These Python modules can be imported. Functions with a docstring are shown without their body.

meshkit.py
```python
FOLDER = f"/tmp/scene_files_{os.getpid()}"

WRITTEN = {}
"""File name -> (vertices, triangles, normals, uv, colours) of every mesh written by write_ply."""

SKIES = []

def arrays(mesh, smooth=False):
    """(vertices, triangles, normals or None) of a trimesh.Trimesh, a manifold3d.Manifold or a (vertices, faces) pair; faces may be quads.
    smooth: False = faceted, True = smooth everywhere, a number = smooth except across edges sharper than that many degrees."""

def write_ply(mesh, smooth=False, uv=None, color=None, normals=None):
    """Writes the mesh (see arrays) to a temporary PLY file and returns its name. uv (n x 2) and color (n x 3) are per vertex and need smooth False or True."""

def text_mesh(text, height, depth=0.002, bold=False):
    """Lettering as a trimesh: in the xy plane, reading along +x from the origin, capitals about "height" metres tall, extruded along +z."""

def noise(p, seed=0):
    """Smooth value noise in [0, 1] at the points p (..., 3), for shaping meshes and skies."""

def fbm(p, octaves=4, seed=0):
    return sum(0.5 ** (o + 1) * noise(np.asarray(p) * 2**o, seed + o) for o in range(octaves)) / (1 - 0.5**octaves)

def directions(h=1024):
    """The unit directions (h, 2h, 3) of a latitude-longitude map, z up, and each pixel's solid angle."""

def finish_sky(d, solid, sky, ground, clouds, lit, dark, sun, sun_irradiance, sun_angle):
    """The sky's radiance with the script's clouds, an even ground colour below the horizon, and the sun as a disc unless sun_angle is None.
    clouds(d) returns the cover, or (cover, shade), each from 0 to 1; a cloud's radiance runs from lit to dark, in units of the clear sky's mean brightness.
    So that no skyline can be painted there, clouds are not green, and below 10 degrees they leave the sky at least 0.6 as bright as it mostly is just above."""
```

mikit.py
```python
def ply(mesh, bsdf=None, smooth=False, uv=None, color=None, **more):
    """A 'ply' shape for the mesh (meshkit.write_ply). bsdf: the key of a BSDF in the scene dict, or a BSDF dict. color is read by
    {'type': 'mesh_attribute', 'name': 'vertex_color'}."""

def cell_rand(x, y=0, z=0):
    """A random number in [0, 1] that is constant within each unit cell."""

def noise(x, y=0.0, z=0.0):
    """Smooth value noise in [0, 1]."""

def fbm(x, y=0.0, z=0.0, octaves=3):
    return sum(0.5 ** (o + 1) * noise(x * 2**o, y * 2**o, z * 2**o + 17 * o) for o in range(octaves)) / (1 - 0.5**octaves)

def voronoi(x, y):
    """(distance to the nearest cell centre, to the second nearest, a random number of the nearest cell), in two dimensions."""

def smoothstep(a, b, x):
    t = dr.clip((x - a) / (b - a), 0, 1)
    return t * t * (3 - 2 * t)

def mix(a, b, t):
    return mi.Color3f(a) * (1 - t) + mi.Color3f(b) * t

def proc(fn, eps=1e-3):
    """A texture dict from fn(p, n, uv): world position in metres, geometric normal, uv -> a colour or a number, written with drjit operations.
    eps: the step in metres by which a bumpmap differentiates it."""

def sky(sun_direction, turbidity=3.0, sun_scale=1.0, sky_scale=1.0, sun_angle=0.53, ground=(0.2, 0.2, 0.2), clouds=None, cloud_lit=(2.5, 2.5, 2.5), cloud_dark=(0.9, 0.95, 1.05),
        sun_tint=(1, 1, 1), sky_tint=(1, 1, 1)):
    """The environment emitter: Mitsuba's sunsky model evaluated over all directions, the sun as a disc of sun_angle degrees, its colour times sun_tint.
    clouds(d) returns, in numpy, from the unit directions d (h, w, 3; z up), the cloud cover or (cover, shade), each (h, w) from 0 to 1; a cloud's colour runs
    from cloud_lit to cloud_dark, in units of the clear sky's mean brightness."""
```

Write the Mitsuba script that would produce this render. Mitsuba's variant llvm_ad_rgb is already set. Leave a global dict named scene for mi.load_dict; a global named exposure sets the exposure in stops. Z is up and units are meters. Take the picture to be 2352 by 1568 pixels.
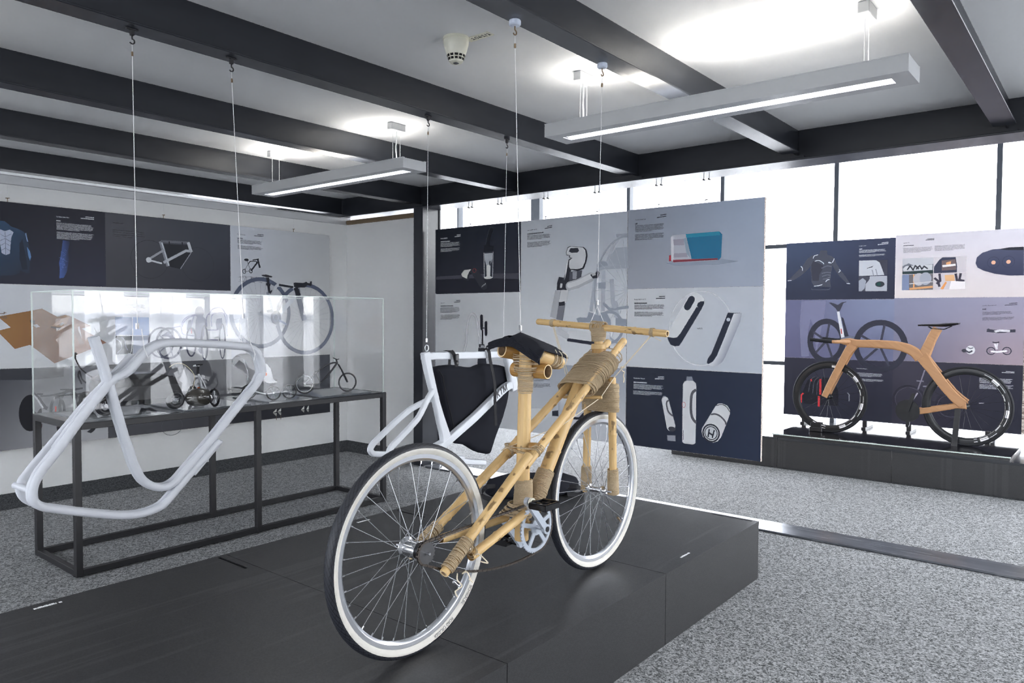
import math, random
import numpy as np
import trimesh
import drjit as dr
import mitsuba as mi
import mikit
import meshkit
from manifold3d import CrossSection
from shapely.geometry import Polygon, LineString, Point
from shapely.ops import unary_union

T = mi.ScalarTransform4f
PI = math.pi
rng = np.random.default_rng(7)
scene, labels = {}, {}

# ---------------------------------------------------------------- camera, sky, exposure
CAM = [0.0, 0.0, 1.43]
scene['camera'] = {'type': 'perspective', 'fov': 69.112, 'fov_axis': 'x', 'near_clip': 0.05, 'far_clip': 400.0,
                   'to_world': T().look_at(origin=CAM, target=[0.775, 0.631, 1.3947], up=[0.0242, 0.0262, 0.9994])}
exposure = 0.7
SKY_GAIN, LAMP_UP, LAMP_DOWN = 38.0, 24.0, 7.0
scene['sky'] = mikit.sky([0.5, -0.6, 0.62], turbidity=6.0, sun_scale=0.0, sky_scale=SKY_GAIN, ground=(0.45, 0.46, 0.48),
                         clouds=lambda d: np.full(d.shape[:2], 0.93), cloud_lit=(1.0, 1.03, 1.09), cloud_dark=(1.0, 1.03, 1.09), sky_tint=(1, 1, 1))


# ---------------------------------------------------------------- helpers
def lin(r, g, b):
    out = []
    for c in (r, g, b):
        c /= 255.0
        out.append(c / 12.92 if c <= 0.04045 else ((c + 0.055) / 1.055) ** 2.4)
    return out


def rgb(c):
    return {'type': 'rgb', 'value': [float(x) for x in c]}


def mat(name, c, rough=0.5, metallic=0.0, two=True, spec=0.5, **kw):
    tex = c if isinstance(c, dict) else rgb(c)
    b = {'type': 'principled', 'base_color': tex, 'roughness': rough, 'metallic': metallic, 'specular': spec, **kw}
    scene[name] = {'type': 'twosided', 'bsdf': b} if two else b
    return name


def bumped(name, c, fn, scale, rough=0.6, eps=1e-3, **kw):
    tex = c if isinstance(c, dict) else rgb(c)
    inner = {'type': 'principled', 'base_color': tex, 'roughness': rough, **kw}
    scene[name] = {'type': 'twosided', 'bsdf': {'type': 'bumpmap', 'arbitrary': mikit.proc(fn, eps), 'scale': scale, 'bsdf': inner}}
    return name


taken = {}


def fresh(key):
    n = taken.get(key, -1) + 1
    taken[key] = n
    return key if n == 0 else '%s_%03d' % (key, n)


def obj(name, mesh, bsdf, parent=None, smooth=False, uv=None, color=None, label=None, cat=None, group=None, kind=None, emit=None):
    key = fresh((parent + '__' if parent else '') + name)
    d = mesh if isinstance(mesh, dict) else mikit.ply(mesh, bsdf, smooth=smooth, uv=uv, color=color)
    if emit is not None:
        d['emitter'] = {'type': 'area', 'radiance': rgb(emit)}
    scene[key] = d
    tag(key, label, cat, group, kind)
    return key


def tag(key, label=None, cat=None, group=None, kind=None):
    e = {k: v for k, v in dict(label=label, category=cat, group=group, kind=kind).items() if v}
    if e:
        labels.setdefault(key, {}).update(e)
    return key


def thing(name, label, cat, group=None):
    return tag(fresh(name), label, cat, group)


def cat_mesh(ms):
    return trimesh.util.concatenate([m if isinstance(m, trimesh.Trimesh) else trimesh.Trimesh(*m, process=False) for m in ms])


def box(x0, x1, y0, y1, z0, z1, r=0.0):
    lo, hi = np.minimum([x0, y0, z0], [x1, y1, z1]), np.maximum([x0, y0, z0], [x1, y1, z1])
    if r <= 0:
        m = trimesh.creation.box(extents=hi - lo)
        m.apply_translation((lo + hi) / 2)
        return m
    r = min(r, 0.45 * (hi - lo).min())
    pts = []
    for sx in (0, 1):
        for sy in (0, 1):
            for sz in (0, 1):
                c = np.where([sx, sy, sz], hi, lo)
                s = np.where([sx, sy, sz], -1, 1)
                for k in range(3):
                    p = c + s * r
                    p[k] = c[k]
                    pts.append(p)
    return trimesh.convex.convex_hull(np.array(pts))


def unit(v):
    v = np.asarray(v, float)
    return v / (np.linalg.norm(v) + 1e-12)


def frames(p, up=None, closed=False):
    p = np.asarray(p, float)
    if closed:
        t = np.roll(p, -1, 0) - np.roll(p, 1, 0)
    else:
        t = np.gradient(p, axis=0)
    t /= np.linalg.norm(t, axis=1, keepdims=True) + 1e-12
    if up is not None:
        u = np.asarray(up, float)[None] - (t @ np.asarray(up, float))[:, None] * t
        u /= np.linalg.norm(u, axis=1, keepdims=True) + 1e-12
        return t, u, np.cross(t, u)
    a = np.array([0, 0, 1.0]) if abs(t[0][2]) < 0.9 else np.array([1.0, 0, 0])
    u0 = unit(np.cross(t[0], a))
    us = [u0]
    for i in range(1, len(p)):
        u = us[-1] - (us[-1] @ t[i]) * t[i]
        us.append(unit(u))
    u = np.array(us)
    return t, u, np.cross(t, u)


def loft(rings, closed=False, caps=True):
    """rings (k, n, 3): a skin through equal rings of points."""
    rings = np.asarray(rings, float)
    k, n = rings.shape[:2]
    f = []
    j = np.arange(n)
    for i in range(k if closed else k - 1):
        a, b = i * n, ((i + 1) % k) * n
        f += [np.stack([a + j, a + (j + 1) % n, b + (j + 1) % n], 1), np.stack([a + j, b + (j + 1) % n, b + j], 1)]
    v = rings.reshape(-1, 3)
    f = np.vstack(f)
    if caps and not closed:
        c0, c1 = len(v), len(v) + 1
        v = np.vstack([v, rings[0].mean(0), rings[-1].mean(0)])
        f = np.vstack([f, np.stack([np.full(n, c0), (j + 1) % n, j], 1), np.stack([np.full(n, c1), (k - 1) * n + j, (k - 1) * n + (j + 1) % n], 1)])
    return trimesh.Trimesh(v, f, process=False)


def tube(p, r, n=10, closed=False, caps=True, up=None):
    p = np.asarray(p, float)
    _, u, w = frames(p, up, closed)
    r = np.broadcast_to(np.asarray(r, float), (len(p),))
    a = np.arange(n) * 2 * PI / n
    rings = p[:, None] + r[:, None, None] * (np.cos(a)[None, :, None] * u[:, None] + np.sin(a)[None, :, None] * w[:, None])
    return loft(rings[:, ::-1] if False else rings, closed, caps)


def rounded_section(w, h, r, seg=3):
    """Outline of a w x h rectangle with rounded corners, counter-clockwise."""
    r = min(r, 0.499 * min(w, h))
    out = []
    for cx, cy, a0 in ((w / 2 - r, h / 2 - r, 0), (-w / 2 + r, h / 2 - r, 90), (-w / 2 + r, -h / 2 + r, 180), (w / 2 - r, -h / 2 + r, 270)):
        for i in range(seg + 1):
            a = math.radians(a0 + 90 * i / seg)
            out.append((cx + r * math.cos(a), cy + r * math.sin(a)))
    return np.array(out)


def bar(p, w, h, r=0.006, up=(0, 1, 0), closed=False, seg=3, caps=True):
    """A rounded rectangular bar along p; h is measured along up, w across. w and h may change along p."""
    p = np.asarray(p, float)
    t, u, s = frames(p, up, closed)
    w = np.broadcast_to(np.asarray(w, float), (len(p),))
    h = np.broadcast_to(np.asarray(h, float), (len(p),))
    rings = []
    for i in range(len(p)):
        q = rounded_section(w[i], h[i], r, seg)
        rings.append(p[i] + q[:, :1] * s[i] + q[:, 1:] * u[i])
    return loft(np.array(rings)[:, ::-1], closed, caps)


def fillet(pts, rad, n=6, closed=False):
    """Polyline with its corners rounded (any dimension)."""
    pts = [np.asarray(q, float) for q in pts]
    m = len(pts)
    rad = [rad] * m if np.isscalar(rad) else rad
    out = []
    for i in range(m):
        if not closed and i in (0, m - 1):
            out.append(pts[i])
            continue
        a, b, c = pts[i - 1], pts[i], pts[(i + 1) % m]
        d0, d1 = np.linalg.norm(a - b), np.linalg.norm(c - b)
        r = min(rad[i], 0.48 * d0, 0.48 * d1)
        p0, p1 = b + (a - b) / d0 * r, b + (c - b) / d1 * r
        for k in range(n + 1):
            s = k / n
            out.append((1 - s) ** 2 * p0 + 2 * s * (1 - s) * b + s * s * p1)
    return np.array(out)


def spline(pts, n=8):
    """Catmull-Rom through the points."""
    p = np.asarray(pts, float)
    p = np.vstack([2 * p[0] - p[1], p, 2 * p[-1] - p[-2]])
    out = []
    for i in range(1, len(p) - 2):
        for s in np.arange(n) / n:
            a, b, c, d = p[i - 1:i + 3]
            out.append(0.5 * (2 * b + (c - a) * s + (2 * a - 5 * b + 4 * c - d) * s * s + (3 * b - a - 3 * c + d) * s ** 3))
    return np.array(out + [p[-2]])


def dense(p, step):
    p = np.asarray(p, float)
    out = [p[0]]
    for a, b in zip(p[:-1], p[1:]):
        k = max(1, int(np.linalg.norm(b - a) / step))
        out += [a + (b - a) * (i + 1) / k for i in range(k)]
    return np.array(out)


def lathe(profile, n=24, axis='z', at=(0, 0, 0), uvs=False, closed_profile=False):
    """profile [(radius, height)...] turned about the axis through at. Returns mesh (and uv: angle fraction, profile fraction)."""
    pr = np.asarray(profile, float)
    if closed_profile:
        pr = np.vstack([pr, pr[:1]])
    k = len(pr)
    m = n + 1 if uvs else n
    a = np.arange(m) * 2 * PI / n
    v = np.stack([np.outer(np.cos(a), pr[:, 0]), np.outer(np.sin(a), pr[:, 0]), np.tile(pr[:, 1], (m, 1))], -1)
    i, j = np.meshgrid(np.arange(n), np.arange(k - 1), indexing='ij')
    i2 = (i + 1) if uvs else (i + 1) % n
    q = np.stack([i * k + j, i2 * k + j, i2 * k + j + 1, i * k + j + 1], -1).reshape(-1, 4)
    f = np.vstack([q[:, [0, 1, 2]], q[:, [0, 2, 3]]])
    v = v.reshape(-1, 3)
    if not isinstance(axis, str):
        z = unit(axis)
        x = unit(np.cross([0, 0, 1.0] if abs(z[2]) < 0.9 else [1.0, 0, 0], z))
        v = v[:, :1] * x + v[:, 1:2] * np.cross(z, x) + v[:, 2:] * z
    elif axis == 'y':
        v = np.stack([v[:, 0], v[:, 2], -v[:, 1]], 1)
    elif axis == 'x':
        v = np.stack([v[:, 2], v[:, 0], v[:, 1]], 1)
    v = v + np.asarray(at, float)
    mesh = trimesh.Trimesh(v, f, process=False)
    if uvs:
        s = np.concatenate([[0], np.cumsum(np.linalg.norm(np.diff(pr, axis=0), axis=1))])
        uv = np.stack([np.repeat(np.arange(m) / n, k), np.tile(s, m)], 1)
        return mesh, uv
    return mesh


def prism(poly, plane, c0, c1, holes=None):
    """A flat outline with thickness: plane 'y' takes (x, z) points between y = c0 and c1; 'x' takes (y, z); 'z' takes (x, y)."""
    P = poly if isinstance(poly, Polygon) else Polygon(poly, holes)
    P = P.buffer(0)
    gs = getattr(P, 'geoms', [P])
    ms = []
    for g in gs:
        m = trimesh.creation.extrude_polygon(g, abs(c1 - c0), engine='earcut')
        v = m.vertices.copy()
        lo = min(c0, c1)
        if plane == 'y':
            v = np.stack([v[:, 0], lo + v[:, 2], v[:, 1]], 1)
            m = trimesh.Trimesh(v, m.faces[:, ::-1], process=False)
        elif plane == 'x':
            m = trimesh.Trimesh(np.stack([lo + v[:, 2], v[:, 0], v[:, 1]], 1), m.faces, process=False)
        else:
            m = trimesh.Trimesh(np.stack([v[:, 0], v[:, 1], lo + v[:, 2]], 1), m.faces, process=False)
        ms.append(m)
    return cat_mesh(ms)


def rod(a, b, r, n=8):
    return tube([a, b], r, n)


def in_y(pts, y):
    return [np.array([a, y, b]) for a, b in pts]


def moved(m, M):
    m = m.copy()
    m.apply_transform(M)
    return m

# ---------------------------------------------------------------- materials
def carpet_colour(p, n, uv):
    a = mikit.noise(p.x * 210, p.y * 210, p.z * 210)
    b = mikit.noise(p.x * 95 + 7, p.y * 95, p.z * 95)
    c = mikit.fbm(p.x * 1.7, p.y * 1.7, p.z * 1.7)
    t = dr.clip(0.62 * mikit.smoothstep(0.25, 0.75, a) + 0.38 * mikit.smoothstep(0.3, 0.7, b), 0, 1)
    return mikit.mix([0.075, 0.078, 0.08], [0.36, 0.365, 0.37], t) * (0.93 + 0.14 * c)


bumped('carpet', mikit.proc(carpet_colour), lambda p, n, uv: mikit.noise(p.x * 160, p.y * 160, p.z * 160), 0.003, rough=0.95, specular=0.1)


def skirting_colour(p, n, uv):
    a = mikit.noise(p.x * 150, p.y * 150, p.z * 150)
    return mikit.mix([0.022, 0.024, 0.026], [0.10, 0.105, 0.11], a)


mat('carpet_edge', mikit.proc(skirting_colour), 0.95, spec=0.1)
mat('wall_paint', [0.72, 0.725, 0.72], 0.75, spec=0.2)
mat('ceiling_paint', [0.62, 0.63, 0.64], 0.8, spec=0.15)


def steel_paint(p, n, uv):
    a = mikit.fbm(p.x * 3, p.y * 3, p.z * 9)
    return mikit.mix([0.014, 0.016, 0.021], [0.024, 0.027, 0.034], a)


bumped('beam_paint', mikit.proc(steel_paint), lambda p, n, uv: mikit.fbm(p.x * 70, p.y * 70, p.z * 70), 0.0004, rough=0.3, specular=0.6)


def board_top(p, n, uv):
    a = mikit.fbm(p.x * 2.3, p.y * 0.9, 3.0)
    b = mikit.noise(p.x * 260, p.y * 260, p.z * 260)
    s = mikit.smoothstep(0.62, 0.70, mikit.fbm(p.x * 1.1 + 9, p.y * 26, 1.0)) * mikit.smoothstep(0.5, 0.7, mikit.noise(p.x * 2, p.y * 2, 4.0))
    return mikit.mix([0.020, 0.0205, 0.022], [0.030, 0.030, 0.031], a) * (0.85 + 0.3 * b) + 0.006 * s


mat('black_board', mikit.proc(board_top), 0.42, spec=0.5)
mat('black_gap', [0.003, 0.003, 0.004], 0.8)
mat('black_metal', [0.018, 0.018, 0.02], 0.42)
mat('black_plastic', [0.012, 0.012, 0.014], 0.3)
mat('gloss_black', [0.006, 0.006, 0.007], 0.08, spec=0.6)
mat('grey_metal', [0.23, 0.24, 0.26], 0.35, 0.6)
mat('lamp_shell', [0.50, 0.51, 0.52], 0.4, 0.25)
mat('louvre_metal', [0.8, 0.82, 0.86], 0.18, 0.9)
mat('cream_plastic', [0.70, 0.69, 0.58], 0.35)
mat('white_plastic', [0.75, 0.76, 0.78], 0.35)
mat('pale_blue_plastic', [0.62, 0.68, 0.80], 0.35)
mat('white_letter', [0.85, 0.85, 0.86], 0.6)
mat('black_letter', [0.02, 0.02, 0.025], 0.5)
mat('wire_white', [0.8, 0.8, 0.8], 0.4)
mat('steel', [0.62, 0.63, 0.65], 0.28, 0.95)
mat('chrome', [0.80, 0.81, 0.83], 0.12, 1.0)
mat('dark_steel', [0.12, 0.12, 0.125], 0.35, 0.8)
mat('alloy', [0.66, 0.68, 0.71], 0.3, 0.85)
mat('rubber', [0.012, 0.013, 0.016], 0.55, spec=0.3)
mat('whitewall', [0.56, 0.54, 0.49], 0.55)
mat('bronze', [0.22, 0.16, 0.10], 0.4, 0.6)
mat('red_plastic', [0.62, 0.05, 0.04], 0.4)
mat('orange_plastic', [0.75, 0.16, 0.03], 0.4)
mat('green_plastic', [0.0, 0.30, 0.24], 0.35)
mat('blue_plastic', [0.03, 0.09, 0.30], 0.45)
mat('grey_silver', [0.44, 0.48, 0.54], 0.35, 0.3)
scene['clear_sheet'] = {'type': 'thindielectric', 'int_ior': 1.49}
scene['window_glass'] = {'type': 'thindielectric', 'int_ior': 1.5}
mat('sheet_edge', [0.62, 0.70, 0.66], 0.15, spec=0.8)
scene['print'] = {'type': 'twosided', 'bsdf': {'type': 'principled', 'base_color': {'type': 'mesh_attribute', 'name': 'vertex_color'}, 'roughness': 0.5, 'specular': 0.3}}


def comb_edge(p, n, uv):
    c = mikit.noise(p.y * 60, p.z * 330, p.x * 200)
    return mikit.mix([0.16, 0.12, 0.10], [0.62, 0.56, 0.50], mikit.smoothstep(0.3, 0.62, c))


mat('honeycomb_edge', mikit.proc(comb_edge), 0.9, spec=0.1)


def strip_colour(p, n, uv):
    a = mikit.fbm(p.x * 14, p.y * 3, 2.0)
    s = mikit.smoothstep(0.60, 0.72, mikit.fbm(p.x * 60, p.y * 7, 5.0))
    return mikit.mix([0.10, 0.11, 0.125], [0.17, 0.18, 0.20], a) + 0.07 * s


mat('floor_strip', mikit.proc(strip_colour), 0.22, 0.55)
mat('mullion_paint', [0.035, 0.045, 0.06], 0.4)
mat('pavement', [0.42, 0.42, 0.42], 0.9)


def cloth_bump(p, n, uv):
    return 0.5 * mikit.noise(p.x * 500, p.y * 500, p.z * 500) + 0.5 * mikit.fbm(p.x * 30, p.y * 30, p.z * 30)


bumped('black_fabric', [0.013, 0.014, 0.019], cloth_bump, 0.0015, rough=0.9, sheen=0.15, specular=0.15)
mat('black_webbing', [0.008, 0.008, 0.010], 0.6, spec=0.25)
mat('satin_black_top', [0.02, 0.022, 0.026], 0.13, spec=0.7)


def bamboo_colour(p, n, uv):
    a = mikit.fbm(uv.x * 9 + p.y * 3, uv.y * 11, 1.0)
    fine = mikit.noise(uv.x * 90, uv.y * 14, 4.0)
    st = mikit.smoothstep(0.66, 0.78, mikit.fbm(uv.x * 5 + 11, uv.y * 26, p.x * 2))
    c = mikit.mix([0.40, 0.235, 0.085], [0.66, 0.46, 0.21], 0.25 + 0.6 * a + 0.2 * fine)
    return mikit.mix(c, [0.10, 0.055, 0.025], 0.75 * st)


mat('bamboo', mikit.proc(bamboo_colour), 0.42, spec=0.4)


def bamboo_dark_colour(p, n, uv):
    a = mikit.fbm(uv.x * 8, uv.y * 9, 1.0)
    fine = mikit.noise(uv.x * 80, uv.y * 12, 4.0)
    return mikit.mix([0.24, 0.115, 0.03], [0.50, 0.29, 0.09], 0.6 * a + 0.3 * fine)


mat('bamboo_brown', mikit.proc(bamboo_dark_colour), 0.4, spec=0.4)
mat('bamboo_cut', [0.66, 0.50, 0.29], 0.7, spec=0.2)
mat('bamboo_bore', [0.30, 0.20, 0.12], 0.8, spec=0.1)


def twine_colour(p, n, uv):
    a = mikit.noise(p.x * 350, p.y * 350, p.z * 350)
    b = mikit.fbm(p.x * 25, p.y * 25, p.z * 25)
    return mikit.mix([0.27, 0.19, 0.105], [0.52, 0.42, 0.285], 0.45 * a + 0.55 * b)


mat('twine', mikit.proc(twine_colour), 0.9, spec=0.1)
mat('pale_string', [0.70, 0.62, 0.48], 0.85, spec=0.1)


def tread_colour(p, n, uv):
    # chevron grooves of the tyre: uv.x runs round the wheel, uv.y across the tread in metres
    s = dr.abs(uv.y - 0.0315)
    k = uv.x * 84 + s * 95
    g = dr.abs(k - dr.floor(k) - 0.5)
    k2 = uv.x * 84 - s * 55 + 0.3
    g2 = dr.abs(k2 - dr.floor(k2) - 0.5)
    line = mikit.smoothstep(0.10, 0.04, g) + 0.7 * mikit.smoothstep(0.08, 0.03, g2) * mikit.smoothstep(0.012, 0.018, s)
    return mikit.mix([0.020, 0.022, 0.028], [0.003, 0.003, 0.004], dr.clip(line, 0, 1))


mat('tyre_tread', mikit.proc(tread_colour), 0.5, spec=0.35)

# ---------------------------------------------------------------- the room
ZC, ZROOF = 2.645, 3.5
XB, XW, YS, YN = -3.2, 8.4, -2.6, 9.6


def struct(name, mesh, m, label=None, **kw):
    return obj(name, mesh, m, kind='structure', label=label, **kw)


struct('floor', box(XB, XW, YS, YN, -0.1, 0), 'carpet', 'grey speckled carpet floor')
struct('ceiling', box(XB, 4.98, YS, YN, ZC, ZC + 0.12), 'ceiling_paint', 'white ceiling between the dark steel beams')
struct('ceiling', box(4.98, XW, YS, YN, ZROOF, ZROOF + 0.12), 'ceiling_paint', 'high ceiling over the window bay beyond the big beam')
struct('wall_fascia', box(4.985, 5.04, YS, YN, ZC + 0.02, ZROOF), 'wall_paint', 'upstand wall above the big beam')
struct('wall_back', box(XB - 0.15, XB, YS, YN, 0, 0.75), 'wall_paint', 'white sill wall behind the camera')
struct('wall_back_top', box(XB - 0.15, XB, YS, YN, 2.35, ZC), 'wall_paint', 'white lintel behind the camera')
w4 = struct('window_4', trimesh.Trimesh([[XB - 0.05, YN, 0.75], [XB - 0.05, YS, 0.75], [XB - 0.05, YS, 2.35], [XB - 0.05, YN, 2.35]], [[0, 1, 2], [0, 2, 3]], process=False), 'window_glass', 'window band behind the camera')
for y in (-2.5, -1.0, 0.5, 2.0, 3.5, 5.0):
    obj('pier', box(XB - 0.14, XB, y - 0.07, y + 0.07, 0.75, 2.35), 'wall_paint', w4)
struct('wall_left', box(XB, 4.975, 6.23, 6.28, 0, 2.425), 'wall_paint', 'white partition wall carrying the poster wall')
struct('wall_return', box(4.924, 4.975, 5.18, 6.23, 0, 2.40), 'wall_paint', 'short white wall between the poster wall and the steel column')
struct('wall_north', box(XB, 4.98, YN, YN + 0.15, 0, ZC), 'wall_paint', 'white wall behind the partition')
struct('baseboard_left', box(XB, 4.924, 6.218, 6.23, 0, 0.115), 'carpet_edge', 'dark carpet skirting along the poster wall')
struct('baseboard_return', box(4.912, 4.924, 5.18, 6.218, 0, 0.115), 'carpet_edge', 'dark carpet skirting under the short white wall')
struct('trim_1', box(XB, 4.92, 6.205, 6.229, 2.352, 2.418, 0.004), 'lamp_shell', 'grey picture rail along the top of the poster wall')
struct('trim_2', box(4.893, 4.923, 5.18, 6.2, 2.352, 2.395, 0.004), 'bronze', 'brown rail along the top of the short white wall')
struct('threshold_strip', box(4.855, 5.10, YS, 5.0, 0, 0.014, 0.006), 'floor_strip', 'grey metal cover strip across the carpet under the big beam')

# the big beam: an I section across the room, and its column
YBEAM0, YBEAM1 = YS, 9.0
b = struct('beam', box(4.983, 4.993, YBEAM0, YBEAM1, 2.44, ZC + 0.02), 'beam_paint', 'deep dark steel beam across the room in front of the windows')
obj('flange', box(4.86, 5.115, YBEAM0, YBEAM1, 2.43, 2.443, 0.003), 'beam_paint', b)
obj('flange', box(4.86, 5.115, YBEAM0, YBEAM1, ZC + 0.004, ZC + 0.02, 0.002), 'beam_paint', b)
for yj in (0.505, 1.655, 2.838, 4.01, 5.185):
    obj('web_stiffener', box(4.955, 4.983, yj - 0.05, yj + 0.05, 2.443, 2.474), 'beam_paint', b)
c = struct('column', box(4.875, 4.888, 5.05, 5.172, 0, 2.43), 'beam_paint', 'dark steel column at the end of the short white wall')
obj('flange', box(5.098, 5.111, 5.05, 5.172, 0, 2.43), 'beam_paint', c)
obj('web', box(4.888, 5.098, 5.062, 5.072, 0, 2.43), 'beam_paint', c)

# joists
def joist(yj, label, x1=4.978):
    k = struct('joist', box(XB, x1, yj - 0.004, yj + 0.004, 2.483, ZC + 0.01), 'beam_paint', label)
    obj('flange', box(XB, x1 - 0.12, yj - 0.055, yj + 0.055, 2.475, 2.484, 0.002), 'beam_paint', k)
    obj('flange', box(XB, x1, yj - 0.055, yj + 0.055, ZC + 0.001, ZC + 0.012), 'beam_paint', k)
    return k


joist(0.505, 'dark steel joist at the far right with a reddish sheen')
joist(1.655, 'dark steel joist over the bamboo bicycle')
joist(2.838, 'dark steel joist over the two hanging bicycle frames')
joist(4.01, 'dark steel joist over the display case')
joist(5.185, 'dark steel joist just in front of the poster wall')
joist(6.38, 'dark steel joist behind the top of the poster wall')
joist(-0.66, 'dark steel joist outside the frame to the right')
joist(-1.82, 'dark steel joist along the side windows')

# glazing: the window wall beyond the beam, the side windows and the pane behind the partition
mull = [-2.6, -2.03, -0.565, 0.9, 2.364, 3.64, 4.904, 6.407, 7.9, 9.55]
w = struct('window_1', box(XW, XW + 0.06, YS, YN, 0, 0.05), 'mullion_paint', 'tall glazed wall behind the boards')
for y in mull:
    wd = 0.075 if y == 6.407 else 0.022
    obj('mullion', box(XW - 0.03, XW + 0.06, y - wd, y + wd, 0, ZROOF), 'mullion_paint', w)
for z in (0.906, 2.216, ZROOF - 0.03):
    obj('transom', box(XW - 0.02, XW + 0.05, YS, YN, z - 0.02, z + 0.02), 'mullion_paint', w)
for a, bb in zip(mull[:-1], mull[1:]):
    for z0, z1 in ((0.05, 0.886), (0.926, 2.196), (2.236, ZROOF - 0.05)):
        if bb - a > 0.1:
            obj('pane', trimesh.Trimesh([[XW + 0.02, a, z0], [XW + 0.02, bb, z0], [XW + 0.02, bb, z1], [XW + 0.02, a, z1]], [[0, 1, 2], [0, 2, 3]], process=False), 'window_glass', w)
s = struct('window_2', box(2.0, XW, YS - 0.06, YS, 0, 0.06), 'mullion_paint', 'side windows with white piers, seen only as a reflection in the display case')
piers = [2.0, 4.15, 5.05, 6.0, 6.95, 7.75, 8.4]
for x in piers:
    obj('pier', box(x - 0.14, x + 0.14, YS - 0.2, YS + 0.02, 0, ZC if x < 4.98 else ZROOF), 'wall_paint', s)
for a, bb in zip(piers[:-1], piers[1:]):
    z1 = ZC if bb < 5.1 else ZROOF
    obj('pane', trimesh.Trimesh([[a, YS - 0.05, 0.06], [bb, YS - 0.05, 0.06], [bb, YS - 0.05, z1], [a, YS - 0.05, z1]], [[0, 1, 2], [0, 2, 3]], process=False), 'window_glass', s)
struct('wall_side', box(XB, 2.0, YS - 0.2, YS, 0, ZC), 'wall_paint', 'white wall to the right of the camera')
struct('window_3', trimesh.Trimesh([[4.98, YN, 0], [XW, YN, 0], [XW, YN, ZROOF], [4.98, YN, ZROOF]], [[0, 1, 2], [0, 2, 3]], process=False), 'window_glass', 'glass end of the window bay')

# outdoors
struct('ground', box(-60, 160, -120, 140, -0.45, -0.3), 'pavement', 'pale paved ground outside the windows')

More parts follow.
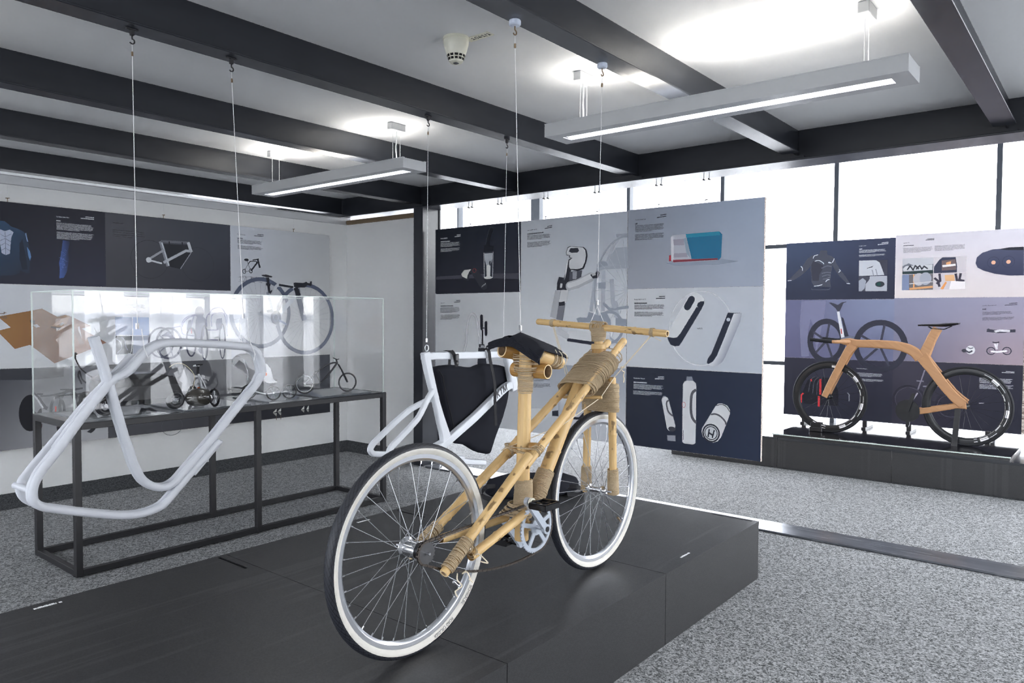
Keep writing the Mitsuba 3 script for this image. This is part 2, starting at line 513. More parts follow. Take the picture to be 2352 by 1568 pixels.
# ---------------------------------------------------------------- pendant lamps
def lamp(name, label, x0, x1, y0, y1, z0, cord_y, group):
    t = thing(name, label, 'ceiling light', group)
    z1 = z0 + 0.062
    e = 0.004
    # shell: long sides, end caps, bottom frame round the louvre opening
    ox0, ox1, oy0, oy1 = x0 + 0.062, x1 - 0.062, y0 + 0.07, y1 - 0.07
    shell = [box(x0, x0 + e, y0, y1, z0, z1), box(x1 - e, x1, y0, y1, z0, z1), box(x0, x1, y0, y0 + e, z0, z1), box(x0, x1, y1 - e, y1, z0, z1),
             box(x0, ox0, y0, y1, z0, z0 + e), box(ox1, x1, y0, y1, z0, z0 + e), box(x0, x1, y0, oy0, z0, z0 + e), box(x0, x1, oy1, y1, z0, z0 + e)]
    obj('housing', cat_mesh(shell), 'lamp_shell', t)
    obj('top_lip', cat_mesh([box(x0 - 0.002, x0 + 0.012, y0, y1, z1, z1 + 0.004), box(x1 - 0.012, x1 + 0.002, y0, y1, z1, z1 + 0.004)]), 'lamp_shell', t)
    # reflector tray under the tubes, with the lit diffusers
    obj('reflector', cat_mesh([box(ox0 - 0.004, ox0, oy0, oy1, z0, z0 + 0.034), box(ox1, ox1 + 0.004, oy0, oy1, z0, z0 + 0.034)]), 'louvre_metal', t)
    q = lambda z, up: trimesh.Trimesh([[ox0, oy0, z], [ox1, oy0, z], [ox1, oy1, z], [ox0, oy1, z]], [[0, 1, 2], [0, 2, 3]] if up else [[0, 2, 1], [0, 3, 2]], process=False)
    obj('downlight_diffuser', q(z0 + 0.035, False), 'white_plastic', t, emit=[LAMP_DOWN * c for c in (0.97, 1.0, 1.04)])
    obj('tray', q(z0 + 0.038, True), 'white_plastic', t)
    obj('uplight_diffuser', q(z1 - 0.012, True), 'white_plastic', t, emit=[LAMP_UP * c for c in (1.0, 0.955, 0.88)])
    n = int((oy1 - oy0) / 0.052)
    for i in range(n + 1):
        y = oy0 + (oy1 - oy0) * i / n
        m = prism([(ox0, z0 + 0.002), ((ox0 + ox1) / 2, z0 + 0.009), (ox1, z0 + 0.002), (ox1, z0 + 0.030), (ox0, z0 + 0.030)], 'y', y - 0.0012, y + 0.0012)
        obj('louvre_blade', m, 'louvre_metal', t)
    xm = (x0 + x1) / 2
    for k, yc in enumerate((y0 + 0.17, y1 - 0.17)):
        cb = obj('canopy', box(xm - 0.06, xm + 0.06, yc - 0.022, yc + 0.022, ZC - 0.045, ZC, 0.003), 'lamp_shell', t)
        for dx in (-0.03, 0.03):
            obj('suspension_wire', rod([xm + dx, yc, z1], [xm + dx, yc, ZC - 0.04], 0.0016, 5), 'wire_white', t)
            obj('wire_grip', lathe([(0, 0), (0.006, 0), (0.006, 0.012), (0.003, 0.018), (0, 0.018)], 8, at=[xm + dx, yc, z1]), 'steel', t)
        if k == cord_y:
            p = spline([[xm, yc, ZC - 0.04], [xm + 0.004, yc + 0.004, ZC - 0.1], [xm - 0.008, yc - 0.003, z1 + 0.09], [xm + 0.006, yc, z1]], 6)
            obj('power_cord', tube(p, 0.0042, 7), 'wire_white', t, smooth=True)


lamp('pendant_lamp', 'long grey louvred pendant lamp hanging over the right end of the platform', 3.06, 3.256, 0.62, 2.285, 2.335, 1, 'louvred pendant lamps')
lamp('pendant_lamp', 'grey louvred pendant lamp hanging in front of the poster wall', 3.145, 3.341, 3.43, 5.11, 2.335, 0, 'louvred pendant lamps')
lamp('pendant_lamp', 'louvred pendant lamp behind the camera, seen by its light alone', 0.2, 0.396, 3.4, 5.08, 2.335, 0, 'louvred pendant lamps')
lamp('pendant_lamp', 'louvred pendant lamp overhead, outside the frame', 0.2, 0.396, 0.62, 2.285, 2.335, 1, 'louvred pendant lamps')

# ---------------------------------------------------------------- smoke detector and its tag
t = thing('smoke_detector', 'cream smoke detector with black vents on the ceiling', 'smoke detector')
dx, dy = 2.405, 2.283
obj('base', lathe([(0, ZC), (0.056, ZC), (0.058, ZC - 0.012), (0, ZC - 0.013)], 28, at=[dx, dy, 0]), 'cream_plastic', t, smooth=40)
pr = [(0.054, ZC - 0.010), (0.0555, ZC - 0.020), (0.054, ZC - 0.034), (0.046, ZC - 0.062), (0.036, ZC - 0.088), (0.031, ZC - 0.104), (0.026, ZC - 0.110), (0, ZC - 0.111)]
obj('housing', lathe(pr, 32, at=[dx, dy, 0]), 'cream_plastic', t, smooth=50)
for row, (za, ra, zb, rb) in enumerate(((ZC - 0.078, 0.0402, ZC - 0.087, 0.0368), (ZC - 0.091, 0.0358, ZC - 0.100, 0.0328))):
    for i in range(12):
        a0, a1 = (i + 0.14) * PI / 6, (i + 0.86) * PI / 6
        v = []
        for a in np.linspace(a0, a1, 4):
            v += [[dx + (ra + .0008) * math.cos(a), dy + (ra + .0008) * math.sin(a), za], [dx + (rb + .0008) * math.cos(a), dy + (rb + .0008) * math.sin(a), zb]]
        f = []
        for k in range(3):
            f += [[2 * k, 2 * k + 1, 2 * k + 3], [2 * k, 2 * k + 3, 2 * k + 2]]
        obj('vent', trimesh.Trimesh(v, f, process=False), 'black_gap', t)
obj('test_lamp', lathe([(0, -0.0005), (0.013, -0.0005), (0.012, -0.002), (0, -0.0022)], 16, at=[dx, dy, ZC - 0.110]), 'dark_steel', t)
t = thing('number_tag', 'small cream number tag stuck on the ceiling beside the smoke detector', 'tag')
obj('card', box(dx + 0.03, dx + 0.075, dy - 0.155, dy - 0.02, ZC - 0.003, ZC), 'cream_plastic', t)
m = meshkit.text_mesh('1041/1', 0.022, 0.0006)
M = np.eye(4)
M[:3, :3] = np.array([[0, 1, 0], [-1, 0, 0], [0, 0, 1.0]]).T @ np.diag([1, 1, 1])
m.apply_transform(np.array([[0, -1, 0, 0], [-1, 0, 0, 0], [0, 0, -1, 0], [0, 0, 0, 1.0]]))
m.apply_translation([dx + 0.062, dy - 0.045, ZC - 0.0032])
obj('lettering', m, 'black_letter', t)


# ---------------------------------------------------------------- hooks and wires
def hook_shape(x, y, z, s=1.0):
    """A little S hook hanging from z."""
    a = np.linspace(PI / 2, -PI * 0.85, 12)
    return np.array([[x, y, z]] + [[x, y, z - 0.010 * s]] + [[x + 0.009 * s * math.cos(q), y, z - 0.022 * s + 0.009 * s * math.sin(q)] for q in a])


def ceiling_hook(label, x, y, z, white, group):
    t = thing('ceiling_hook', label, 'hook', group)
    if white:
        obj('magnet', lathe([(0, z), (0.020, z), (0.0215, z - 0.004), (0.0215, z - 0.015), (0.018, z - 0.019), (0.004, z - 0.020), (0, z - 0.021)], 20, at=[x, y, 0]), 'pale_blue_plastic', t, smooth=40)
        zz = z - 0.020
    else:
        obj('clamp', cat_mesh([box(x - 0.022, x + 0.022, y - 0.006, y + 0.006, z - 0.006, z, 0.002), box(x - 0.007, x + 0.007, y - 0.007, y + 0.007, z - 0.026, z - 0.005, 0.002)]), 'black_metal', t)
        zz = z - 0.025
    obj('hook', tube(hook_shape(x, y, zz), 0.0026, 6), 'black_metal' if not white else 'bronze', t, smooth=True)
    return zz - 0.03


def wire(label, a, b, r, m='wire_white', loop=None):
    t = thing('hanging_wire', label, 'wire', 'wires that carry the hanging bicycles')
    a, b = np.array(a), np.array(b)
    obj('cable', rod(a, b, r, 6), m, t)
    d = unit(b - a)
    obj('ferrule', rod(a + d * 0.03, a + d * 0.045, 0.004, 8), 'bronze', t)
    obj('clip', rod(b - d * 0.02, b, 0.006, 8), 'chrome', t)
    for q in loop or ():
        obj('thread', tube(q, 0.0014, 5), m, t)
    return t


YJ1, YJ2 = 2.835, 1.686
hk = 'hooks under the steel joists'
z = ceiling_hook('black clamp hook under the joist, above the seat end of the white tube frame', 1.262, YJ1, 2.475, False, hk)
zb = ceiling_hook('black clamp hook under the joist, above the front of the white tube frame', 1.657, YJ1, 2.475, False, hk)
zc = ceiling_hook('black clamp hook above the saddle end of the white bag frame', 2.775, YJ1, 2.475, False, hk)
zd = ceiling_hook('black clamp hook above the head end of the white bag frame', 3.425, YJ1, 2.475, False, hk)
ze = ceiling_hook('pale blue magnet hook above the bamboo saddle', 2.078, YJ2, 2.475, True, hk)
zf = ceiling_hook('pale blue magnet hook above the bamboo handlebar', 2.655, YJ2, 2.475, True, hk)
WIRES = [(1.262, YJ1, z), (1.657, YJ1, zb), (2.775, YJ1, zc), (3.425, YJ1, zd), (2.078, YJ2, ze), (2.655, YJ2, zf)]

# ---------------------------------------------------------------- the low platforms
ZP, PY0, PY1 = 0.3143, 1.488, 3.187
edges = [-0.35, 0.731, 1.812, 2.893, 3.970]
where = ['nearest module of the black platform, cut by the bottom edge of the photo', 'module of the black platform under the white tube frame',
         'module of the black platform under the rear wheel and cranks of the bamboo bicycle', 'end module of the black platform under the front bamboo wheel']
for (a, b_), lab in zip(zip(edges[:-1], edges[1:]), where):
    t = thing('platform_module', lab, 'platform', 'modules of the black display platform')
    g = 0.0016
    xs = b_ - 0.042
    top = Polygon([(a + g, PY0), (b_ - g, PY0), (b_ - g, PY1), (a + g, PY1)], [[(xs - 0.008, PY1 - 0.25), (xs + 0.008, PY1 - 0.25), (xs + 0.008, PY1 - 0.02), (xs - 0.008, PY1 - 0.02)]]
                  + ([[(xs + 0.012, 1.52), (xs + 0.024, 1.52), (xs + 0.024, 1.75), (xs + 0.012, 1.75)]] if b_ > 3.9 else []))
    obj('top_panel', prism(top, 'z', ZP - 0.018, ZP), 'black_board', t)
    obj('side_panel', box(a + g, b_ - g, PY0 + 0.001, PY0 + 0.018, 0.0, ZP - 0.018), 'black_board', t)
    obj('side_panel', box(a + g, b_ - g, PY1 - 0.018, PY1 - 0.001, 0.0, ZP - 0.018), 'black_board', t)
    obj('end_panel', box(a + g, a + 0.018, PY0 + 0.018, PY1 - 0.018, 0, ZP - 0.018), 'black_board', t)
    obj('end_panel', box(b_ - 0.018, b_ - g, PY0 + 0.018, PY1 - 0.018, 0, ZP - 0.018), 'black_board', t)


def word_strip(x0, x1, y, z, h, n, seed):
    """A line of small raised white letters, too small to read."""
    r = np.random.default_rng(seed)
    ms, x = [], x0
    step = (x1 - x0) / n
    for i in range(n):
        w_ = step * r.uniform(0.55, 0.9)
        hh = h * r.choice([0.7, 0.7, 1.0])
        if r.random() > 0.1:
            ms.append(box(x, x + w_, y, y + hh, z, z + 0.0008))
        x += step
    return cat_mesh(ms)


for x0, x1, y, h, lab in ((1.008, 1.106, 3.132, 0.016, 'line of small white letters by the left edge of the platform in the foreground'),
                          (2.532, 2.626, 3.128, 0.013, 'line of small white letters by the left edge of the platform near the bag frame'),
                          (3.132, 3.226, 1.534, 0.011, 'line of small white letters by the right platform edge past the front bamboo wheel')):
    tag(obj('white_lettering', word_strip(x0, x1, y, ZP, h, 16, int(x0 * 100)), 'white_letter'), lab, 'lettering')

# far platform under the wooden bicycle
ZR = 0.293
xr0, xr1 = 6.98, 8.34
cut = [3.55, 2.455, 1.474, 0.49, -0.5, -1.6]
rl = ['left module of the far black platform, partly behind the hanging boards', 'module of the far black platform under the front wheel of the wooden bicycle',
      'module of the far black platform under the rear wheel of the wooden bicycle', 'right module of the far black platform at the edge of the photo', 'module of the far platform outside the frame']
for (a, b_), lab in zip(zip(cut[:-1], cut[1:]), rl):
    t = thing('far_platform_module', lab, 'platform', 'modules of the far platform')
    obj('top_panel', box(xr0, xr1, b_ + 0.002, a - 0.002, ZR - 0.02, ZR, 0.001), 'satin_black_top', t)
    obj('front_panel', box(xr0 + 0.003, xr0 + 0.02, b_ + 0.002, a - 0.002, 0.012, ZR - 0.02), 'black_board', t)
    obj('plinth', box(xr0 + 0.012, xr1 - 0.02, b_ + 0.002, a - 0.002, 0.0, 0.012), 'carpet_edge', t)
t = thing('glass_plate', 'shiny dark glass plate under the wooden bicycle', 'plate')
pq = [(6.997, 2.512), (7.039, 0.627), (7.753, 0.613), (7.72, 2.50)]
obj('sheet', prism(pq, 'z', ZR + 0.022, ZR + 0.032), 'gloss_black', t)
obj('bright_edge', prism([(6.9965, 2.512), (7.0385, 0.6265), (7.041, 0.627), (6.999, 2.512)], 'z', ZR + 0.0225, ZR + 0.0325), 'sheet_edge', t)
obj('carrier', prism([(7.004, 2.505), (7.046, 0.634), (7.74, 0.62), (7.71, 2.49)], 'z', ZR, ZR + 0.022), 'black_board', t)
tag(obj('white_lettering', cat_mesh([moved(word_strip(0, 0.26, 0, 0, 0.014, 26, 5), np.array([[0, 1, 0, 7.02], [-1, 0, 0, 1.86], [0, 0, 1, ZR + 0.032], [0, 0, 0, 1]]))]), 'white_letter'),
    'line of small white letters on the glass plate between the wooden wheels', 'lettering')

# the black bag lying at the back of the platform
t = thing('backpack', 'black bag with strap loops lying at the far left corner of the platform', 'bag')
base = np.array([(3.40, 3.00), (3.62, 3.05), (3.90, 2.80), (3.93, 2.62), (3.74, 2.60), (3.42, 2.84)])
rings = []
P = fillet(np.vstack([base]), 0.06, 4, closed=True)
cen = P.mean(0)
for s_, z_ in ((0.9, 0.001), (1.0, 0.02), (1.0, 0.06), (0.93, 0.092), (0.75, 0.108), (0.4, 0.114), (0.02, 0.115)):
    q = cen + (P - cen) * s_
    nz = meshkit.fbm(np.c_[q * 9, np.full(len(q), z_ * 20)], 3)
    rings.append(np.c_[q + (nz[:, None] - 0.5) * 0.025, ZP + z_ + 0.002 + (nz - 0.5) * 0.022 * (z_ > 0.03)])
obj('body', loft(np.array(rings)), 'black_fabric', t, smooth=50)
for p in ([(3.44, 2.90, 0.07), (3.36, 2.93, 0.075), (3.335, 2.94, 0.03), (3.37, 2.905, 0.006), (3.44, 2.87, 0.015)],
          [(3.75, 2.62, 0.05), (3.80, 2.57, 0.055), (3.84, 2.55, 0.02), (3.81, 2.56, 0.005), (3.74, 2.60, 0.012)]):
    obj('strap', bar(spline([(x, y, ZP + z_ + 0.003) for x, y, z_ in p], 6), 0.004, 0.028, 0.0015, up=(0.5, 0.3, 0.8)), 'black_webbing', t)
obj('seam_piping', tube(spline([(3.42, 2.86, ZP + 0.085), (3.55, 2.77, ZP + 0.10), (3.72, 2.64, ZP + 0.085)], 6), 0.004, 6), 'black_webbing', t)

# ---------------------------------------------------------------- white bent-tube bicycle frame, hanging front left
mat('frame_white', [0.50, 0.515, 0.55], 0.5)
mat('bag_frame_white', [0.62, 0.645, 0.68], 0.45)
t = thing('tube_bicycle_frame', 'white bicycle frame of bent double tubes hanging on two wires at front left', 'bicycle frame')
YF = 2.835
seat = [(1.1134, 1.3454), (1.145, 1.2412), (1.1801, 1.0986), (1.217, 0.9567)] + [(1.2219, 0.9476), (1.2444, 0.8642), (1.2744, 0.803), (1.3159, 0.7709), (1.3587, 0.7606), (1.399, 0.7745), (1.4443, 0.8186), (1.5725, 0.9436), (1.677, 1.0542), (1.7589, 1.1365), (1.7826, 1.1809)]
head = [(1.7826, 1.1809), (1.7741, 1.2352), (1.7545, 1.2737), (1.7165, 1.2926), (1.576, 1.3062), (1.431, 1.3175), (1.3624, 1.3174), (1.3179, 1.3044), (1.2785, 1.2714), (1.227, 1.2113)] + [(1.1733, 1.193), (1.0693, 1.0671), (0.9893, 0.9577)]
rear = [(0.9893, 0.9577), (0.9286, 0.8838), (0.9083, 0.8363), (0.9118, 0.791), (0.9396, 0.768), (1.0568, 0.7281), (1.1345, 0.7038)] + [(1.1953, 0.6865), (1.254, 0.6779), (1.3043, 0.6818), (1.3471, 0.6931), (1.3819, 0.7246), (1.408, 0.751), (1.4729, 0.8141), (1.5803, 0.9139)]
stay = [(1.2581, 1.2721), (1.1858, 1.1916), (1.1122, 1.1119), (1.0258, 1.0027), (0.9493, 0.9099), (0.9071, 0.8501), (0.8983, 0.8242), (0.9104, 0.7928), (0.9342, 0.7736)]


def strands(name, pts, y, dy, r, parent, m='frame_white', rad=0.05, n=7, squash=1.0):
    p = fillet(in_y(pts, y), rad, 5)
    p = dense(p, 0.02)
    for k, s_ in enumerate((-1, 1)):
        q = p.copy()
        q[:, 1] += s_ * dy
        obj(name, tube(q, r, 12), m, parent, smooth=60)


strands('seat_tube', seat, YF, 0.0125, 0.0150, t)
strands('top_tube', head, YF, 0.0135, 0.0160, t)
strands('chain_stay', rear, YF - 0.004, 0.012, 0.0145, t)
p = dense(fillet(in_y(stay, 2.905), 0.05, 5), 0.02)
p[:, 1] = np.interp(np.arange(len(p)), [0, len(p) * 0.25, len(p) * 0.6, len(p) - 1], [2.86, 2.885, 2.915, 2.905])
obj('seat_stay', bar(p, 0.030, 0.026, 0.011), 'frame_white', t, smooth=50)
d = [(0.8889, 0.8376), (0.9055, 0.8282)]
obj('dropout', tube([(d[0][0], 2.925, d[0][1]), (d[1][0] + 0.01, 2.83, d[1][1])], 0.012, 12), 'frame_white', t, smooth=50)
q = [(1.4727, 0.7936), (1.5905, 0.9126)]
obj('cable_stub', tube(in_y(q, 2.818), 0.0075, 10), 'frame_white', t, smooth=50)
x, y, z = WIRES[0]
wire('white wire from the joist to the left end of the white tube frame', (x, y, z), (1.268, YF, 1.372), 0.0013,
     loop=[in_y([(1.268, 1.372), (1.277, 1.30), (1.292, 1.262)], 2.802), in_y([(1.268, 1.372), (1.262, 1.29), (1.252, 1.26)], 2.872)])
x, y, z = WIRES[1]
wire('white wire from the joist to the front corner of the white tube frame', (x, y, z), (1.703, YF, 1.412), 0.0013,
     loop=[in_y([(1.703, 1.412), (1.706, 1.33), (1.735, 1.262), (1.73, 1.235)], 2.803), in_y([(1.703, 1.412), (1.708, 1.33), (1.735, 1.26)], 2.868)])

# ---------------------------------------------------------------- white frame with the black bag
t = thing('bag_bicycle_frame', 'white bicycle frame holding a black bag, hanging behind the bamboo bicycle', 'bicycle frame')
YK = 2.835
tt = [(2.7382, 1.2108), (2.8686, 1.2087), (3.0938, 1.203), (3.2634, 1.1998), (3.444, 1.1954)]
obj('top_tube', bar(dense(in_y(tt, YK), 0.04), 0.040, 0.034, 0.007), 'bag_frame_white', t, smooth=35)
st = [(2.7546, 1.2295), (2.7734, 1.148), (2.8049, 1.0481), (2.8369, 0.9545), (2.8672, 0.8675), (2.8968, 0.791), (2.9156, 0.7267)]
obj('seat_tube', bar(spline(in_y(st, YK), 6), np.interp(np.linspace(0, 1, 37), [0, .2, .5, .8, 1], [0.052, 0.048, 0.040, 0.058, 0.075]), 0.034, 0.009), 'bag_frame_white', t, smooth=35)
ht = [(3.4307, 1.2053), (3.4525, 1.1382), (3.4772, 1.0602), (3.5023, 0.9797)]
obj('head_tube', bar(spline(in_y(ht, YK), 4), np.interp(np.linspace(0, 1, 13), [0, 1], [0.050, 0.062]), 0.044, 0.012), 'bag_frame_white', t, smooth=35)
dt = [(3.5157, 1.008), (3.4535, 1.0089), (3.4058, 0.9928), (3.2651, 0.9149), (3.131, 0.8398), (3.0143, 0.7849), (2.9134, 0.7347), (2.8268, 0.6964), (2.774, 0.681)]
obj('down_tube', bar(dense(fillet(in_y(dt, YK), 0.05, 4), 0.03), 0.046, 0.040, 0.009), 'bag_frame_white', t, smooth=35)
bb = [(2.9582, 0.6404), (3.0264, 0.6146), (3.1321, 0.5923), (3.2173, 0.5778)]
obj('bottom_bracket', bar(spline(in_y(bb, YK), 4), 0.030, 0.060, 0.008), 'bag_frame_white', t, smooth=35)
for name, yy, pl in (('near', 2.765, [(2.7856, 1.0302), (2.7052, 0.9571), (2.6105, 0.8793), (2.5287, 0.8244), (2.4541, 0.7762), (2.4376, 0.752), (2.4586, 0.728), (2.5381, 0.7107), (2.6551, 0.6936), (2.8417, 0.6663), (3.0199, 0.6308)]),
                     ('far', 2.905, [(2.8743, 0.9922), (2.7893, 0.9609), (2.6767, 0.911), (2.5688, 0.8485), (2.4515, 0.7725), (2.4359, 0.7481), (2.456, 0.7253), (2.5305, 0.7132), (2.6667, 0.6938), (2.7895, 0.6793), (2.8965, 0.7213), (2.9405, 0.751)])):
    p = dense(fillet(in_y(pl, yy), [0, .1, .1, .1, .045, .03, .045, .02, .02, .02, .02, 0][:len(pl)] if len(pl) == 12 else [0, .1, .1, .1, .045, .03, .045, .02, .02, .02, 0], 5), 0.03)
    s_ = np.linspace(0, 1, len(p))
    p[:, 1] = yy + (YK - yy) * (np.clip(1 - s_ / 0.12, 0, 1) * 0.6 + np.clip((s_ - 0.8) / 0.2, 0, 1) * 0.6)
    obj('rear_stay', bar(p, 0.030, 0.024, 0.007), 'bag_frame_white', t, smooth=35)
# KTM lettering along the down tube (near side)
m = meshkit.text_mesh('KTM', 0.036, 0.0006, bold=True)
a = [(3.319, 0.9383), (3.4148, 0.9876)]
d0 = unit(np.array([a[1][0] - a[0][0], 0, a[1][1] - a[0][1]]))
u0 = unit(np.array([-d0[2], 0, d0[0]]) + 0.25 * d0)
w_ = m.bounds[1][0]
s_ = np.hypot(a[1][0] - a[0][0], a[1][1] - a[0][1]) / w_
v = m.vertices
m = trimesh.Trimesh(np.array([a[0][0], 2.8145, a[0][1]]) + v[:, :1] * s_ * d0 + v[:, 1:2] * 1.15 * u0 + v[:, 2:] * np.array([0, -1, 0]), m.faces, process=False)
obj('lettering', m, 'black_letter', t, label='black KTM lettering on the down tube')

bag = thing('frame_bag', 'black cloth bag strapped inside the white bicycle frame', 'bag')
ol = [(2.8786, 1.1398), (2.9244, 1.1499), (3.0139, 1.1518), (3.0714, 1.1426), (3.1362, 1.1313), (3.2025, 1.1255), (3.2392, 1.136), (3.2865, 1.1453), (3.3785, 1.1359), (3.4575, 1.1252), (3.506, 1.1073), (3.5202, 1.0285), (3.5234, 0.9762), (3.5049, 0.8995), (3.4598, 0.8001), (3.3944, 0.6961), (3.3457, 0.5963), (3.2419, 0.6236), (3.1321, 0.6839), (3.0382, 0.7044), (3.0151, 0.7752), (2.9695, 0.8832), (2.9303, 0.981), (2.9026, 1.0687)]
P = dense(fillet([np.array(q) for q in ol], 0.02, 3, closed=True), 0.012)
cen = np.array([P[:, 0].mean(), P[:, 1].mean()])
rings = []
for s_, y_ in ((0.02, 2.862), (0.35, 2.862), (0.7, 2.864), (0.9, 2.870), (0.985, 2.885), (1.0, 2.905), (0.985, 2.93), (0.9, 2.95), (0.5, 2.956), (0.02, 2.956)):
    q = cen + (P - cen) * s_
    nz = meshkit.fbm(np.c_[q * 7, np.full(len(q), y_ * 10)], 3) - 0.5
    rings.append(np.c_[q[:, 0], y_ + nz * 0.014 * (s_ < 0.95), q[:, 1]])
obj('body', loft(np.array(rings)), 'black_fabric', bag, smooth=60)
zp = [(2.8724, 1.137), (2.9106, 1.0917), (2.9384, 0.9903), (2.9722, 0.8856), (3.0065, 0.7872)]
obj('zip', tube(in_y(zp, 2.858), 0.0035, 6), 'black_webbing', bag)
s1 = [(2.9331, 1.2305), (2.942, 1.2179), (2.9511, 1.1482)]
obj('strap', bar(dense([(s1[0][0], 2.86, s1[0][1] + 0.004), (s1[0][0], 2.812, s1[0][1] + 0.002), (s1[1][0], 2.805, s1[1][1]), (s1[2][0], 2.79, s1[2][1])], 0.02), 0.024, 0.003, 0.001, up=(0.0, 1, 0.02)), 'black_webbing', bag)
bk = [(2.9554, 1.2174), (2.9556, 1.1572)]
obj('buckle', cat_mesh([box(bk[0][0] - 0.014, bk[0][0] + 0.014, 2.788, 2.800, bk[1][1] + 0.022, bk[0][1], 0.004), box(bk[0][0] - 0.012, bk[0][0] + 0.012, 2.786, 2.798, bk[1][1], bk[1][1] + 0.020, 0.004)]), 'black_plastic', bag)
s2 = [(3.2291, 1.23), (3.2419, 1.1661), (3.2614, 1.0425), (3.2672, 0.9191), (3.2756, 0.7899)]
obj('strap', bar(spline([(s2[0][0], 2.86, s2[0][1] + 0.003), (s2[0][0], 2.806, s2[0][1])] + in_y(s2[1:2], 2.80) + in_y(s2[2:], 2.785), 5), 0.024, 0.003, 0.001, up=(0.0, 1, 0.02)), 'black_webbing', bag)
s3 = [(2.976, 1.1828), (2.9728, 1.1547)]
obj('strap', bar(in_y(s3, 2.868), 0.02, 0.003, 0.001, up=(0, 1, 0)), 'black_webbing', bag)
x, y, z = WIRES[2]
wire('white wire holding the saddle end of the white bag frame', (x, y, z), (2.766, YK, 1.285), 0.0013)
a_ = np.linspace(0, 2 * PI, 17)[:-1]
tag(obj('eye_ring', tube([(2.766 + 0.013 * math.cos(q), YK, 1.254 + 0.016 * math.sin(q)) for q in a_], 0.003, 6, closed=True), 'steel', smooth=True), 'small steel ring on the corner of the white bag frame', 'ring')
x, y, z = WIRES[3]
wire('white wire holding the head end of the white bag frame', (x, y, z), (3.40, YK, 1.235), 0.0013)

# ---------------------------------------------------------------- bamboo bicycle
def culm(name, a, b, r0, r1, parent, nodes=(), m='bamboo', n=22, wall=0.30, label=None):
    """A bamboo tube from a to b: swollen nodes at the given distances (metres), open hollow ends as two sub-parts."""
    a, b = np.array(a, float), np.array(b, float)
    L = np.linalg.norm(b - a)
    s = sorted(set([0.0, 0.004, L - 0.004, L] + list(np.arange(0.05, L - 0.03, 0.05)) + [d + e for d in nodes for e in (-0.012, -0.005, -0.001, 0.002, 0.007, 0.014)]))
    s = [q for q in s if 0 <= q <= L]
    prof = []
    for q in s:
        r = r0 + (r1 - r0) * q / L
        for d in nodes:
            e = abs(q - d)
            r += 0.0022 * math.exp(-(e / 0.006) ** 2) - 0.0012 * math.exp(-((q - d - 0.006) / 0.003) ** 2)
        if q in (0.0, L):
            r -= 0.0012
        prof.append((r, q))
    mesh, uv = lathe(prof, n, axis=unit(b - a), at=a, uvs=True)
    uv = uv + np.array([0.13 * len(taken), 0.37 * len(taken)])
    key = obj(name, mesh, m, parent, smooth=True, uv=uv, label=label)
    return key


def end_rings(a, b, r0, r1, wall, parent, ends=(True, True)):
    """Cut faces and dark bores of an open tube."""
    a, b = np.array(a, float), np.array(b, float)
    d, L = unit(b - a), np.linalg.norm(b - a)
    for on, c, ax, r in ((ends[0], a, d, r0), (ends[1], b, -d, r1)):
        if on:
            ri = r * (1 - wall)
            obj('cut_end', lathe([(r - 0.0012, 0), (ri, 0.0), (ri, 0.004)], 22, axis=ax, at=c), 'bamboo_cut', parent)
            obj('bore', lathe([(ri, 0.003), (ri * 0.97, min(0.07, L * 0.45)), (0, min(0.07, L * 0.45))], 22, axis=ax, at=c), 'bamboo_bore', parent)


def wrap(parent, a, b, ua, va, ub, vb, turns, r=0.0021, seed=0, p=2.0, wob=0.5, name='twine', m='twine', sub=16, layers=1):
    """Twine wound round the axis a-b; ua, va (at a) and ub, vb (at b) are half extents of the wound body, p its squareness."""
    g = np.random.default_rng(seed)
    a, b, ua, va, ub, vb = (np.array(q, float) for q in (a, b, ua, va, ub, vb))
    L = np.linalg.norm(b - a)
    ms = []
    for lay in range(layers):
        N = int(turns * sub)
        th = np.arange(N) * 2 * PI / sub + lay
        t = np.linspace(0.0, 1.0, N) if lay % 2 == 0 else np.linspace(1.0, 0.0, N)
        nz = np.interp(np.arange(N), np.arange(0, N + 9, 9), g.normal(0, 1, len(np.arange(0, N + 9, 9))))
        tilt = np.interp(np.arange(N), np.arange(0, N + 60, 60), g.normal(0, 1, len(np.arange(0, N + 60, 60))))
        t = np.clip(t + (nz * 0.25 + 0.6 * tilt * np.sin(th)) * wob / max(turns, 1), 0, 1)
        c, s = np.cos(th), np.sin(th)
        c, s = np.sign(c) * np.abs(c) ** (2 / p), np.sign(s) * np.abs(s) ** (2 / p)
        rad = 1 + lay * 0.05 + 0.02 * nz
        U, V = ua + (ub - ua) * t[:, None], va + (vb - va) * t[:, None]
        pts = a + (b - a) * t[:, None] + (U * c[:, None] + V * s[:, None]) * rad[:, None]
        ms.append(tube(pts, r, 5))
    return obj(name, cat_mesh(ms), m, parent, smooth=True)


def around(parent, a, b, ra, rb, turns, **kw):
    d = unit(np.array(b, float) - np.array(a, float))
    u = unit(np.cross(d, [0.3, 1, 0.2]))
    v = np.cross(d, u)
    return wrap(parent, a, b, u * ra, v * ra, u * rb, v * rb, turns, **kw)


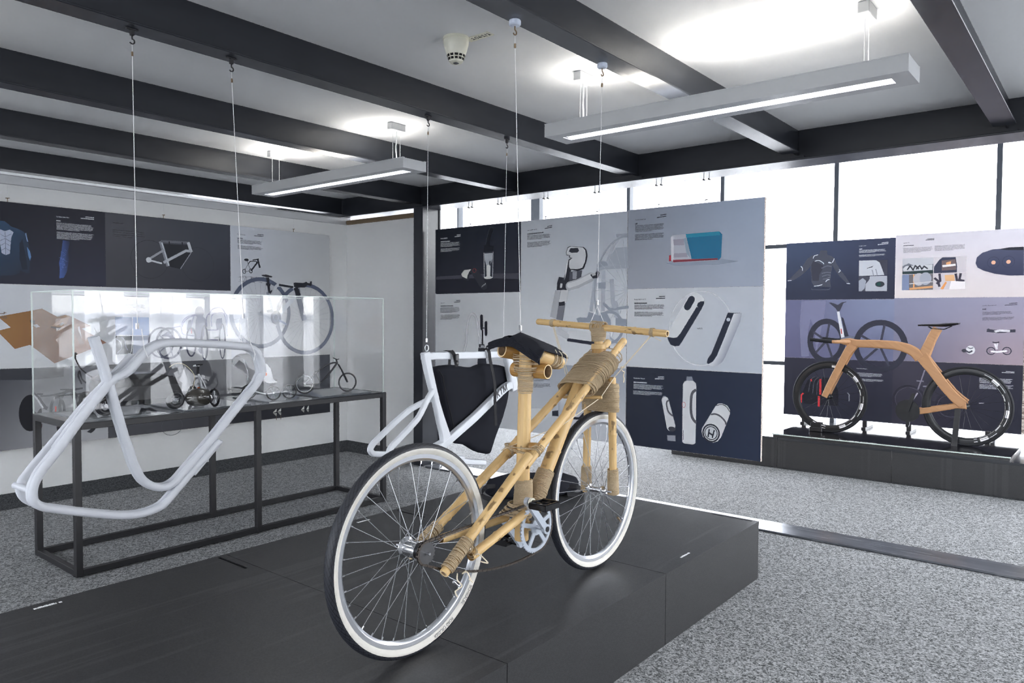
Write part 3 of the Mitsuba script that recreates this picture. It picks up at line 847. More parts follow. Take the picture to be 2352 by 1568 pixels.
def bicycle_wheel(w, c, front):
    """Parts of a 28 inch white-wall wheel, its axle along y, as children of the bicycle."""
    c = np.array(c, float)
    k = w
    # tyre: profile from one bead over the tread to the other, black middle and pale walls
    ang = np.linspace(-1.45, 1.45, 15)
    pr = [(0.3290 + 0.0190 * max(math.cos(q), 0.0) ** 0.8, 0.0195 * math.sin(q) / math.sin(1.45)) for q in ang]
    mesh, uv = lathe(pr, 96, axis='y', at=c, uvs=True)
    obj('tyre', mesh, 'tyre_tread', k, smooth=True, uv=uv)
    for s in (-1, 1):
        wp = [(0.3325, s * 0.0196), (0.330, s * 0.0202), (0.325, s * 0.0197), (0.319, s * 0.0172), (0.3125, s * 0.0130)]
        obj('whitewall', lathe(wp, 96, axis='y', at=c), 'whitewall', k, smooth=60)
    rim = [(0.3130, -0.0122), (0.3130, 0.0122), (0.2990, 0.0115), (0.2935, 0.0085), (0.2890, 0.0030), (0.2890, -0.0030), (0.2935, -0.0085), (0.2990, -0.0115)]
    obj('rim', lathe(rim, 96, axis='y', at=c, closed_profile=True), 'rim_alloy', k, smooth=25)
    if front:
        hp = [(0.005, -0.052), (0.009, -0.05), (0.010, -0.036), (0.021, -0.034), (0.021, -0.030), (0.013, -0.026), (0.011, 0), (0.013, 0.026), (0.021, 0.030), (0.021, 0.034), (0.010, 0.036), (0.009, 0.05), (0.005, 0.052)]
        fl, yo = 0.0195, (0.032, -0.032)
    else:
        hp = [(0.006, -0.060), (0.014, -0.055), (0.020, -0.042), (0.034, -0.036), (0.034, -0.031), (0.027, -0.028), (0.028, 0.0), (0.027, 0.024), (0.036, 0.030), (0.036, 0.035), (0.026, 0.040), (0.016, 0.052), (0.006, 0.06)]
        fl, yo = 0.0325, (0.032, -0.033)
    obj('hub', lathe(hp, 28, axis='y', at=c), 'chrome', k, smooth=35)
    obj('axle', rod(c + [0, -0.078, 0], c + [0, 0.078, 0], 0.0045, 8), 'steel', k)
    n = 36
    for i in range(n):
        side = i % 2
        j = i // 2
        a_rim = 2 * PI * (i + 0.25) / n
        lead = 0.62 if (j % 2) else -0.62
        a_hub = a_rim + lead
        pr_ = c + [0.290 * math.cos(a_rim), 0.002 * (1 - 2 * side), 0.290 * math.sin(a_rim)]
        ph = c + [fl * math.cos(a_hub), yo[side] + 0.002 * (j % 2), fl * math.sin(a_hub)]
        obj('spoke', rod(ph, pr_, 0.0011, 5), 'spoke_steel', k)
    for i in range(n):
        a_rim = 2 * PI * (i + 0.25) / n
        d = np.array([math.cos(a_rim), 0, math.sin(a_rim)])
        obj('spoke_nipple', rod(c + d * 0.279, c + d * 0.2895, 0.0022, 5), 'chrome', k)
    av = -0.72 if front else -0.70
    d = np.array([math.cos(av), 0, math.sin(av)])
    obj('valve', cat_mesh([rod(c + d * 0.262, c + d * 0.29, 0.0035, 7), rod(c + d * 0.250, c + d * 0.263, 0.0052, 8)]), 'bronze' if front else 'steel', k)


mat('rim_alloy', [0.70, 0.72, 0.76], 0.22, 0.92)
mat('spoke_steel', [0.45, 0.46, 0.48], 0.3, 0.9)
YB = 1.77
bike = thing('bamboo_bicycle', 'bicycle built of bamboo tubes lashed with twine, standing on the black platform', 'bicycle')
CR, CF = [1.666, YB, ZP + 0.348], [2.767, YB, ZP + 0.348]
bicycle_wheel(fresh(bike + '__rear_wheel'), CR, False)
bicycle_wheel(fresh(bike + '__front_wheel'), CF, True)
# tyre lettering, dark on the pale wall of the rear wheel's near side
for word, a0, rr in (('SCHWALBE', -0.62, 0.323), ('ROAD CRUISER', -1.02, 0.323)):
    tm = meshkit.text_mesh(word, 0.0095, 0.0004)
    v = tm.vertices
    al = a0 - v[:, 0] / rr
    rad = rr - 0.0045 + v[:, 1]
    tm = trimesh.Trimesh(np.stack([CR[0] + rad * np.cos(al), np.interp(rad, [0.3125, 0.319, 0.326, 0.333], [YB - 0.0136, YB - 0.0178, YB - 0.0203, YB - 0.0208]) - v[:, 2], CR[2] + rad * np.sin(al)], 1), tm.faces, process=False)
    obj('tyre_lettering', tm, 'black_letter', bike)

# frame tubes
def tubes(name, a, b, r0, r1, nodes=(), m='bamboo', ends=(False, False), wall=0.3):
    k = culm(name, a, b, r0, r1, bike, nodes, m)
    end_rings(a, b, r0, r1, wall, k, ends)
    return k


tubes('seat_tube', (2.238, YB, 0.560), (2.259, YB, 1.305), 0.0275, 0.0250, (0.345,))
tubes('down_tube', (2.315, YB, 0.690), (2.640, YB, 1.150), 0.0285, 0.0270, (0.235,))
tubes('seat_stay', (1.722, 1.685, 0.585), (2.190, 1.698, 0.905), 0.0165, 0.0185, (0.50,), ends=(True, False), wall=0.42)
tubes('seat_stay', (1.728, 1.858, 0.606), (2.252, 1.845, 0.895), 0.0165, 0.0185, (0.21, 0.42), ends=(True, False), wall=0.42)
tubes('top_tube', (2.170, 1.700, 0.868), (2.897, 1.712, 1.319), 0.0170, 0.0165, (0.11, 0.43, 0.62))
tubes('top_tube', (2.215, 1.838, 0.885), (2.943, 1.822, 1.309), 0.0170, 0.0165, (0.10, 0.36, 0.60))
tubes('chain_stay', (1.860, 1.693, 0.605), (2.200, 1.722, 0.680), 0.0165, 0.0165, (0.16,))
tubes('chain_stay', (1.870, 1.845, 0.634), (2.215, 1.825, 0.645), 0.0165, 0.0165, (0.20,))
tubes('fork_leg', (2.812, 1.708, 0.640), (2.790, 1.708, 1.160), 0.0165, 0.0180, (0.27,))
tubes('fork_leg', (2.783, 1.832, 0.640), (2.783, 1.826, 1.160), 0.0165, 0.0180, (0.24,))
tubes('head_tube', (2.780, YB, 1.120), (2.778, YB, 1.300), 0.0300, 0.0300, (0.05,), 'bamboo_brown')
tubes('stem', (2.778, YB, 1.290), (2.777, YB, 1.372), 0.0200, 0.0185)
tubes('handlebar', (2.780, 2.109, 1.401), (2.780, 1.437, 1.357), 0.0140, 0.0150, (0.12, 0.52), ends=(False, True), wall=0.35)
tubes('brake_peg', (2.622, 1.850, 1.079), (2.683, 1.690, 1.083), 0.0075, 0.0075, ends=(False, True), wall=0.9)
tubes('cross_tube', (2.291, 1.855, 1.216), (2.296, 1.690, 1.214), 0.029, 0.029, (), 'bamboo_brown', ends=(True, True), wall=0.18)
tubes('saddle_tube', (2.204, 1.845, 1.297), (2.395, 1.800, 1.262), 0.0305, 0.0285, (0.07,), 'bamboo_brown', ends=(True, False), wall=0.22)
tubes('saddle_tube', (2.255, 1.715, 1.282), (2.440, 1.742, 1.240), 0.0305, 0.0285, (0.09,), 'bamboo', ends=(True, False), wall=0.22)
for x, y, z in ((2.252, 1.715, 0.925), (2.262, 1.815, 0.905)):
    k = tubes('lashing_ring', (x - 0.004, y + 0.022, z), (x + 0.004, y - 0.022, z), 0.018, 0.018, (), 'bamboo_brown', ends=(True, True), wall=0.25)
obj('head_collar', lathe([(0.0305, 0), (0.033, 0.002), (0.033, 0.022), (0.021, 0.024)], 22, at=(2.779, YB, 1.283)), 'bamboo', bike, smooth=30, uv=None)

# twine lashings
ZV, XV, YV = np.array([0, 0, 1.0]), np.array([1.0, 0, 0]), np.array([0, 1.0, 0])
around(bike, (2.245, YB, 0.655), (2.250, YB, 0.795), 0.037, 0.0315, 36, seed=1, layers=2)
around(bike, (2.300, YB, 0.668), (2.395, YB, 0.805), 0.036, 0.0325, 34, seed=2, layers=2)
d = unit(np.array([0.727, 0.01, 0.45]))
nrm = np.array([-d[2], 0, d[0]])
c0, c1 = np.array([2.600, YB - 0.002, 1.118]), np.array([2.800, YB - 0.002, 1.232])
wrap(bike, c0, c1, YV * 0.086, nrm * 0.034, YV * 0.080, nrm * 0.050, 44, seed=3, p=2.6, layers=2, r=0.0023)
wrap(bike, c0 + d * 0.10, c1 + d * 0.045, YV * 0.082, nrm * 0.052, YV * 0.078, nrm * 0.050, 14, seed=4, p=2.4, wob=2.2, r=0.0023)
wrap(bike, (2.792, 1.767, 1.010), (2.788, 1.767, 1.132), XV * 0.024, YV * 0.086, XV * 0.030, YV * 0.086, 46, seed=5, p=3.2, layers=2, r=0.0023)
wrap(bike, (2.790, 1.767, 1.128), (2.786, 1.767, 1.150), XV * 0.030, YV * 0.082, XV * 0.026, YV * 0.050, 6, seed=6, p=2.4, wob=1.5)
around(bike, (2.812, 1.708, 0.645), (2.806, 1.708, 0.755), 0.0235, 0.0215, 28, seed=7, layers=2, wob=0.8)
around(bike, (2.783, 1.832, 0.650), (2.783, 1.832, 0.755), 0.0225, 0.0205, 27, seed=8, layers=2, wob=0.8)
around(bike, (1.738, 1.6855, 0.596), (1.842, 1.689, 0.667), 0.0205, 0.0215, 21, seed=9, layers=2, wob=1.0)
around(bike, (1.742, 1.8575, 0.614), (1.865, 1.853, 0.682), 0.0205, 0.0215, 22, seed=10, layers=2, wob=1.0)
around(bike, (2.777, YB, 1.318), (2.777, YB, 1.378), 0.0285, 0.0325, 16, seed=11, layers=2, wob=0.9)
wrap(bike, (2.777, YB - 0.034, 1.378), (2.777, YB + 0.034, 1.383), XV * 0.024, ZV * 0.024, XV * 0.024, ZV * 0.024, 12, seed=12, wob=3.0)
around(bike, (2.780, 2.030, 1.3955), (2.780, 2.010, 1.3945), 0.0165, 0.0165, 7, seed=13, wob=1.0)
around(bike, (2.780, 1.515, 1.362), (2.780, 1.500, 1.361), 0.0172, 0.0172, 6, seed=14, wob=1.2)
around(bike, (2.256, YB, 1.130), (2.259, YB, 1.215), 0.0285, 0.0295, 20, seed=15, wob=1.0)
wrap(bike, (2.258, YB, 1.205), (2.262, YB, 1.285), YV * 0.040, XV * 0.042, YV * 0.060, XV * 0.040, 12, seed=16, wob=3.0, p=2.2, r=0.0018)
around(bike, (2.345, 1.728, 1.262), (2.415, 1.738, 1.246), 0.0315, 0.0310, 9, seed=17, wob=1.4, r=0.0019)
wrap(bike, (2.242, YB, 0.905), (2.248, YB, 0.925), XV * 0.034, YV * 0.086, XV * 0.034, YV * 0.086, 4, seed=18, wob=2.5, p=2.3, r=0.0018)
around(bike, (2.232, 1.704, 0.908), (2.262, 1.705, 0.926), 0.0215, 0.0215, 5, seed=19, wob=2.0)
around(bike, (2.225, 1.842, 0.885), (2.262, 1.838, 0.905), 0.0215, 0.0215, 5, seed=20, wob=2.0)
wrap(bike, (2.195, YB, 0.662), (2.245, YB, 0.700), XV * 0.035, YV * 0.072, XV * 0.040, YV * 0.060, 12, seed=21, wob=4.0, p=2.2, r=0.0026)
around(bike, (1.845, 1.692, 0.640), (1.880, 1.694, 0.612), 0.0175, 0.0175, 4, seed=22, wob=1.5)
# loose ends and knots
for i, (x, y, z) in enumerate(((1.765, 1.664, 0.580), (1.805, 1.662, 0.578), (1.86, 1.668, 0.618), (1.752, 1.880, 0.640), (2.84, 1.69, 1.205), (2.845, 1.69, 1.190))):
    g = np.random.default_rng(40 + i)
    q = np.array([x, y, z]) + np.cumsum(np.vstack([[0, 0, 0], g.normal(0, 0.012, (5, 3)) - [0, 0, 0.006]]), 0)
    obj('loose_end', tube(spline(q, 4), 0.0024, 5), 'pale_string', bike, smooth=True)
# tension strings from the handlebar over the peg to the frame
for pts in ([(2.78, 2.022, 1.384), (2.66, 1.862, 1.172)], [(2.78, 2.016, 1.382), (2.665, 1.852, 1.168)],
            [(2.78, 1.507, 1.352), (2.785, 1.690, 1.165), (2.70, 1.705, 1.083)], [(2.78, 1.512, 1.351), (2.786, 1.692, 1.163)],
            [(2.70, 1.703, 1.083), (2.46, 1.738, 0.985), (2.20, 1.845, 0.905)]):
    obj('tension_string', tube(pts, 0.0020, 5), 'pale_string', bike)
obj('string_tail', tube(spline([(2.78, 1.506, 1.350), (2.782, 1.492, 1.338), (2.786, 1.470, 1.327)], 4), 0.0018, 5), 'pale_string', bike)

# saddle cover
rows = []
for x, yl, zl, yr, zr, zm, ym in ((2.180, 1.905, 1.318, 1.655, 1.268, 1.350, 1.775), (2.225, 1.908, 1.333, 1.655, 1.312, 1.366, 1.770), (2.300, 1.875, 1.322, 1.672, 1.300, 1.345, 1.768),
                                  (2.380, 1.845, 1.306, 1.690, 1.286, 1.322, 1.765), (2.450, 1.815, 1.288, 1.712, 1.276, 1.302, 1.764), (2.485, 1.795, 1.276, 1.728, 1.268, 1.282, 1.763)):
    row = []
    for q in np.linspace(0, 1, 15):
        y = yl + (ym - yl) * q * 2 if q < 0.5 else ym + (yr - ym) * (q - 0.5) * 2
        z = zl + (zm - zl) * (q * 2) ** 0.9 if q < 0.5 else zm + (zr - zm) * ((q - 0.5) * 2) ** 1.1
        z -= 0.016 * (math.exp(-((q - 0.04) / 0.05) ** 2) + math.exp(-((q - 0.96) / 0.05) ** 2)) + 0.006 * math.sin(q * PI * 4) ** 2
        row.append([x, y, z])
    rows.append(row)
G = np.array(rows)
G2 = G - [0, 0, 0.005]
ring = np.concatenate([G, G2[:, ::-1]], 1)
obj('saddle_cover', loft(ring), 'black_fabric', bike, smooth=50)
obj('cover_skirt', loft(np.array([[[x, y, z], [x, y, z - 0.03], [x + 0.004, y, z - 0.03], [x + 0.004, y, z]] for x, y, z in
                                  [(2.182 + 0.02 * abs(q - 0.45), 1.905 - 0.25 * q, 1.322 + 0.030 * math.sin(PI * q) - 0.045 * q * q) for q in np.linspace(0, 1, 12)]])), 'black_fabric', bike, smooth=50)
for i, s in enumerate((0.35, 0.55, 0.75)):
    x = 2.30 + 0.16 * s
    obj('saddle_string', tube(spline([(x - 0.02, 1.675 + 0.03 * s, 1.308 - 0.03 * s), (x, 1.69, 1.285 - 0.02 * s), (x + 0.01, 1.700, 1.255 - 0.02 * s), (x, 1.72, 1.232 - 0.01 * s)], 4), 0.0019, 5), 'pale_string', bike)

# cranks, chainring, chain, sprocket, pedals
BBX, BBZ = 2.252, 0.620
obj('bracket_axle', rod((BBX, 1.66, BBZ), (BBX, 1.885, BBZ), 0.009, 10), 'steel', bike)
obj('bracket_shell', rod((BBX, 1.725, BBZ), (BBX, 1.815, BBZ), 0.020, 18), 'chrome', bike, smooth=40)
yc = 1.708
teeth = []
for i in range(44):
    for f_, r_ in ((0.0, 0.1005), (0.3, 0.0975), (0.5, 0.0930), (0.7, 0.0975)):
        a = 2 * PI * (i + f_) / 44
        teeth.append((BBX + r_ * math.cos(a), BBZ + r_ * math.sin(a)))
shape = Polygon(teeth).difference(Point(BBX, BBZ).buffer(0.081, 48))
arms = [LineString([(BBX, BBZ), (BBX + 0.086 * math.cos(a), BBZ + 0.086 * math.sin(a))]).buffer(0.0085) for a in np.arange(5) * 2 * PI / 5 + 0.35]
shape = unary_union([shape, Point(BBX, BBZ).buffer(0.032)] + arms).buffer(-0.004).buffer(0.004) if False else unary_union([shape, Point(BBX, BBZ).buffer(0.032)] + arms)
obj('chainring', prism(max(getattr(shape, 'geoms', [shape]), key=lambda q: q.area), 'y', yc - 0.003, yc + 0.003), 'grey_silver', bike)


def crank(x1, z1, y, name):
    P = LineString([(BBX, BBZ), (x1, z1)]).buffer(0.0125)
    P = P.union(Point(BBX, BBZ).buffer(0.019)).union(Point(x1, z1).buffer(0.0155))
    k = obj(name, prism(P, 'y', y - 0.0075, y + 0.0075), 'grey_silver', bike)
    sgn = -1 if y < YB else 1
    obj('bolt_cap', rod((BBX, y + sgn * 0.0078, BBZ), (BBX, y + sgn * 0.010, BBZ), 0.0105, 16), 'black_plastic', k)
    return k


k = crank(2.140, 0.746, 1.664, 'crank')
tm = meshkit.text_mesh('SRAM', 0.008, 0.0004)
k2 = crank(2.364, 0.494, 1.876, 'crank')


def pedal(x, z, y0, sgn):
    k = fresh(bike + '__pedal')
    y = lambda q: y0 + sgn * q
    obj('spindle', cat_mesh([rod((x, y(0), z), (x, y(0.105), z), 0.0062, 10), rod((x, y(0.012), z), (x, y(0.03), z), 0.010, 12), rod((x, y(0.06), z), (x, y(0.104), z), 0.0125, 12)]), 'gloss_black', k)
    fr = [box(x - 0.045, x - 0.036, y(0.030), y(0.106), z - 0.012, z + 0.012, 0.003), box(x + 0.036, x + 0.045, y(0.030), y(0.106), z - 0.012, z + 0.012, 0.003),
          box(x - 0.045, x + 0.045, y(0.098), y(0.107), z - 0.012, z + 0.012, 0.003), box(x - 0.045, x + 0.045, y(0.028), y(0.034), z - 0.009, z + 0.009, 0.003)]
    obj('cage', cat_mesh(fr), 'gloss_black', k)
    obj('cage_bar', cat_mesh([box(x - 0.038, x + 0.038, y(0.062), y(0.068), z - 0.006, z + 0.006)]), 'chrome', k)
    obj('reflector', box(x + 0.0452, x + 0.047, y(0.05), y(0.09), z - 0.008, z + 0.008), 'orange_plastic', k)
    return k


pedal(2.140, 0.746, 1.656, -1)
obj('dust_cap', rod((2.140, 1.650, 0.746), (2.140, 1.640, 0.746), 0.0165, 18), 'cream_plastic', bike)
pedal(2.364, 0.494, 1.884, 1)
sx, sz = CR[0], CR[2]
sp = []
for i in range(18):
    for f_, r_ in ((0.0, 0.0395), (0.5, 0.0345)):
        a = 2 * PI * (i + f_) / 18
        sp.append((sx + r_ * math.cos(a), sz + r_ * math.sin(a)))
obj('sprocket', prism(sp, 'y', yc - 0.0015, yc + 0.0015), 'dark_steel', bike)
# chain path: over the sprocket, along the top, round the chainring, back along a sagging lower run
up = unit(np.array([BBX - sx, BBZ + 0.098 - (sz + 0.038)]))
path = [(sx + 0.038 * math.cos(a), sz + 0.038 * math.sin(a)) for a in np.linspace(-PI * 0.55, -PI * 1.5, 12)]
path += [(BBX + 0.098 * math.cos(a), BBZ + 0.098 * math.sin(a)) for a in np.linspace(PI * 0.5, -PI * 0.42, 26)]
e0, e1 = np.array(path[-1]), np.array(path[0])
path += [tuple(e0 + (e1 - e0) * q - np.array([0, 0.085 * 4 * q * (1 - q) * 0.55])) for q in np.linspace(0.06, 0.97, 22)]
path = dense(np.array(path + path[:1]), 0.003)
acc = np.concatenate([[0], np.cumsum(np.linalg.norm(np.diff(path, axis=0), axis=1))])
nl = int(acc[-1] / 0.0127) // 2 * 2
at = [np.array([np.interp(acc[-1] * i / nl, acc, path[:, 0]), np.interp(acc[-1] * i / nl, acc, path[:, 1])]) for i in range(nl + 1)]
plates, rollers = [], []
for i in range(nl):
    a_, b2 = at[i], at[i + 1]
    d_ = unit(b2 - a_)
    n_ = np.array([-d_[1], d_[0]])
    hw, off = 0.0042, (0.0028 if i % 2 else 0.0042)
    poly = [a_ - d_ * 0.004 + n_ * 0.002, a_ - d_ * 0.004 - n_ * 0.002, a_ - n_ * hw, (a_ + b2) / 2 - n_ * 0.0028, b2 - n_ * hw, b2 + d_ * 0.004 - n_ * 0.002, b2 + d_ * 0.004 + n_ * 0.002, b2 + n_ * hw, (a_ + b2) / 2 + n_ * 0.0028, a_ + n_ * hw]
    for s_ in (-1, 1):
        plates.append(prism(Polygon(poly).convex_hull if False else Polygon(poly), 'y', yc + s_ * off - 0.0006, yc + s_ * off + 0.0006))
    rollers.append(rod((a_[0], yc - 0.0050, a_[1]), (a_[0], yc + 0.0050, a_[1]), 0.0033, 6))
obj('chain', cat_mesh(plates + rollers), 'chain_steel', bike, kind='stuff', label='dark roller chain sagging under the right chain stay')
mat('chain_steel', [0.10, 0.085, 0.075], 0.38, 0.8)
x, y, z = WIRES[4]
wire('white wire holding up the saddle of the bamboo bicycle', (x, y, z), (2.232, 1.775, 1.372), 0.0013)
x, y, z = WIRES[5]
wire('white wire holding up the handlebar of the bamboo bicycle', (x, y, z), (2.765, YB, 1.478), 0.0013,
     loop=[[(2.765, YB, 1.470), (2.775, YB - 0.03, 1.398)], [(2.765, YB, 1.470), (2.775, YB + 0.04, 1.402)]])

# ---------------------------------------------------------------- display table with clear case
TX0, TX1, TY0, TY1, TZ = 1.588, 3.773, 4.303, 4.907, 0.838
t = thing('display_table', 'long black steel frame table under the clear case by the poster wall', 'table')
s_ = 0.035
TXM = 2.69
for x in (TX0, TXM - s_ / 2, TX1 - s_):
    for y in (TY0, TY1 - s_):
        obj('leg', box(x, x + s_, y, y + s_, 0.006, TZ, 0.002), 'black_metal', t)
for z in (0.008, TZ - 0.036):
    for y in (TY0, TY1 - s_):
        obj('rail', box(TX0 + s_, TX1 - s_, y + 0.001, y + s_ - 0.001, z, z + 0.034, 0.002), 'black_metal', t)
    for x in (TX0, TX1 - s_):
        obj('rail', box(x + 0.001, x + s_ - 0.001, TY0 + s_, TY1 - s_, z, z + 0.034, 0.002), 'black_metal', t)
for x in (TX0 + 0.05, TX1 - 0.05):
    for y in (TY0 + 0.018, TY1 - 0.018):
        obj('levelling_foot', lathe([(0, 0), (0.012, 0), (0.012, 0.004), (0.004, 0.006), (0.004, 0.012)], 10, at=(x, y, 0)), 'steel', t)
obj('table_top', box(TX0 + 0.002, TX1 - 0.002, TY0 + 0.002, TY1 - 0.002, TZ - 0.002, TZ + 0.003), 'satin_black_top', t)

t = thing('clear_case', 'large clear acrylic case on the black table, full of faint reflections', 'display case')
cx0, cx1, cy0, cy1, cz0, cz1 = 1.592, 3.745, 4.308, 4.900, TZ + 0.0035, 1.552


def sheet(name, pts):
    obj(name, trimesh.Trimesh(pts, [[0, 1, 2], [0, 2, 3]], process=False), 'clear_sheet', t)


sheet('front_sheet', [[cx0, cy0, cz0], [cx1, cy0, cz0], [cx1, cy0, cz1], [cx0, cy0, cz1]])
sheet('back_sheet', [[cx1, cy1, cz0], [cx0, cy1, cz0], [cx0, cy1, cz1], [cx1, cy1, cz1]])
sheet('end_sheet', [[cx0, cy1, cz0], [cx0, cy0, cz0], [cx0, cy0, cz1], [cx0, cy1, cz1]])
sheet('end_sheet', [[cx1, cy0, cz0], [cx1, cy1, cz0], [cx1, cy1, cz1], [cx1, cy0, cz1]])
sheet('top_sheet', [[cx0, cy0, cz1], [cx1, cy0, cz1], [cx1, cy1, cz1], [cx0, cy1, cz1]])
e = 0.004
for x in (cx0, cx1):
    for y in (cy0, cy1):
        obj('glued_edge', box(x - e, x + e, y - e / 2, y + e / 2, cz0, cz1), 'sheet_edge', t)
for y in (cy0, cy1):
    obj('top_edge', box(cx0 + e, cx1 - e, y - e / 2, y + e / 2, cz1 - 0.003, cz1 + 0.002), 'sheet_edge', t)
for x in (cx0, cx1):
    obj('top_edge', box(x - e / 2, x + e / 2, cy0 + e, cy1 - e, cz1 - 0.003, cz1 + 0.002), 'sheet_edge', t)

ZT = TZ + 0.003
for lab, a, b in (('pale glass plate under the black vehicle model in the case', 1.66, 2.10), ('shiny glass plate under the white toy bicycle in the case', 2.21, 2.66),
                  ('shiny glass plate under the white canopy tricycle model', 2.79, 3.13), ('shiny glass plate under the black bicycle model', 3.19, 3.66)):
    tag(obj('glass_plate', box(a, b, 4.345, 4.79, ZT, ZT + 0.008, 0.001), 'plate_glass'), lab, 'plate')
mat('plate_glass', [0.10, 0.11, 0.12], 0.05, spec=0.9)
ZG = ZT + 0.008


def ring_wheel(k, c, r, tyre_r, axis, m='black_plastic', spokes=5, disc=None, hub=0.2, hub_m='steel', spoke_w=0.05):
    """Small model wheel: tyre and a plain spoked centre."""
    ax = unit(axis)
    u = unit(np.cross([0, 0, 1.0], ax))
    v = np.cross(ax, u)
    c = np.array(c, float)
    a = np.arange(40) * 2 * PI / 40
    obj('tyre', tube(c + (r - tyre_r) * (np.cos(a)[:, None] * u + np.sin(a)[:, None] * v), tyre_r, 10, closed=True, up=ax), m, k, smooth=True)
    for i in range(spokes):
        q = 2 * PI * i / spokes + 0.3
        d_ = math.cos(q) * u + math.sin(q) * v
        obj('spoke', rod(c + d_ * r * hub * 0.7, c + d_ * (r - 1.4 * tyre_r), r * spoke_w, 6), hub_m, k)
    obj('hub', rod(c - ax * r * 0.16, c + ax * r * 0.16, r * hub, 16), hub_m, k, smooth=40)


# black pod vehicle model
t = thing('pod_vehicle_model', 'black faceted pod vehicle model at the left end of the clear case', 'model vehicle')
lo = [(1.80, 4.42), (2.24, 4.42), (2.26, 4.60), (2.20, 4.76), (1.84, 4.76), (1.78, 4.60)]
rings = []
for z_, s, sh in ((ZG + 0.045, 0.80, 0.0), (ZG + 0.075, 0.98, 0.0), (ZG + 0.155, 1.0, 0.0), (ZG + 0.195, 0.90, -0.01), (ZG + 0.222, 0.58, -0.03)):
    q = np.array(lo)
    cen = q.mean(0)
    q = cen + (q - cen) * s + [sh, 0]
    rings.append(np.c_[q, np.full(len(q), z_)])
obj('body', loft(np.array(rings)), 'black_plastic', t)
obj('windscreen', loft(np.array([[(2.05, 4.435, ZG + 0.16), (2.23, 4.435, ZG + 0.16), (2.20, 4.47, ZG + 0.198), (2.05, 4.47, ZG + 0.198)],
                                 [(2.05, 4.431, ZG + 0.158), (2.235, 4.431, ZG + 0.158), (2.205, 4.467, ZG + 0.202), (2.05, 4.467, ZG + 0.202)]])), 'gloss_black', t)
for x, y in ((1.80, 4.43), (2.20, 4.43), (1.82, 4.74), (2.18, 4.74)):
    k = fresh(t + '__wheel')
    ring_wheel(k, (x, y, ZG + 0.058), 0.058, 0.016, (0, 1, 0), 'black_plastic', 5, hub_m='grey_metal')
obj('mirror_arm', tube(spline([(1.86, 4.74, ZG + 0.19), (1.80, 4.76, ZG + 0.25), (1.765, 4.76, ZG + 0.325), (1.775, 4.76, ZG + 0.345)], 5), [0.004] * 10 + [0.008] * 6, 7), 'black_plastic', t, smooth=True)
obj('tow_bar', rod((1.79, 4.55, ZG + 0.125), (1.60 + 0.02, 4.62, ZG + 0.115), 0.004, 7), 'black_plastic', t)
t = thing('smoky_visor_model', 'smoky clear helmet shaped model beside the black pod vehicle', 'model')
rr = []
for x, r_ in ((2.24, 0.012), (2.26, 0.040), (2.30, 0.056), (2.34, 0.058), (2.375, 0.050), (2.385, 0.046)):
    a = np.arange(10) * 2 * PI / 10
    rr.append(np.c_[np.full(10, x + 0.025), 4.43 + r_ * np.cos(a), ZG + 0.060 + r_ * np.sin(a)])
obj('shell', loft(np.array(rr)), 'smoky_gloss', t, smooth=40)
obj('stand', cat_mesh([box(2.225, 2.229, 4.40, 4.46, ZG, ZG + 0.05), box(2.245, 2.249, 4.40, 4.46, ZG, ZG + 0.05)]), 'clear_sheet', t)
obj('cable', tube(spline([(2.33, 4.47, ZG + 0.1), (2.36, 4.50, ZG + 0.19), (2.31, 4.52, ZG + 0.26), (2.25, 4.52, ZG + 0.27), (2.21, 4.52, ZG + 0.25)], 6), 0.0025, 6), 'pale_string', t, smooth=True)
mat('smoky_gloss', [0.045, 0.042, 0.035], 0.08, spec=0.9)

# white toy bicycle
t = thing('toy_bicycle_model', 'small white folding bicycle model with two black wheels in the clear case', 'model bicycle')
wa, wb = [(2.419, 4.6319), (2.4206, 4.3703)]
wd = unit(np.array([wb[0] - wa[0], wb[1] - wa[1], 0]))
ax = np.cross(wd, [0, 0, 1.0])
R_ = 0.058
for c in (wa, wb):
    ring_wheel(fresh(t + '__wheel'), (c[0], c[1], ZG + R_), R_, 0.0075, ax, 'black_plastic', 5, hub_m='white_plastic', hub=0.22, spoke_w=0.06)
A, B = np.array([wa[0], wa[1], ZG + R_]), np.array([wb[0], wb[1], ZG + R_])
M_ = A + (B - A) * 0.50
pm = M_ + [0, 0, -0.006]
obj('main_beam', bar([A + ax * 0.014 + [0, 0, 0.004], A + (B - A) * 0.3 + ax * 0.012, M_, A + (B - A) * 0.72 + ax * 0.014, B + ax * 0.016], 0.020, 0.016, 0.006, up=ax), 'white_plastic', t, smooth=40)
obj('gearbox', bar([pm + wd * -0.02 - [0, 0, 0.012], pm + [0, 0, 0.012]], [0.040, 0.034], 0.030, 0.010, up=ax), 'white_plastic', t, smooth=40)
sp_ = [A + (B - A) * 0.46 + [0, 0, 0.01], A + (B - A) * 0.36 + [0, 0, 0.08], A + (B - A) * 0.27 + [0, 0, 0.135]]
obj('seat_mast', bar(spline(sp_, 4), np.linspace(0.022, 0.012, 9), 0.014, 0.005, up=ax), 'white_plastic', t, smooth=40)
sp_ = [A + (B - A) * 0.66 + [0, 0, 0.015], A + (B - A) * 0.56 + [0, 0, 0.07], A + (B - A) * 0.32 + [0, 0, 0.125]]
obj('brace', bar(spline(sp_, 4), 0.009, 0.010, 0.003, up=ax), 'white_plastic', t, smooth=40)
q0 = A + (B - A) * 0.24 + [0, 0, 0.135]
obj('seat_post', bar([q0, q0 + [0, 0, 0.04], q0 + wd * 0.008 + [0, 0, 0.052]], [0.014, 0.018, 0.02], 0.012, 0.004, up=ax), 'black_plastic', t, smooth=40)
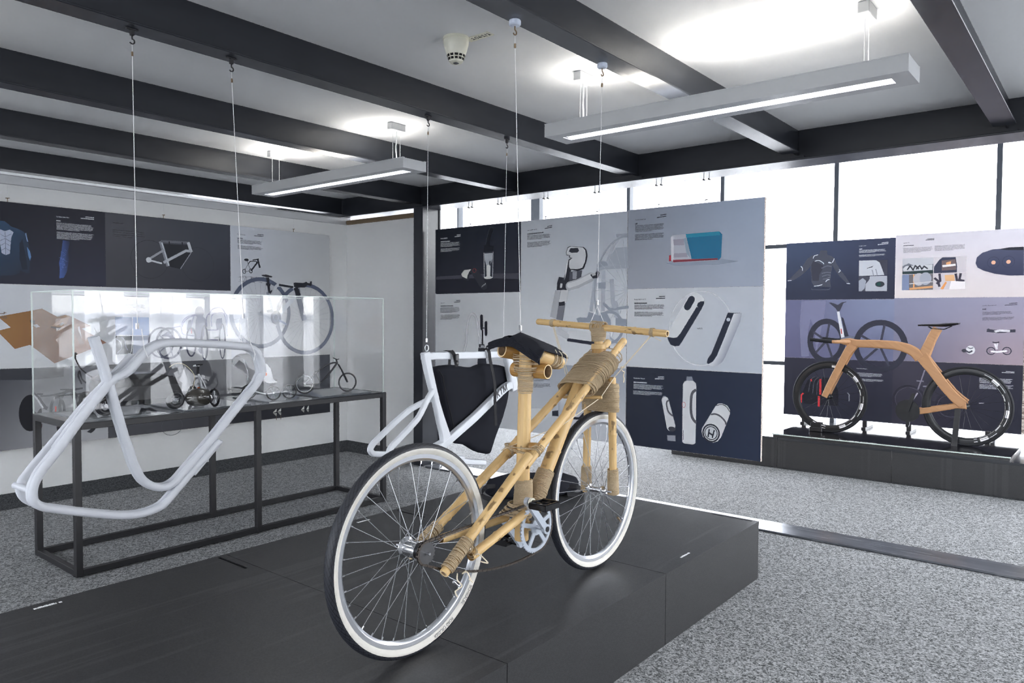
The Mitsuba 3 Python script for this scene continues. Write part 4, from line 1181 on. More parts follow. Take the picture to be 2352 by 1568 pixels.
obj('saddle', bar(spline([q0 + wd * -0.04 + [0, 0, 0.050], q0 + wd * -0.015 + [0, 0, 0.056], q0 + wd * 0.012 + [0, 0, 0.056]], 4), 0.010, [0.022] * 5 + [0.014] * 4, 0.004, up=ax), 'white_plastic', t, smooth=40)
obj('handlebar', rod(q0 + wd * 0.022 + [0, 0, 0.062] - ax * 0.02, q0 + wd * 0.022 + [0, 0, 0.06] + ax * 0.022, 0.004, 8), 'black_plastic', t)
obj('red_clip', bar([A + (B - A) * 0.34 + ax * 0.004 + [0, 0, 0.018], A + (B - A) * 0.30 + ax * 0.004 + [0, 0, 0.052]], 0.008, 0.016, 0.002, up=ax), 'orange_plastic', t)
obj('support', box(M_[0] - 0.008, M_[0] + 0.008, M_[1] - 0.008, M_[1] + 0.008, ZG, M_[2] - 0.01), 'clear_sheet', t)
obj('motor_disc', rod(B + ax * 0.016, B + ax * 0.032, 0.020, 20), 'chrome', t, smooth=40)

# white canopy tricycle model
t = thing('canopy_tricycle_model', 'tricycle model with a white translucent canopy in the clear case', 'model tricycle')
ca, cb, cc = (2.86, 4.40), (2.985, 4.40), (2.80, 4.60)
for i, (x, y) in enumerate((ca, cb, cc)):
    ring_wheel(fresh(t + '__wheel'), (x, y, ZG + 0.050), 0.050, 0.0045, (0.35, 1, 0), 'black_plastic', 9, hub_m='chrome', hub=0.10, spoke_w=0.014)
obj('chassis', tube(spline([(2.80, 4.58, ZG + 0.06), (2.87, 4.50, ZG + 0.035), (2.93, 4.44, ZG + 0.045), (2.985, 4.42, ZG + 0.05)], 5), 0.005, 7), 'chrome', t, smooth=True)
obj('cross_axle', rod((2.86, 4.39, ZG + 0.05), (2.985, 4.39, ZG + 0.05), 0.004, 7), 'chrome', t)
obj('seat', bar([(2.86, 4.50, ZG + 0.05), (2.90, 4.50, ZG + 0.06), (2.945, 4.50, ZG + 0.13)], 0.010, 0.05, 0.004, up=(0, 1, 0)), 'black_plastic', t)
out = [(2.6588, 1.1494), (2.6666, 1.1607), (2.6839, 1.1659), (2.7253, 1.1668), (2.7764, 1.1472), (2.8235, 1.1186), (2.8665, 1.088), (2.8848, 1.0666), (2.8914, 1.0404), (2.8941, 1.0015), (2.9037, 0.9794), (2.9208, 0.9688)]
inn = [(2.7031, 0.9924), (2.6988, 1.026), (2.6968, 1.0637), (2.669, 1.1233)]
cen = np.array([(out[3][0] + out[9][0]) / 2, (out[3][1] + out[9][1]) / 2])
sec = []
base = [(2.6832, 1.0852), (2.6923, 1.0764), (2.706, 1.0674), (2.729, 1.0578), (2.7521, 1.0397), (2.766, 1.022), (2.7847, 1.004), (2.8035, 0.9859), (2.8176, 0.9722), (2.8415, 0.9655), (2.8705, 0.9661), (2.8899, 0.9682)]
for (x0, z0), (x1, z1) in zip(out, base):
    row = []
    for q in np.linspace(0, PI, 13):
        yy = 4.50 + 0.085 * math.cos(q)
        f_ = math.sin(q) ** 0.7
        row.append([x1 + (x0 - x1) * f_, yy, z1 + (z0 - z1) * f_])
    sec.append(row)
sec = np.array(sec)
inner = sec.copy()
inner[:, :, 1] = 4.50 + (inner[:, :, 1] - 4.50) * 0.97
inner -= [0, 0, 0.002]
obj('canopy', loft(np.concatenate([sec, inner[:, ::-1]], 1), caps=True), 'canopy_film', t, smooth=60)
obj('canopy_rim', tube(np.vstack([sec[0], ]), 0.0035, 6), 'white_plastic', t)
obj('canopy_rim', tube(in_y([(2.651, 1.1254), (2.6786, 1.0662), (2.6851, 1.0285), (2.678, 0.9957)], 4.42), 0.003, 6), 'white_plastic', t)
obj('tail_light', rod((2.795, 4.415, ZG + 0.178), (2.815, 4.415, ZG + 0.178), 0.010, 12), 'orange_plastic', t)
scene['canopy_film'] = {'type': 'principledthin', 'base_color': rgb([0.86, 0.86, 0.87]), 'roughness': 0.3, 'diff_trans': 0.7, 'spec_trans': 0.0}

# black bicycle model
t = thing('mountain_bicycle_model', 'black mountain bicycle model at the right end of the clear case', 'model bicycle')
f_ = [(3.5483, 4.485), (3.2444, 4.5915)]
F_, R2 = np.array([f_[0][0], f_[0][1], 0]), np.array([f_[1][0], f_[1][1], 0])
wd = unit(F_ - R2)
ax = np.cross(wd, [0, 0, 1.0])
rw = 0.072
P3 = lambda s, z: R2 + wd * s + np.array([0, 0, ZG + z])
D = np.linalg.norm(F_ - R2)
ring_wheel(fresh(t + '__wheel'), P3(D, rw), rw, 0.0058, ax, 'black_plastic', 0, hub=0.06)
ring_wheel(fresh(t + '__wheel'), P3(0, rw), rw, 0.0058, ax, 'black_plastic', 0, hub=0.06)
obj('rim_band', tube(P3(0, rw) + (rw - 0.012) * (np.cos(np.arange(40) * PI / 20)[:, None] * wd + np.sin(np.arange(40) * PI / 20)[:, None] * np.array([0, 0, 1.0])), 0.0025, 6, closed=True), 'white_plastic', t, smooth=True)
hd = P3(D * 0.76, 0.222)
bbk = P3(D * 0.36, 0.072)
obj('top_tube', bar(spline([P3(D * 0.20, 0.14), P3(D * 0.46, 0.195), P3(D * 0.62, 0.218), hd], 4), 0.012, 0.010, 0.004, up=ax), 'black_plastic', t, smooth=40)
obj('down_tube', bar(spline([hd, P3(D * 0.60, 0.155), bbk], 4), 0.013, 0.011, 0.004, up=ax), 'black_plastic', t, smooth=40)
obj('seat_tube', bar([P3(D * 0.24, 0.165), bbk], 0.010, 0.010, 0.004, up=ax), 'black_plastic', t)
obj('chain_stay', bar([bbk, P3(0, rw)], 0.007, 0.02, 0.003, up=ax), 'black_plastic', t)
obj('seat_stay', bar([P3(D * 0.26, 0.15), P3(0, rw)], 0.006, 0.02, 0.003, up=ax), 'black_plastic', t)
for s in (-1, 1):
    obj('fork_leg', tube([hd + ax * s * 0.010 - [0, 0, 0.012] + wd * 0.006, P3(D * 0.86, 0.165) + ax * s * 0.011, P3(D, rw) + ax * s * 0.011], [0.0032, 0.0032, 0.0052], 8), 'black_plastic', t)
obj('steerer', rod(hd - wd * 0.002, hd + np.array([0, 0, 0.022]) - wd * 0.010, 0.0055, 8), 'black_plastic', t)
obj('handlebar', tube(spline([hd + [0, 0, 0.030] - wd * 0.01 + ax * 0.062, hd + [0, 0, 0.024] - wd * 0.004 + ax * 0.02, hd + [0, 0, 0.024] - wd * 0.004 - ax * 0.02, hd + [0, 0, 0.032] - wd * 0.012 - ax * 0.062], 4), 0.0035, 7), 'black_plastic', t)

# ---------------------------------------------------------------- wooden bicycle on the far platform
def wood_colour(p, n, uv):
    w = mikit.fbm(p.y * 3.0, p.z * 3.0, p.x * 3.0)
    g = mikit.noise((p.y * 0.8 + p.z * 0.55) * 4 + w * 2, (p.z * 0.83 - p.y * 0.55) * 75 + w * 5, p.x * 40)
    return mikit.mix([0.34, 0.165, 0.075], [0.50, 0.275, 0.135], 0.35 + 0.35 * w + 0.35 * g)


mat('beech_wood', mikit.proc(wood_colour), 0.42, spec=0.4)
mat('carbon', [0.010, 0.011, 0.013], 0.3, spec=0.5)
t = thing('wooden_bicycle', 'bicycle with a carved pale wood frame and black wheels on the far platform', 'bicycle')
XWD = 7.40
yz = lambda pts, x=XWD: [np.array([x, a, b]) for a, b in pts]
cF, cRr = [(2.117, 0.6767)][0], [(0.9878, 0.6834)][0]
ZW = ZR + 0.032 + 0.343
SIDE = XWD - 0.011


def road_wheel(k, cy, decal):
    c = np.array([XWD, cy, ZW])
    a = np.arange(64) * 2 * PI / 64
    obj('tyre', tube(np.stack([np.full(64, XWD), cy + 0.3315 * np.cos(a), ZW + 0.3315 * np.sin(a)], 1), 0.0118, 12, closed=True, up=(1, 0, 0)), 'rubber', k, smooth=True)
    pr = [(0.3235, -0.0095), (0.3235, 0.0095), (0.300, 0.0115), (0.282, 0.009), (0.273, 0.003), (0.273, -0.003), (0.282, -0.009), (0.300, -0.0115)]
    obj('rim', lathe(pr, 72, axis='x', at=c, closed_profile=True), 'carbon', k, smooth=30)
    obj('hub', lathe([(0.008, -0.05), (0.012, -0.045), (0.020, -0.034), (0.013, -0.028), (0.013, 0.028), (0.022, 0.034), (0.012, 0.045), (0.008, 0.05)], 20, axis='x', at=c), 'carbon', k, smooth=40)
    for i in range(20):
        q = 2 * PI * (i + 0.3) / 20
        s = 1 if i % 2 else -1
        h = q + (0.5 if (i // 2) % 2 else -0.5)
        obj('spoke', rod(c + [s * 0.030, 0.016 * math.cos(h), 0.016 * math.sin(h)], c + [0, 0.276 * math.cos(q), 0.276 * math.sin(q)], 0.0011, 4), 'carbon', k)
    for a0, a1, r0, r1 in decal:
        # printed blocks on the rim's near side; angles run clockwise as seen from the room
        v, f = [], []
        n = max(2, int(abs(a1 - a0) / 0.06))
        for i in range(n + 1):
            q = a0 + (a1 - a0) * i / n
            for r_ in (r0, r1):
                xx = XWD - np.interp(r_, [0.273, 0.282, 0.300, 0.3235], [0.003, 0.009, 0.0115, 0.0095]) - 0.0008
                v.append([xx, cy - r_ * math.cos(q), ZW + r_ * math.sin(q)])
        for i in range(n):
            f += [[2 * i, 2 * i + 1, 2 * i + 3], [2 * i, 2 * i + 3, 2 * i + 2]]
        obj('rim_decal', trimesh.Trimesh(v, f, process=False), 'white_letter', k)


def decals(a0, a1, n, seed):
    g = np.random.default_rng(seed)
    out, a = [], a0
    w = (a1 - a0) / n
    for i in range(n):
        k = i % 4
        if k == 3:
            out.append((a, a + w * 0.9, 0.279, 0.288))
        elif k == 1:
            out += [(a, a + w * 0.92, 0.279, 0.296), (a, a + w * 0.92, 0.299, 0.312)]
        else:
            out += [(a, a + w * 0.94, 0.279, 0.309)]
        a += w
    return out


road_wheel(fresh(t + '__front_wheel'), cF[0], [(1.50, 1.18, 0.283, 0.305)] + decals(0.98, -1.25, 10, 1) + [(-1.66, -2.10, 0.281, 0.308)])
road_wheel(fresh(t + '__rear_wheel'), cRr[0], decals(1.15, -1.22, 10, 2) + [(-1.27, -1.36, 0.281, 0.309)])
bm = [(2.0225, 1.1987), (1.9489, 1.1944), (1.8833, 1.1838), (1.769, 1.1839), (1.657, 1.181), (1.5472, 1.1737), (1.466, 1.1539), (1.3989, 1.1206), (1.3504, 1.0665)]
obj('main_beam', bar(spline(yz(bm), 6), np.interp(np.linspace(0, 1, 49), [0, .12, .3, .6, 1], [0.040, 0.075, 0.072, 0.078, 0.092]), np.interp(np.linspace(0, 1, 49), [0, .2, 1], [0.045, 0.06, 0.055]), 0.016, up=(1, 0, 0), seg=4), 'beech_wood', t, smooth=50)
fk = [(1.8949, 1.1866), (1.9514, 1.1012), (2.0249, 0.9452), (2.0966, 0.7919), (2.1472, 0.6697)]
for s in (-1, 1):
    p = np.array(spline(yz(fk), 6))
    p[:, 0] += s * np.interp(np.linspace(0, 1, len(p)), [0, 0.25, 1], [0.012, 0.036, 0.046])
    obj('fork_blade', bar(p, np.interp(np.linspace(0, 1, len(p)), [0, .3, 1], [0.085, 0.070, 0.056]), 0.022, 0.009, up=(1, 0, 0), seg=4), 'beech_wood', t, smooth=50)
sm = [(1.2194, 1.3327), (1.2561, 1.2595), (1.2926, 1.1639), (1.3232, 1.0794)]
obj('seat_mast', bar(spline(yz(sm), 6), np.interp(np.linspace(0, 1, 19), [0, .5, 1], [0.076, 0.082, 0.10]), 0.046, 0.016, up=(1, 0, 0), seg=4), 'beech_wood', t, smooth=50)
ss = [(1.3364, 1.0892), (1.2896, 1.0253), (1.2234, 0.9382), (1.1449, 0.8298), (1.0679, 0.7416), (1.0025, 0.6851)]
for s in (-1, 1):
    p = np.array(spline(yz(ss), 6))
    p[:, 0] += s * np.interp(np.linspace(0, 1, len(p)), [0, 0.25, 1], [0.010, 0.040, 0.060])
    obj('seat_stay', bar(p, np.interp(np.linspace(0, 1, len(p)), [0, .3, .7, 1], [0.105, 0.085, 0.080, 0.085]), 0.026, 0.010, up=(1, 0, 0), seg=4), 'beech_wood', t, smooth=50)
    cs = [(0.9828, 0.6795), (1.0416, 0.6719), (1.1034, 0.6569), (1.2165, 0.6287), (1.3193, 0.6039), (1.431, 0.5855)]
    p = np.array(spline(yz(cs), 6))
    p[:, 0] += s * np.interp(np.linspace(0, 1, len(p)), [0, 0.6, 1], [0.060, 0.050, 0.034])
    obj('chain_stay', bar(p, np.interp(np.linspace(0, 1, len(p)), [0, .25, 1], [0.060, 0.040, 0.058]), 0.022, 0.009, up=(1, 0, 0), seg=4), 'beech_wood', t, smooth=50)
# handlebar: bull horns with black grips
for s in (-1, 1):
    g0 = [(1.9416, 1.1977), (2.0225, 1.1987), (2.0626, 1.2008), (2.1575, 1.2078), (2.2417, 1.2168)]
    p = np.array(spline(yz(g0), 5))
    p[:, 0] += s * np.interp(np.linspace(0, 1, len(p)), [0, .3, 1], [0.02, 0.17, 0.19])
    obj('bar_horn', tube(p[:12], np.linspace(0.020, 0.013, 12), 10), 'beech_wood', t, smooth=50)
    obj('grip', tube(p[9:], 0.0165, 12), 'rubber', t, smooth=50)
# saddle
sd = [(1.3725, 1.3626), (1.2971, 1.3664), (1.2202, 1.3674), (1.1571, 1.3724), (1.101, 1.3773), (1.0577, 1.3807)]
w_ = [0.030, 0.040, 0.060, 0.100, 0.130, 0.125]
hgt = [0.010, 0.014, 0.018, 0.024, 0.020, 0.010]
rings = []
for (y, z), ww, hh in zip(sd, w_, hgt):
    a = np.arange(16) * 2 * PI / 16
    rings.append(np.stack([XWD + ww / 2 * np.cos(a), np.full(16, y), z + np.where(np.sin(a) > 0, 0.35, 1.0) * hh * np.sin(a)], 1))
obj('saddle', loft(np.array(rings)), 'black_plastic', t, smooth=60)
rl_ = [(1.2903, 1.3491), (1.268, 1.3319), (1.1686, 1.3262), (1.1129, 1.3543)]
for s in (-1, 1):
    obj('saddle_rail', tube(yz(rl_, XWD + s * 0.022), 0.0035, 6), 'carbon', t)
# cranks and sprocket
cc_ = [(1.4312, 0.5959)][0]
th = []
for i in range(48):
    for f_, r_ in ((0.0, 0.101), (0.5, 0.095)):
        q = 2 * PI * (i + f_) / 48
        th.append((cc_[0] + r_ * math.cos(q), cc_[1] + r_ * math.sin(q)))
obj('chainring', prism(th, 'x', XWD - 0.052, XWD - 0.048), 'carbon', t)
e1, e2 = [(1.3837, 0.7445), (1.4554, 0.4458)]
obj('crank', prism(LineString([cc_, e1]).buffer(0.014), 'x', XWD - 0.078, XWD - 0.062), 'carbon', t)
obj('crank', prism(LineString([cc_, e2]).buffer(0.014), 'x', XWD + 0.062, XWD + 0.078), 'carbon', t)
obj('bracket_axle', rod((XWD - 0.075, *cc_), (XWD + 0.075, *cc_), 0.014, 12), 'carbon', t)
tag(obj('rear_stand', bar([(XWD - 0.064, cRr[0] + 0.055, ZW - 0.02), (XWD - 0.066, cRr[0] + 0.075, ZR + 0.033)], 0.045, 0.006, 0.002, up=(1, 0, 0)), 'black_metal'), 'dark metal blade propping the rear axle of the wooden bicycle', 'stand')
fb = thing('front_stand', 'small black block holding the front wheel of the wooden bicycle', 'stand')
obj('block', box(XWD - 0.04, XWD + 0.04, cF[0] + 0.05, cF[0] + 0.17, ZR + 0.032, ZR + 0.075, 0.006), 'black_plastic', fb)
obj('cheek', cat_mesh([box(XWD - 0.03, XWD - 0.018, cF[0] + 0.06, cF[0] + 0.16, ZR + 0.07, ZR + 0.12, 0.003)]), 'black_plastic', fb)
obj('cheek', cat_mesh([box(XWD + 0.018, XWD + 0.03, cF[0] + 0.06, cF[0] + 0.16, ZR + 0.07, ZR + 0.12, 0.003)]), 'black_plastic', fb)

# ---------------------------------------------------------------- printed boards
class Art:
    """Flat print on a wall plane: polygons with their own inks, each a hair above the one before."""

    def __init__(self, axis, const):
        self.axis, self.const, self.k = axis, const, 0
        self.v, self.f, self.c, self.n = [], [], [], 0

    def put(self, v2, f, cols):
        self.k += 1
        d = self.const - 0.0003 - 0.00007 * self.k
        v2 = np.asarray(v2, float)
        x = np.full(len(v2), d)
        v = np.stack([x, v2[:, 0], v2[:, 1]], 1) if self.axis == 'x' else np.stack([v2[:, 0], x, v2[:, 1]], 1)
        self.v.append(v)
        self.f.append(np.asarray(f) + self.n)
        self.c.append(np.asarray(cols, float))
        self.n += len(v)

    def poly(self, pts, col, grad=None, hole=None):
        P = pts if hasattr(pts, 'geom_type') else Polygon(pts, [hole] if hole is not None else None).buffer(0)
        for g in getattr(P, 'geoms', [P]):
            if g.is_empty or g.area < 1e-9:
                continue
            v, f = trimesh.creation.triangulate_polygon(g, engine='earcut')
            if grad is not None:
                p0, c0, p1, c1 = grad
                p0, p1 = np.array(p0), np.array(p1)
                tt = np.clip(((v - p0) @ (p1 - p0)) / ((p1 - p0) @ (p1 - p0)), 0, 1)[:, None]
                cols = np.array(lin(*c0)) * (1 - tt) + np.array(lin(*c1)) * tt
            else:
                cols = np.tile(lin(*col), (len(v), 1))
            self.put(v, f, cols)

    def line(self, pts, w, col, cap=2):
        self.poly(LineString(pts).buffer(w / 2, quad_segs=3, cap_style=cap, join_style=1), col)

    def curve(self, pts, w, col):
        self.line(spline(np.array(pts), 5), w, col, 1)

    def ell(self, c, rx, ry, col, w=None):
        a = np.arange(40) * 2 * PI / 40
        o = np.stack([c[0] + rx * np.cos(a), c[1] + ry * np.sin(a)], 1)
        i = None if w is None else np.stack([c[0] + (rx - w) * np.cos(a), c[1] + (ry - w) * np.sin(a)], 1)
        self.poly(o, col, hole=i)

    def para(self, tl, tr, bl, n, col, seed=0, fill=0.42, short=0.6):
        g = np.random.default_rng(seed)
        tl, tr, bl = (np.array(q) for q in (tl, tr, bl))
        e, d = tr - tl, bl - tl
        L = np.linalg.norm(e)
        vs, fs = [], []
        for i in range(n):
            x, end = 0.0, (short if i == n - 1 else g.uniform(0.9, 1.0))
            o = tl + d * (i / n)
            while x < end:
                w = min(g.uniform(0.05, 0.22), end - x)
                a = o + e * x
                b = o + e * (x + w)
                h = d / n * fill
                k = len(vs)
                vs += [a, b, b + h, a + h]
                fs += [[k, k + 1, k + 2], [k, k + 2, k + 3]]
                x += w + 0.012
        self.put(vs, fs, np.tile(lin(*col), (len(vs), 1)))

    def text(self, s, p0, p1, col, bold=True, h=None):
        p0, p1 = np.array(p0), np.array(p1)
        m = meshkit.text_mesh(s, 1.0, 0.01, bold)
        top = m.vertices[:, 2] > 0.005
        keep = top[m.faces].all(1)
        w = m.bounds[1][0] - m.bounds[0][0]
        e = (p1 - p0) / w
        up = np.array([0.0, 1.0]) * (np.linalg.norm(e) if h is None else h)
        v = p0 + (m.vertices[:, :1] - m.bounds[0][0]) * e + m.vertices[:, 1:2] * up
        idx = np.unique(m.faces[keep])
        re_ = np.full(len(v), -1)
        re_[idx] = np.arange(len(idx))
        self.put(v[idx], re_[m.faces[keep]], np.tile(lin(*col), (len(idx), 1)))

    def done(self, parent):
        m = trimesh.Trimesh(np.vstack(self.v), np.vstack(self.f), process=False)
        return obj('print', m, 'print', parent, color=np.vstack(self.c), label='printed picture and text')


def poster(parent, axis, const, a0, a1, z0, z1, tl, tr, bl, br, label, thick=0.0015):
    """A printed sheet from reading-left a0 to reading-right a1; its ground runs between four corner inks."""
    na, nz = 10, 8
    v, c, f = [], [], []
    C = [np.array(lin(*q)) for q in (tl, tr, bl, br)]
    for i in range(na + 1):
        for j in range(nz + 1):
            s, t_ = i / na, j / nz
            s2, t2 = s * s * (3 - 2 * s), t_ * t_ * (3 - 2 * t_)
            a, z = a0 + (a1 - a0) * s, z1 + (z0 - z1) * t_
            v.append([const, a, z] if axis == 'x' else [a, const, z])
            c.append((C[0] * (1 - s2) + C[1] * s2) * (1 - t2) + (C[2] * (1 - s2) + C[3] * s2) * t2)
    for i in range(na):
        for j in range(nz):
            k = i * (nz + 1) + j
            f += [[k, k + 1, k + nz + 2], [k, k + nz + 2, k + nz + 1]]
    k = obj('poster', trimesh.Trimesh(v, f, process=False), 'print', parent, color=np.array(c), label=label)
    return k


def house_text(A, head, head_p, sub_p, corner_p, paras, col, seed=0):
    """The boards share one layout: a name, a sub line, a two line corner note and two paragraphs."""
    A.text(head, *head_p, col)
    if sub_p:
        A.para(sub_p[0], sub_p[1], np.array(sub_p[0]) - [0, 0.010], 1, col, seed + 1, 0.85, 1.0)
    if corner_p:
        a, b = (np.array(q) for q in corner_p)
        A.para(a + (b - a) * 0.35, b, a + (b - a) * 0.35 - [0, 0.009], 1, col, seed + 2, 0.75, 1.0)
        A.para(a - [0, 0.013], b - [0, 0.013], a - [0, 0.022], 1, col, seed + 3, 0.75, 1.0)
    for i, (q, n) in enumerate(paras):
        A.para(q[0], q[1], q[2], n, col, seed + 5 + i)


XM, XRB, YL = 4.968, 8.0, 6.19
WHITE, PALE, INK, NAVY = (226, 228, 230), (205, 208, 214), (38, 40, 48), (27, 31, 43)
trolley = 'boards hanging from the big beam'


def hang_board(y0, y1, z0, z1, label, hooks):
    """A honeycomb cardboard board with trolleys, wires and clips from the beam."""
    t = thing('hanging_board', label, 'display board', trolley)
    obj('core', box(XM + 0.0006, XM + 0.026, y0, y1, z0, z1), 'honeycomb_edge', t)
    for y in hooks:
        k = obj('hanger', cat_mesh([rod((XM + 0.012, y, z1 - 0.004), (XM + 0.012, y, z1 + 0.03), 0.0022, 6), rod((XM + 0.012, y - 0.012, z1 + 0.022), (XM + 0.012, y + 0.012, z1 + 0.022), 0.003, 6)]), 'dark_steel', t)
        obj('wire', rod((XM + 0.012, y, z1 + 0.028), (XM + 0.012, y, 2.405), 0.0012, 5), 'steel', k)
        for s in (-0.02, 0.02):
            obj('trolley', cat_mesh([box(XM - 0.002, XM + 0.026, y + s - 0.007, y + s + 0.007, 2.392, 2.403, 0.003), rod((XM + 0.012, y + s, 2.40), (XM + 0.012, y + s, 2.43), 0.0022, 6)]), 'black_metal', k)
    return t


# ---- middle boards, three columns by three rows
B1 = hang_board(3.9545, 4.975, 0.442, 2.226, 'hanging board beside the steel column, partly behind the white bag frame', (4.545, 4.20))
B2 = hang_board(2.9135, 3.9525, 0.440, 2.226, 'hanging board with the large stair climber picture, behind the bamboo bicycle', (3.7, 3.2))
B3 = hang_board(1.860, 2.9110, 0.442, 2.232, 'hanging board with a teal box, white handles and white bottles', (2.285, 2.66))
ZM = [2.225, 1.630, 1.038, 0.442]

k = poster(B1, 'x', XM, 4.975, 3.955, ZM[1], 2.226, (24, 29, 38), (30, 36, 50), (38, 40, 50), (46, 47, 58), 'dark poster of a clear tool and a folding lamp')
A = Art('x', XM)
A.poly([(4.9639, 1.7882), (4.7697, 1.7902), (4.4276, 1.795), (3.9529, 1.7897), (3.9555, 1.7237), (4.4273, 1.7505), (4.9638, 1.7492)], (66, 66, 76))
A.poly([(4.9638, 1.7596), (4.4274, 1.7604), (3.9556, 1.7379), (3.953, 1.6292), (4.9636, 1.6244)], (30, 32, 42))
house_text(A, 'Paul EBNER', [(4.9086, 2.1322), (4.8218, 2.1331)], [(4.9086, 2.1131), (4.7862, 2.1121)], [(4.7287, 2.1619), (4.6536, 2.1636)],
           [([(4.9085, 2.0977), (4.6575, 2.0944), (4.9084, 2.0565)], 6), ([(4.9084, 2.0441), (4.6573, 2.0431), (4.9083, 2.0121)], 5)], (200, 202, 206), 11)
A.poly([(4.3512, 2.0522), (4.3276, 2.1338), (4.3116, 2.1815), (4.2988, 2.1976), (4.2795, 2.2006), (4.2653, 2.1904), (4.2652, 2.171), (4.2855, 2.1263), (4.3046, 2.0691), (4.298, 2.0419), (4.2593, 2.0364), (4.2603, 1.9841), (4.3731, 1.9848), (4.3734, 2.0461)], (22, 26, 36))
A.line([(4.3512, 2.0522), (4.3276, 2.1338), (4.3116, 2.1815), (4.2988, 2.1976), (4.2795, 2.2006), (4.2653, 2.1904)], 0.004, (52, 60, 72))
A.poly([(4.3718, 1.9847), (4.2604, 1.988), (4.2694, 1.756), (4.3158, 1.75), (4.3648, 1.7586)], (52, 56, 66))
A.poly([(4.3639, 1.9745), (4.268, 1.9747), (4.2716, 1.9215), (4.2906, 1.8736), (4.2965, 1.7641), (4.3354, 1.7652), (4.3412, 1.8707), (4.359, 1.9155)], (176, 180, 186))
A.poly([(4.3386, 1.8706), (4.2971, 1.8738), (4.2978, 1.7641), (4.3367, 1.7652)], (226, 226, 222))
A.line([(4.3705, 1.9822), (4.3641, 1.7611)], 0.006, (220, 222, 224))
A.line([(4.2616, 1.9866), (4.2681, 1.7584)], 0.006, (190, 192, 198))
A.ell([(4.3185, 1.7603)][0], 0.048, 0.012, (222, 222, 218))
A.ell([(4.2984, 1.8861)][0], 0.010, 0.022, (60, 62, 72))
A.poly([(4.644, 1.8016), (4.6063, 1.8367), (4.5214, 1.8412), (4.5483, 1.8137), (4.5685, 1.7693), (4.5718, 1.7568), (4.6301, 1.7786)], (214, 214, 208))
A.poly([(4.5718, 1.7568), (4.5652, 1.7892), (4.5416, 1.8235), (4.5112, 1.8404), (4.4543, 1.8404), (4.4343, 1.8298), (4.3286, 1.694), (4.3349, 1.6647), (4.3643, 1.6524), (4.3972, 1.6634), (4.5212, 1.8078), (4.5414, 1.7935), (4.5548, 1.7389), (4.637, 1.7611), (4.6301, 1.7786)], (44, 46, 54))
A.ell([(4.4823, 1.8289)][0], 0.021, 0.020, (170, 52, 58), 0.0035)
A.text('BOSCH', [(4.3939, 1.6756), (4.3449, 1.7031)][0], [(4.3939, 1.6756), (4.3449, 1.7031)][1], (214, 214, 216))
A.done(k)

k = poster(B1, 'x', XM, 4.975, 3.955, ZM[2], ZM[1] - 0.001, (196, 198, 200), (206, 208, 210), (200, 202, 204), (214, 216, 218), 'pale poster of a bench scope with two black grips')
A = Art('x', XM)
house_text(A, 'Sarah Greiner', [(4.9072, 1.5371), (4.8488, 1.5377)], [(4.9072, 1.5163), (4.7463, 1.5177)], [(4.7303, 1.5635), (4.657, 1.5659)],
           [([(4.9086, 1.4987), (4.6623, 1.5001), (4.9085, 1.4448)], 7), ([(4.9084, 1.4313), (4.6579, 1.4332), (4.9083, 1.3846)], 6)], (70, 72, 78), 21)
A.line(spline(np.array([(4.6056, 1.104), (4.5812, 1.1755), (4.5734, 1.2765), (4.5567, 1.3773), (4.5365, 1.4226), (4.5163, 1.4402), (4.486, 1.4328), (4.459, 1.3981), (4.4421, 1.3385), (4.4317, 1.2691), (4.4183, 1.2296), (4.4147, 1.1701)]), 5), 0.026, (170, 172, 175), 1)
A.line(spline(np.array([(4.6056, 1.104), (4.5812, 1.1755), (4.5734, 1.2765), (4.5567, 1.3773), (4.5365, 1.4226), (4.5163, 1.4402), (4.486, 1.4328), (4.459, 1.3981), (4.4421, 1.3385), (4.4317, 1.2691), (4.4183, 1.2296), (4.4147, 1.1701)]), 5), 0.020, (208, 209, 211), 1)
A.line([(4.396, 1.4183), (4.3935, 1.3119)], 0.033, (30, 32, 40), 1)
A.line([(4.3432, 1.3619), (4.3427, 1.2609)], 0.031, (30, 32, 40), 1)
A.line([(4.3856, 1.3155), (4.3593, 1.3159)], 0.010, (60, 62, 68))
A.line([(4.3842, 1.2972), (4.3862, 1.161)], 0.020, (40, 40, 46))
A.line([(4.3921, 1.2897), (4.3928, 1.1658)], 0.004, (160, 160, 165))
A.poly([(4.426, 1.1698), (4.3619, 1.1692), (4.3585, 1.1446), (4.4245, 1.141)], (48, 48, 54))
A.poly([(4.4047, 1.1605), (4.3651, 1.1607), (4.3636, 1.1172), (4.4031, 1.1159)], (150, 152, 158))
A.poly([(4.4311, 1.1373), (4.3584, 1.1371), (4.3314, 0.985), (4.4437, 0.9798)], (44, 46, 54))
A.done(k)
k = poster(B1, 'x', XM, 4.975, 3.955, ZM[3], ZM[2] - 0.001, (190, 192, 196), (200, 202, 206), (180, 182, 186), (205, 207, 210), 'pale grey poster behind the white bag frame')

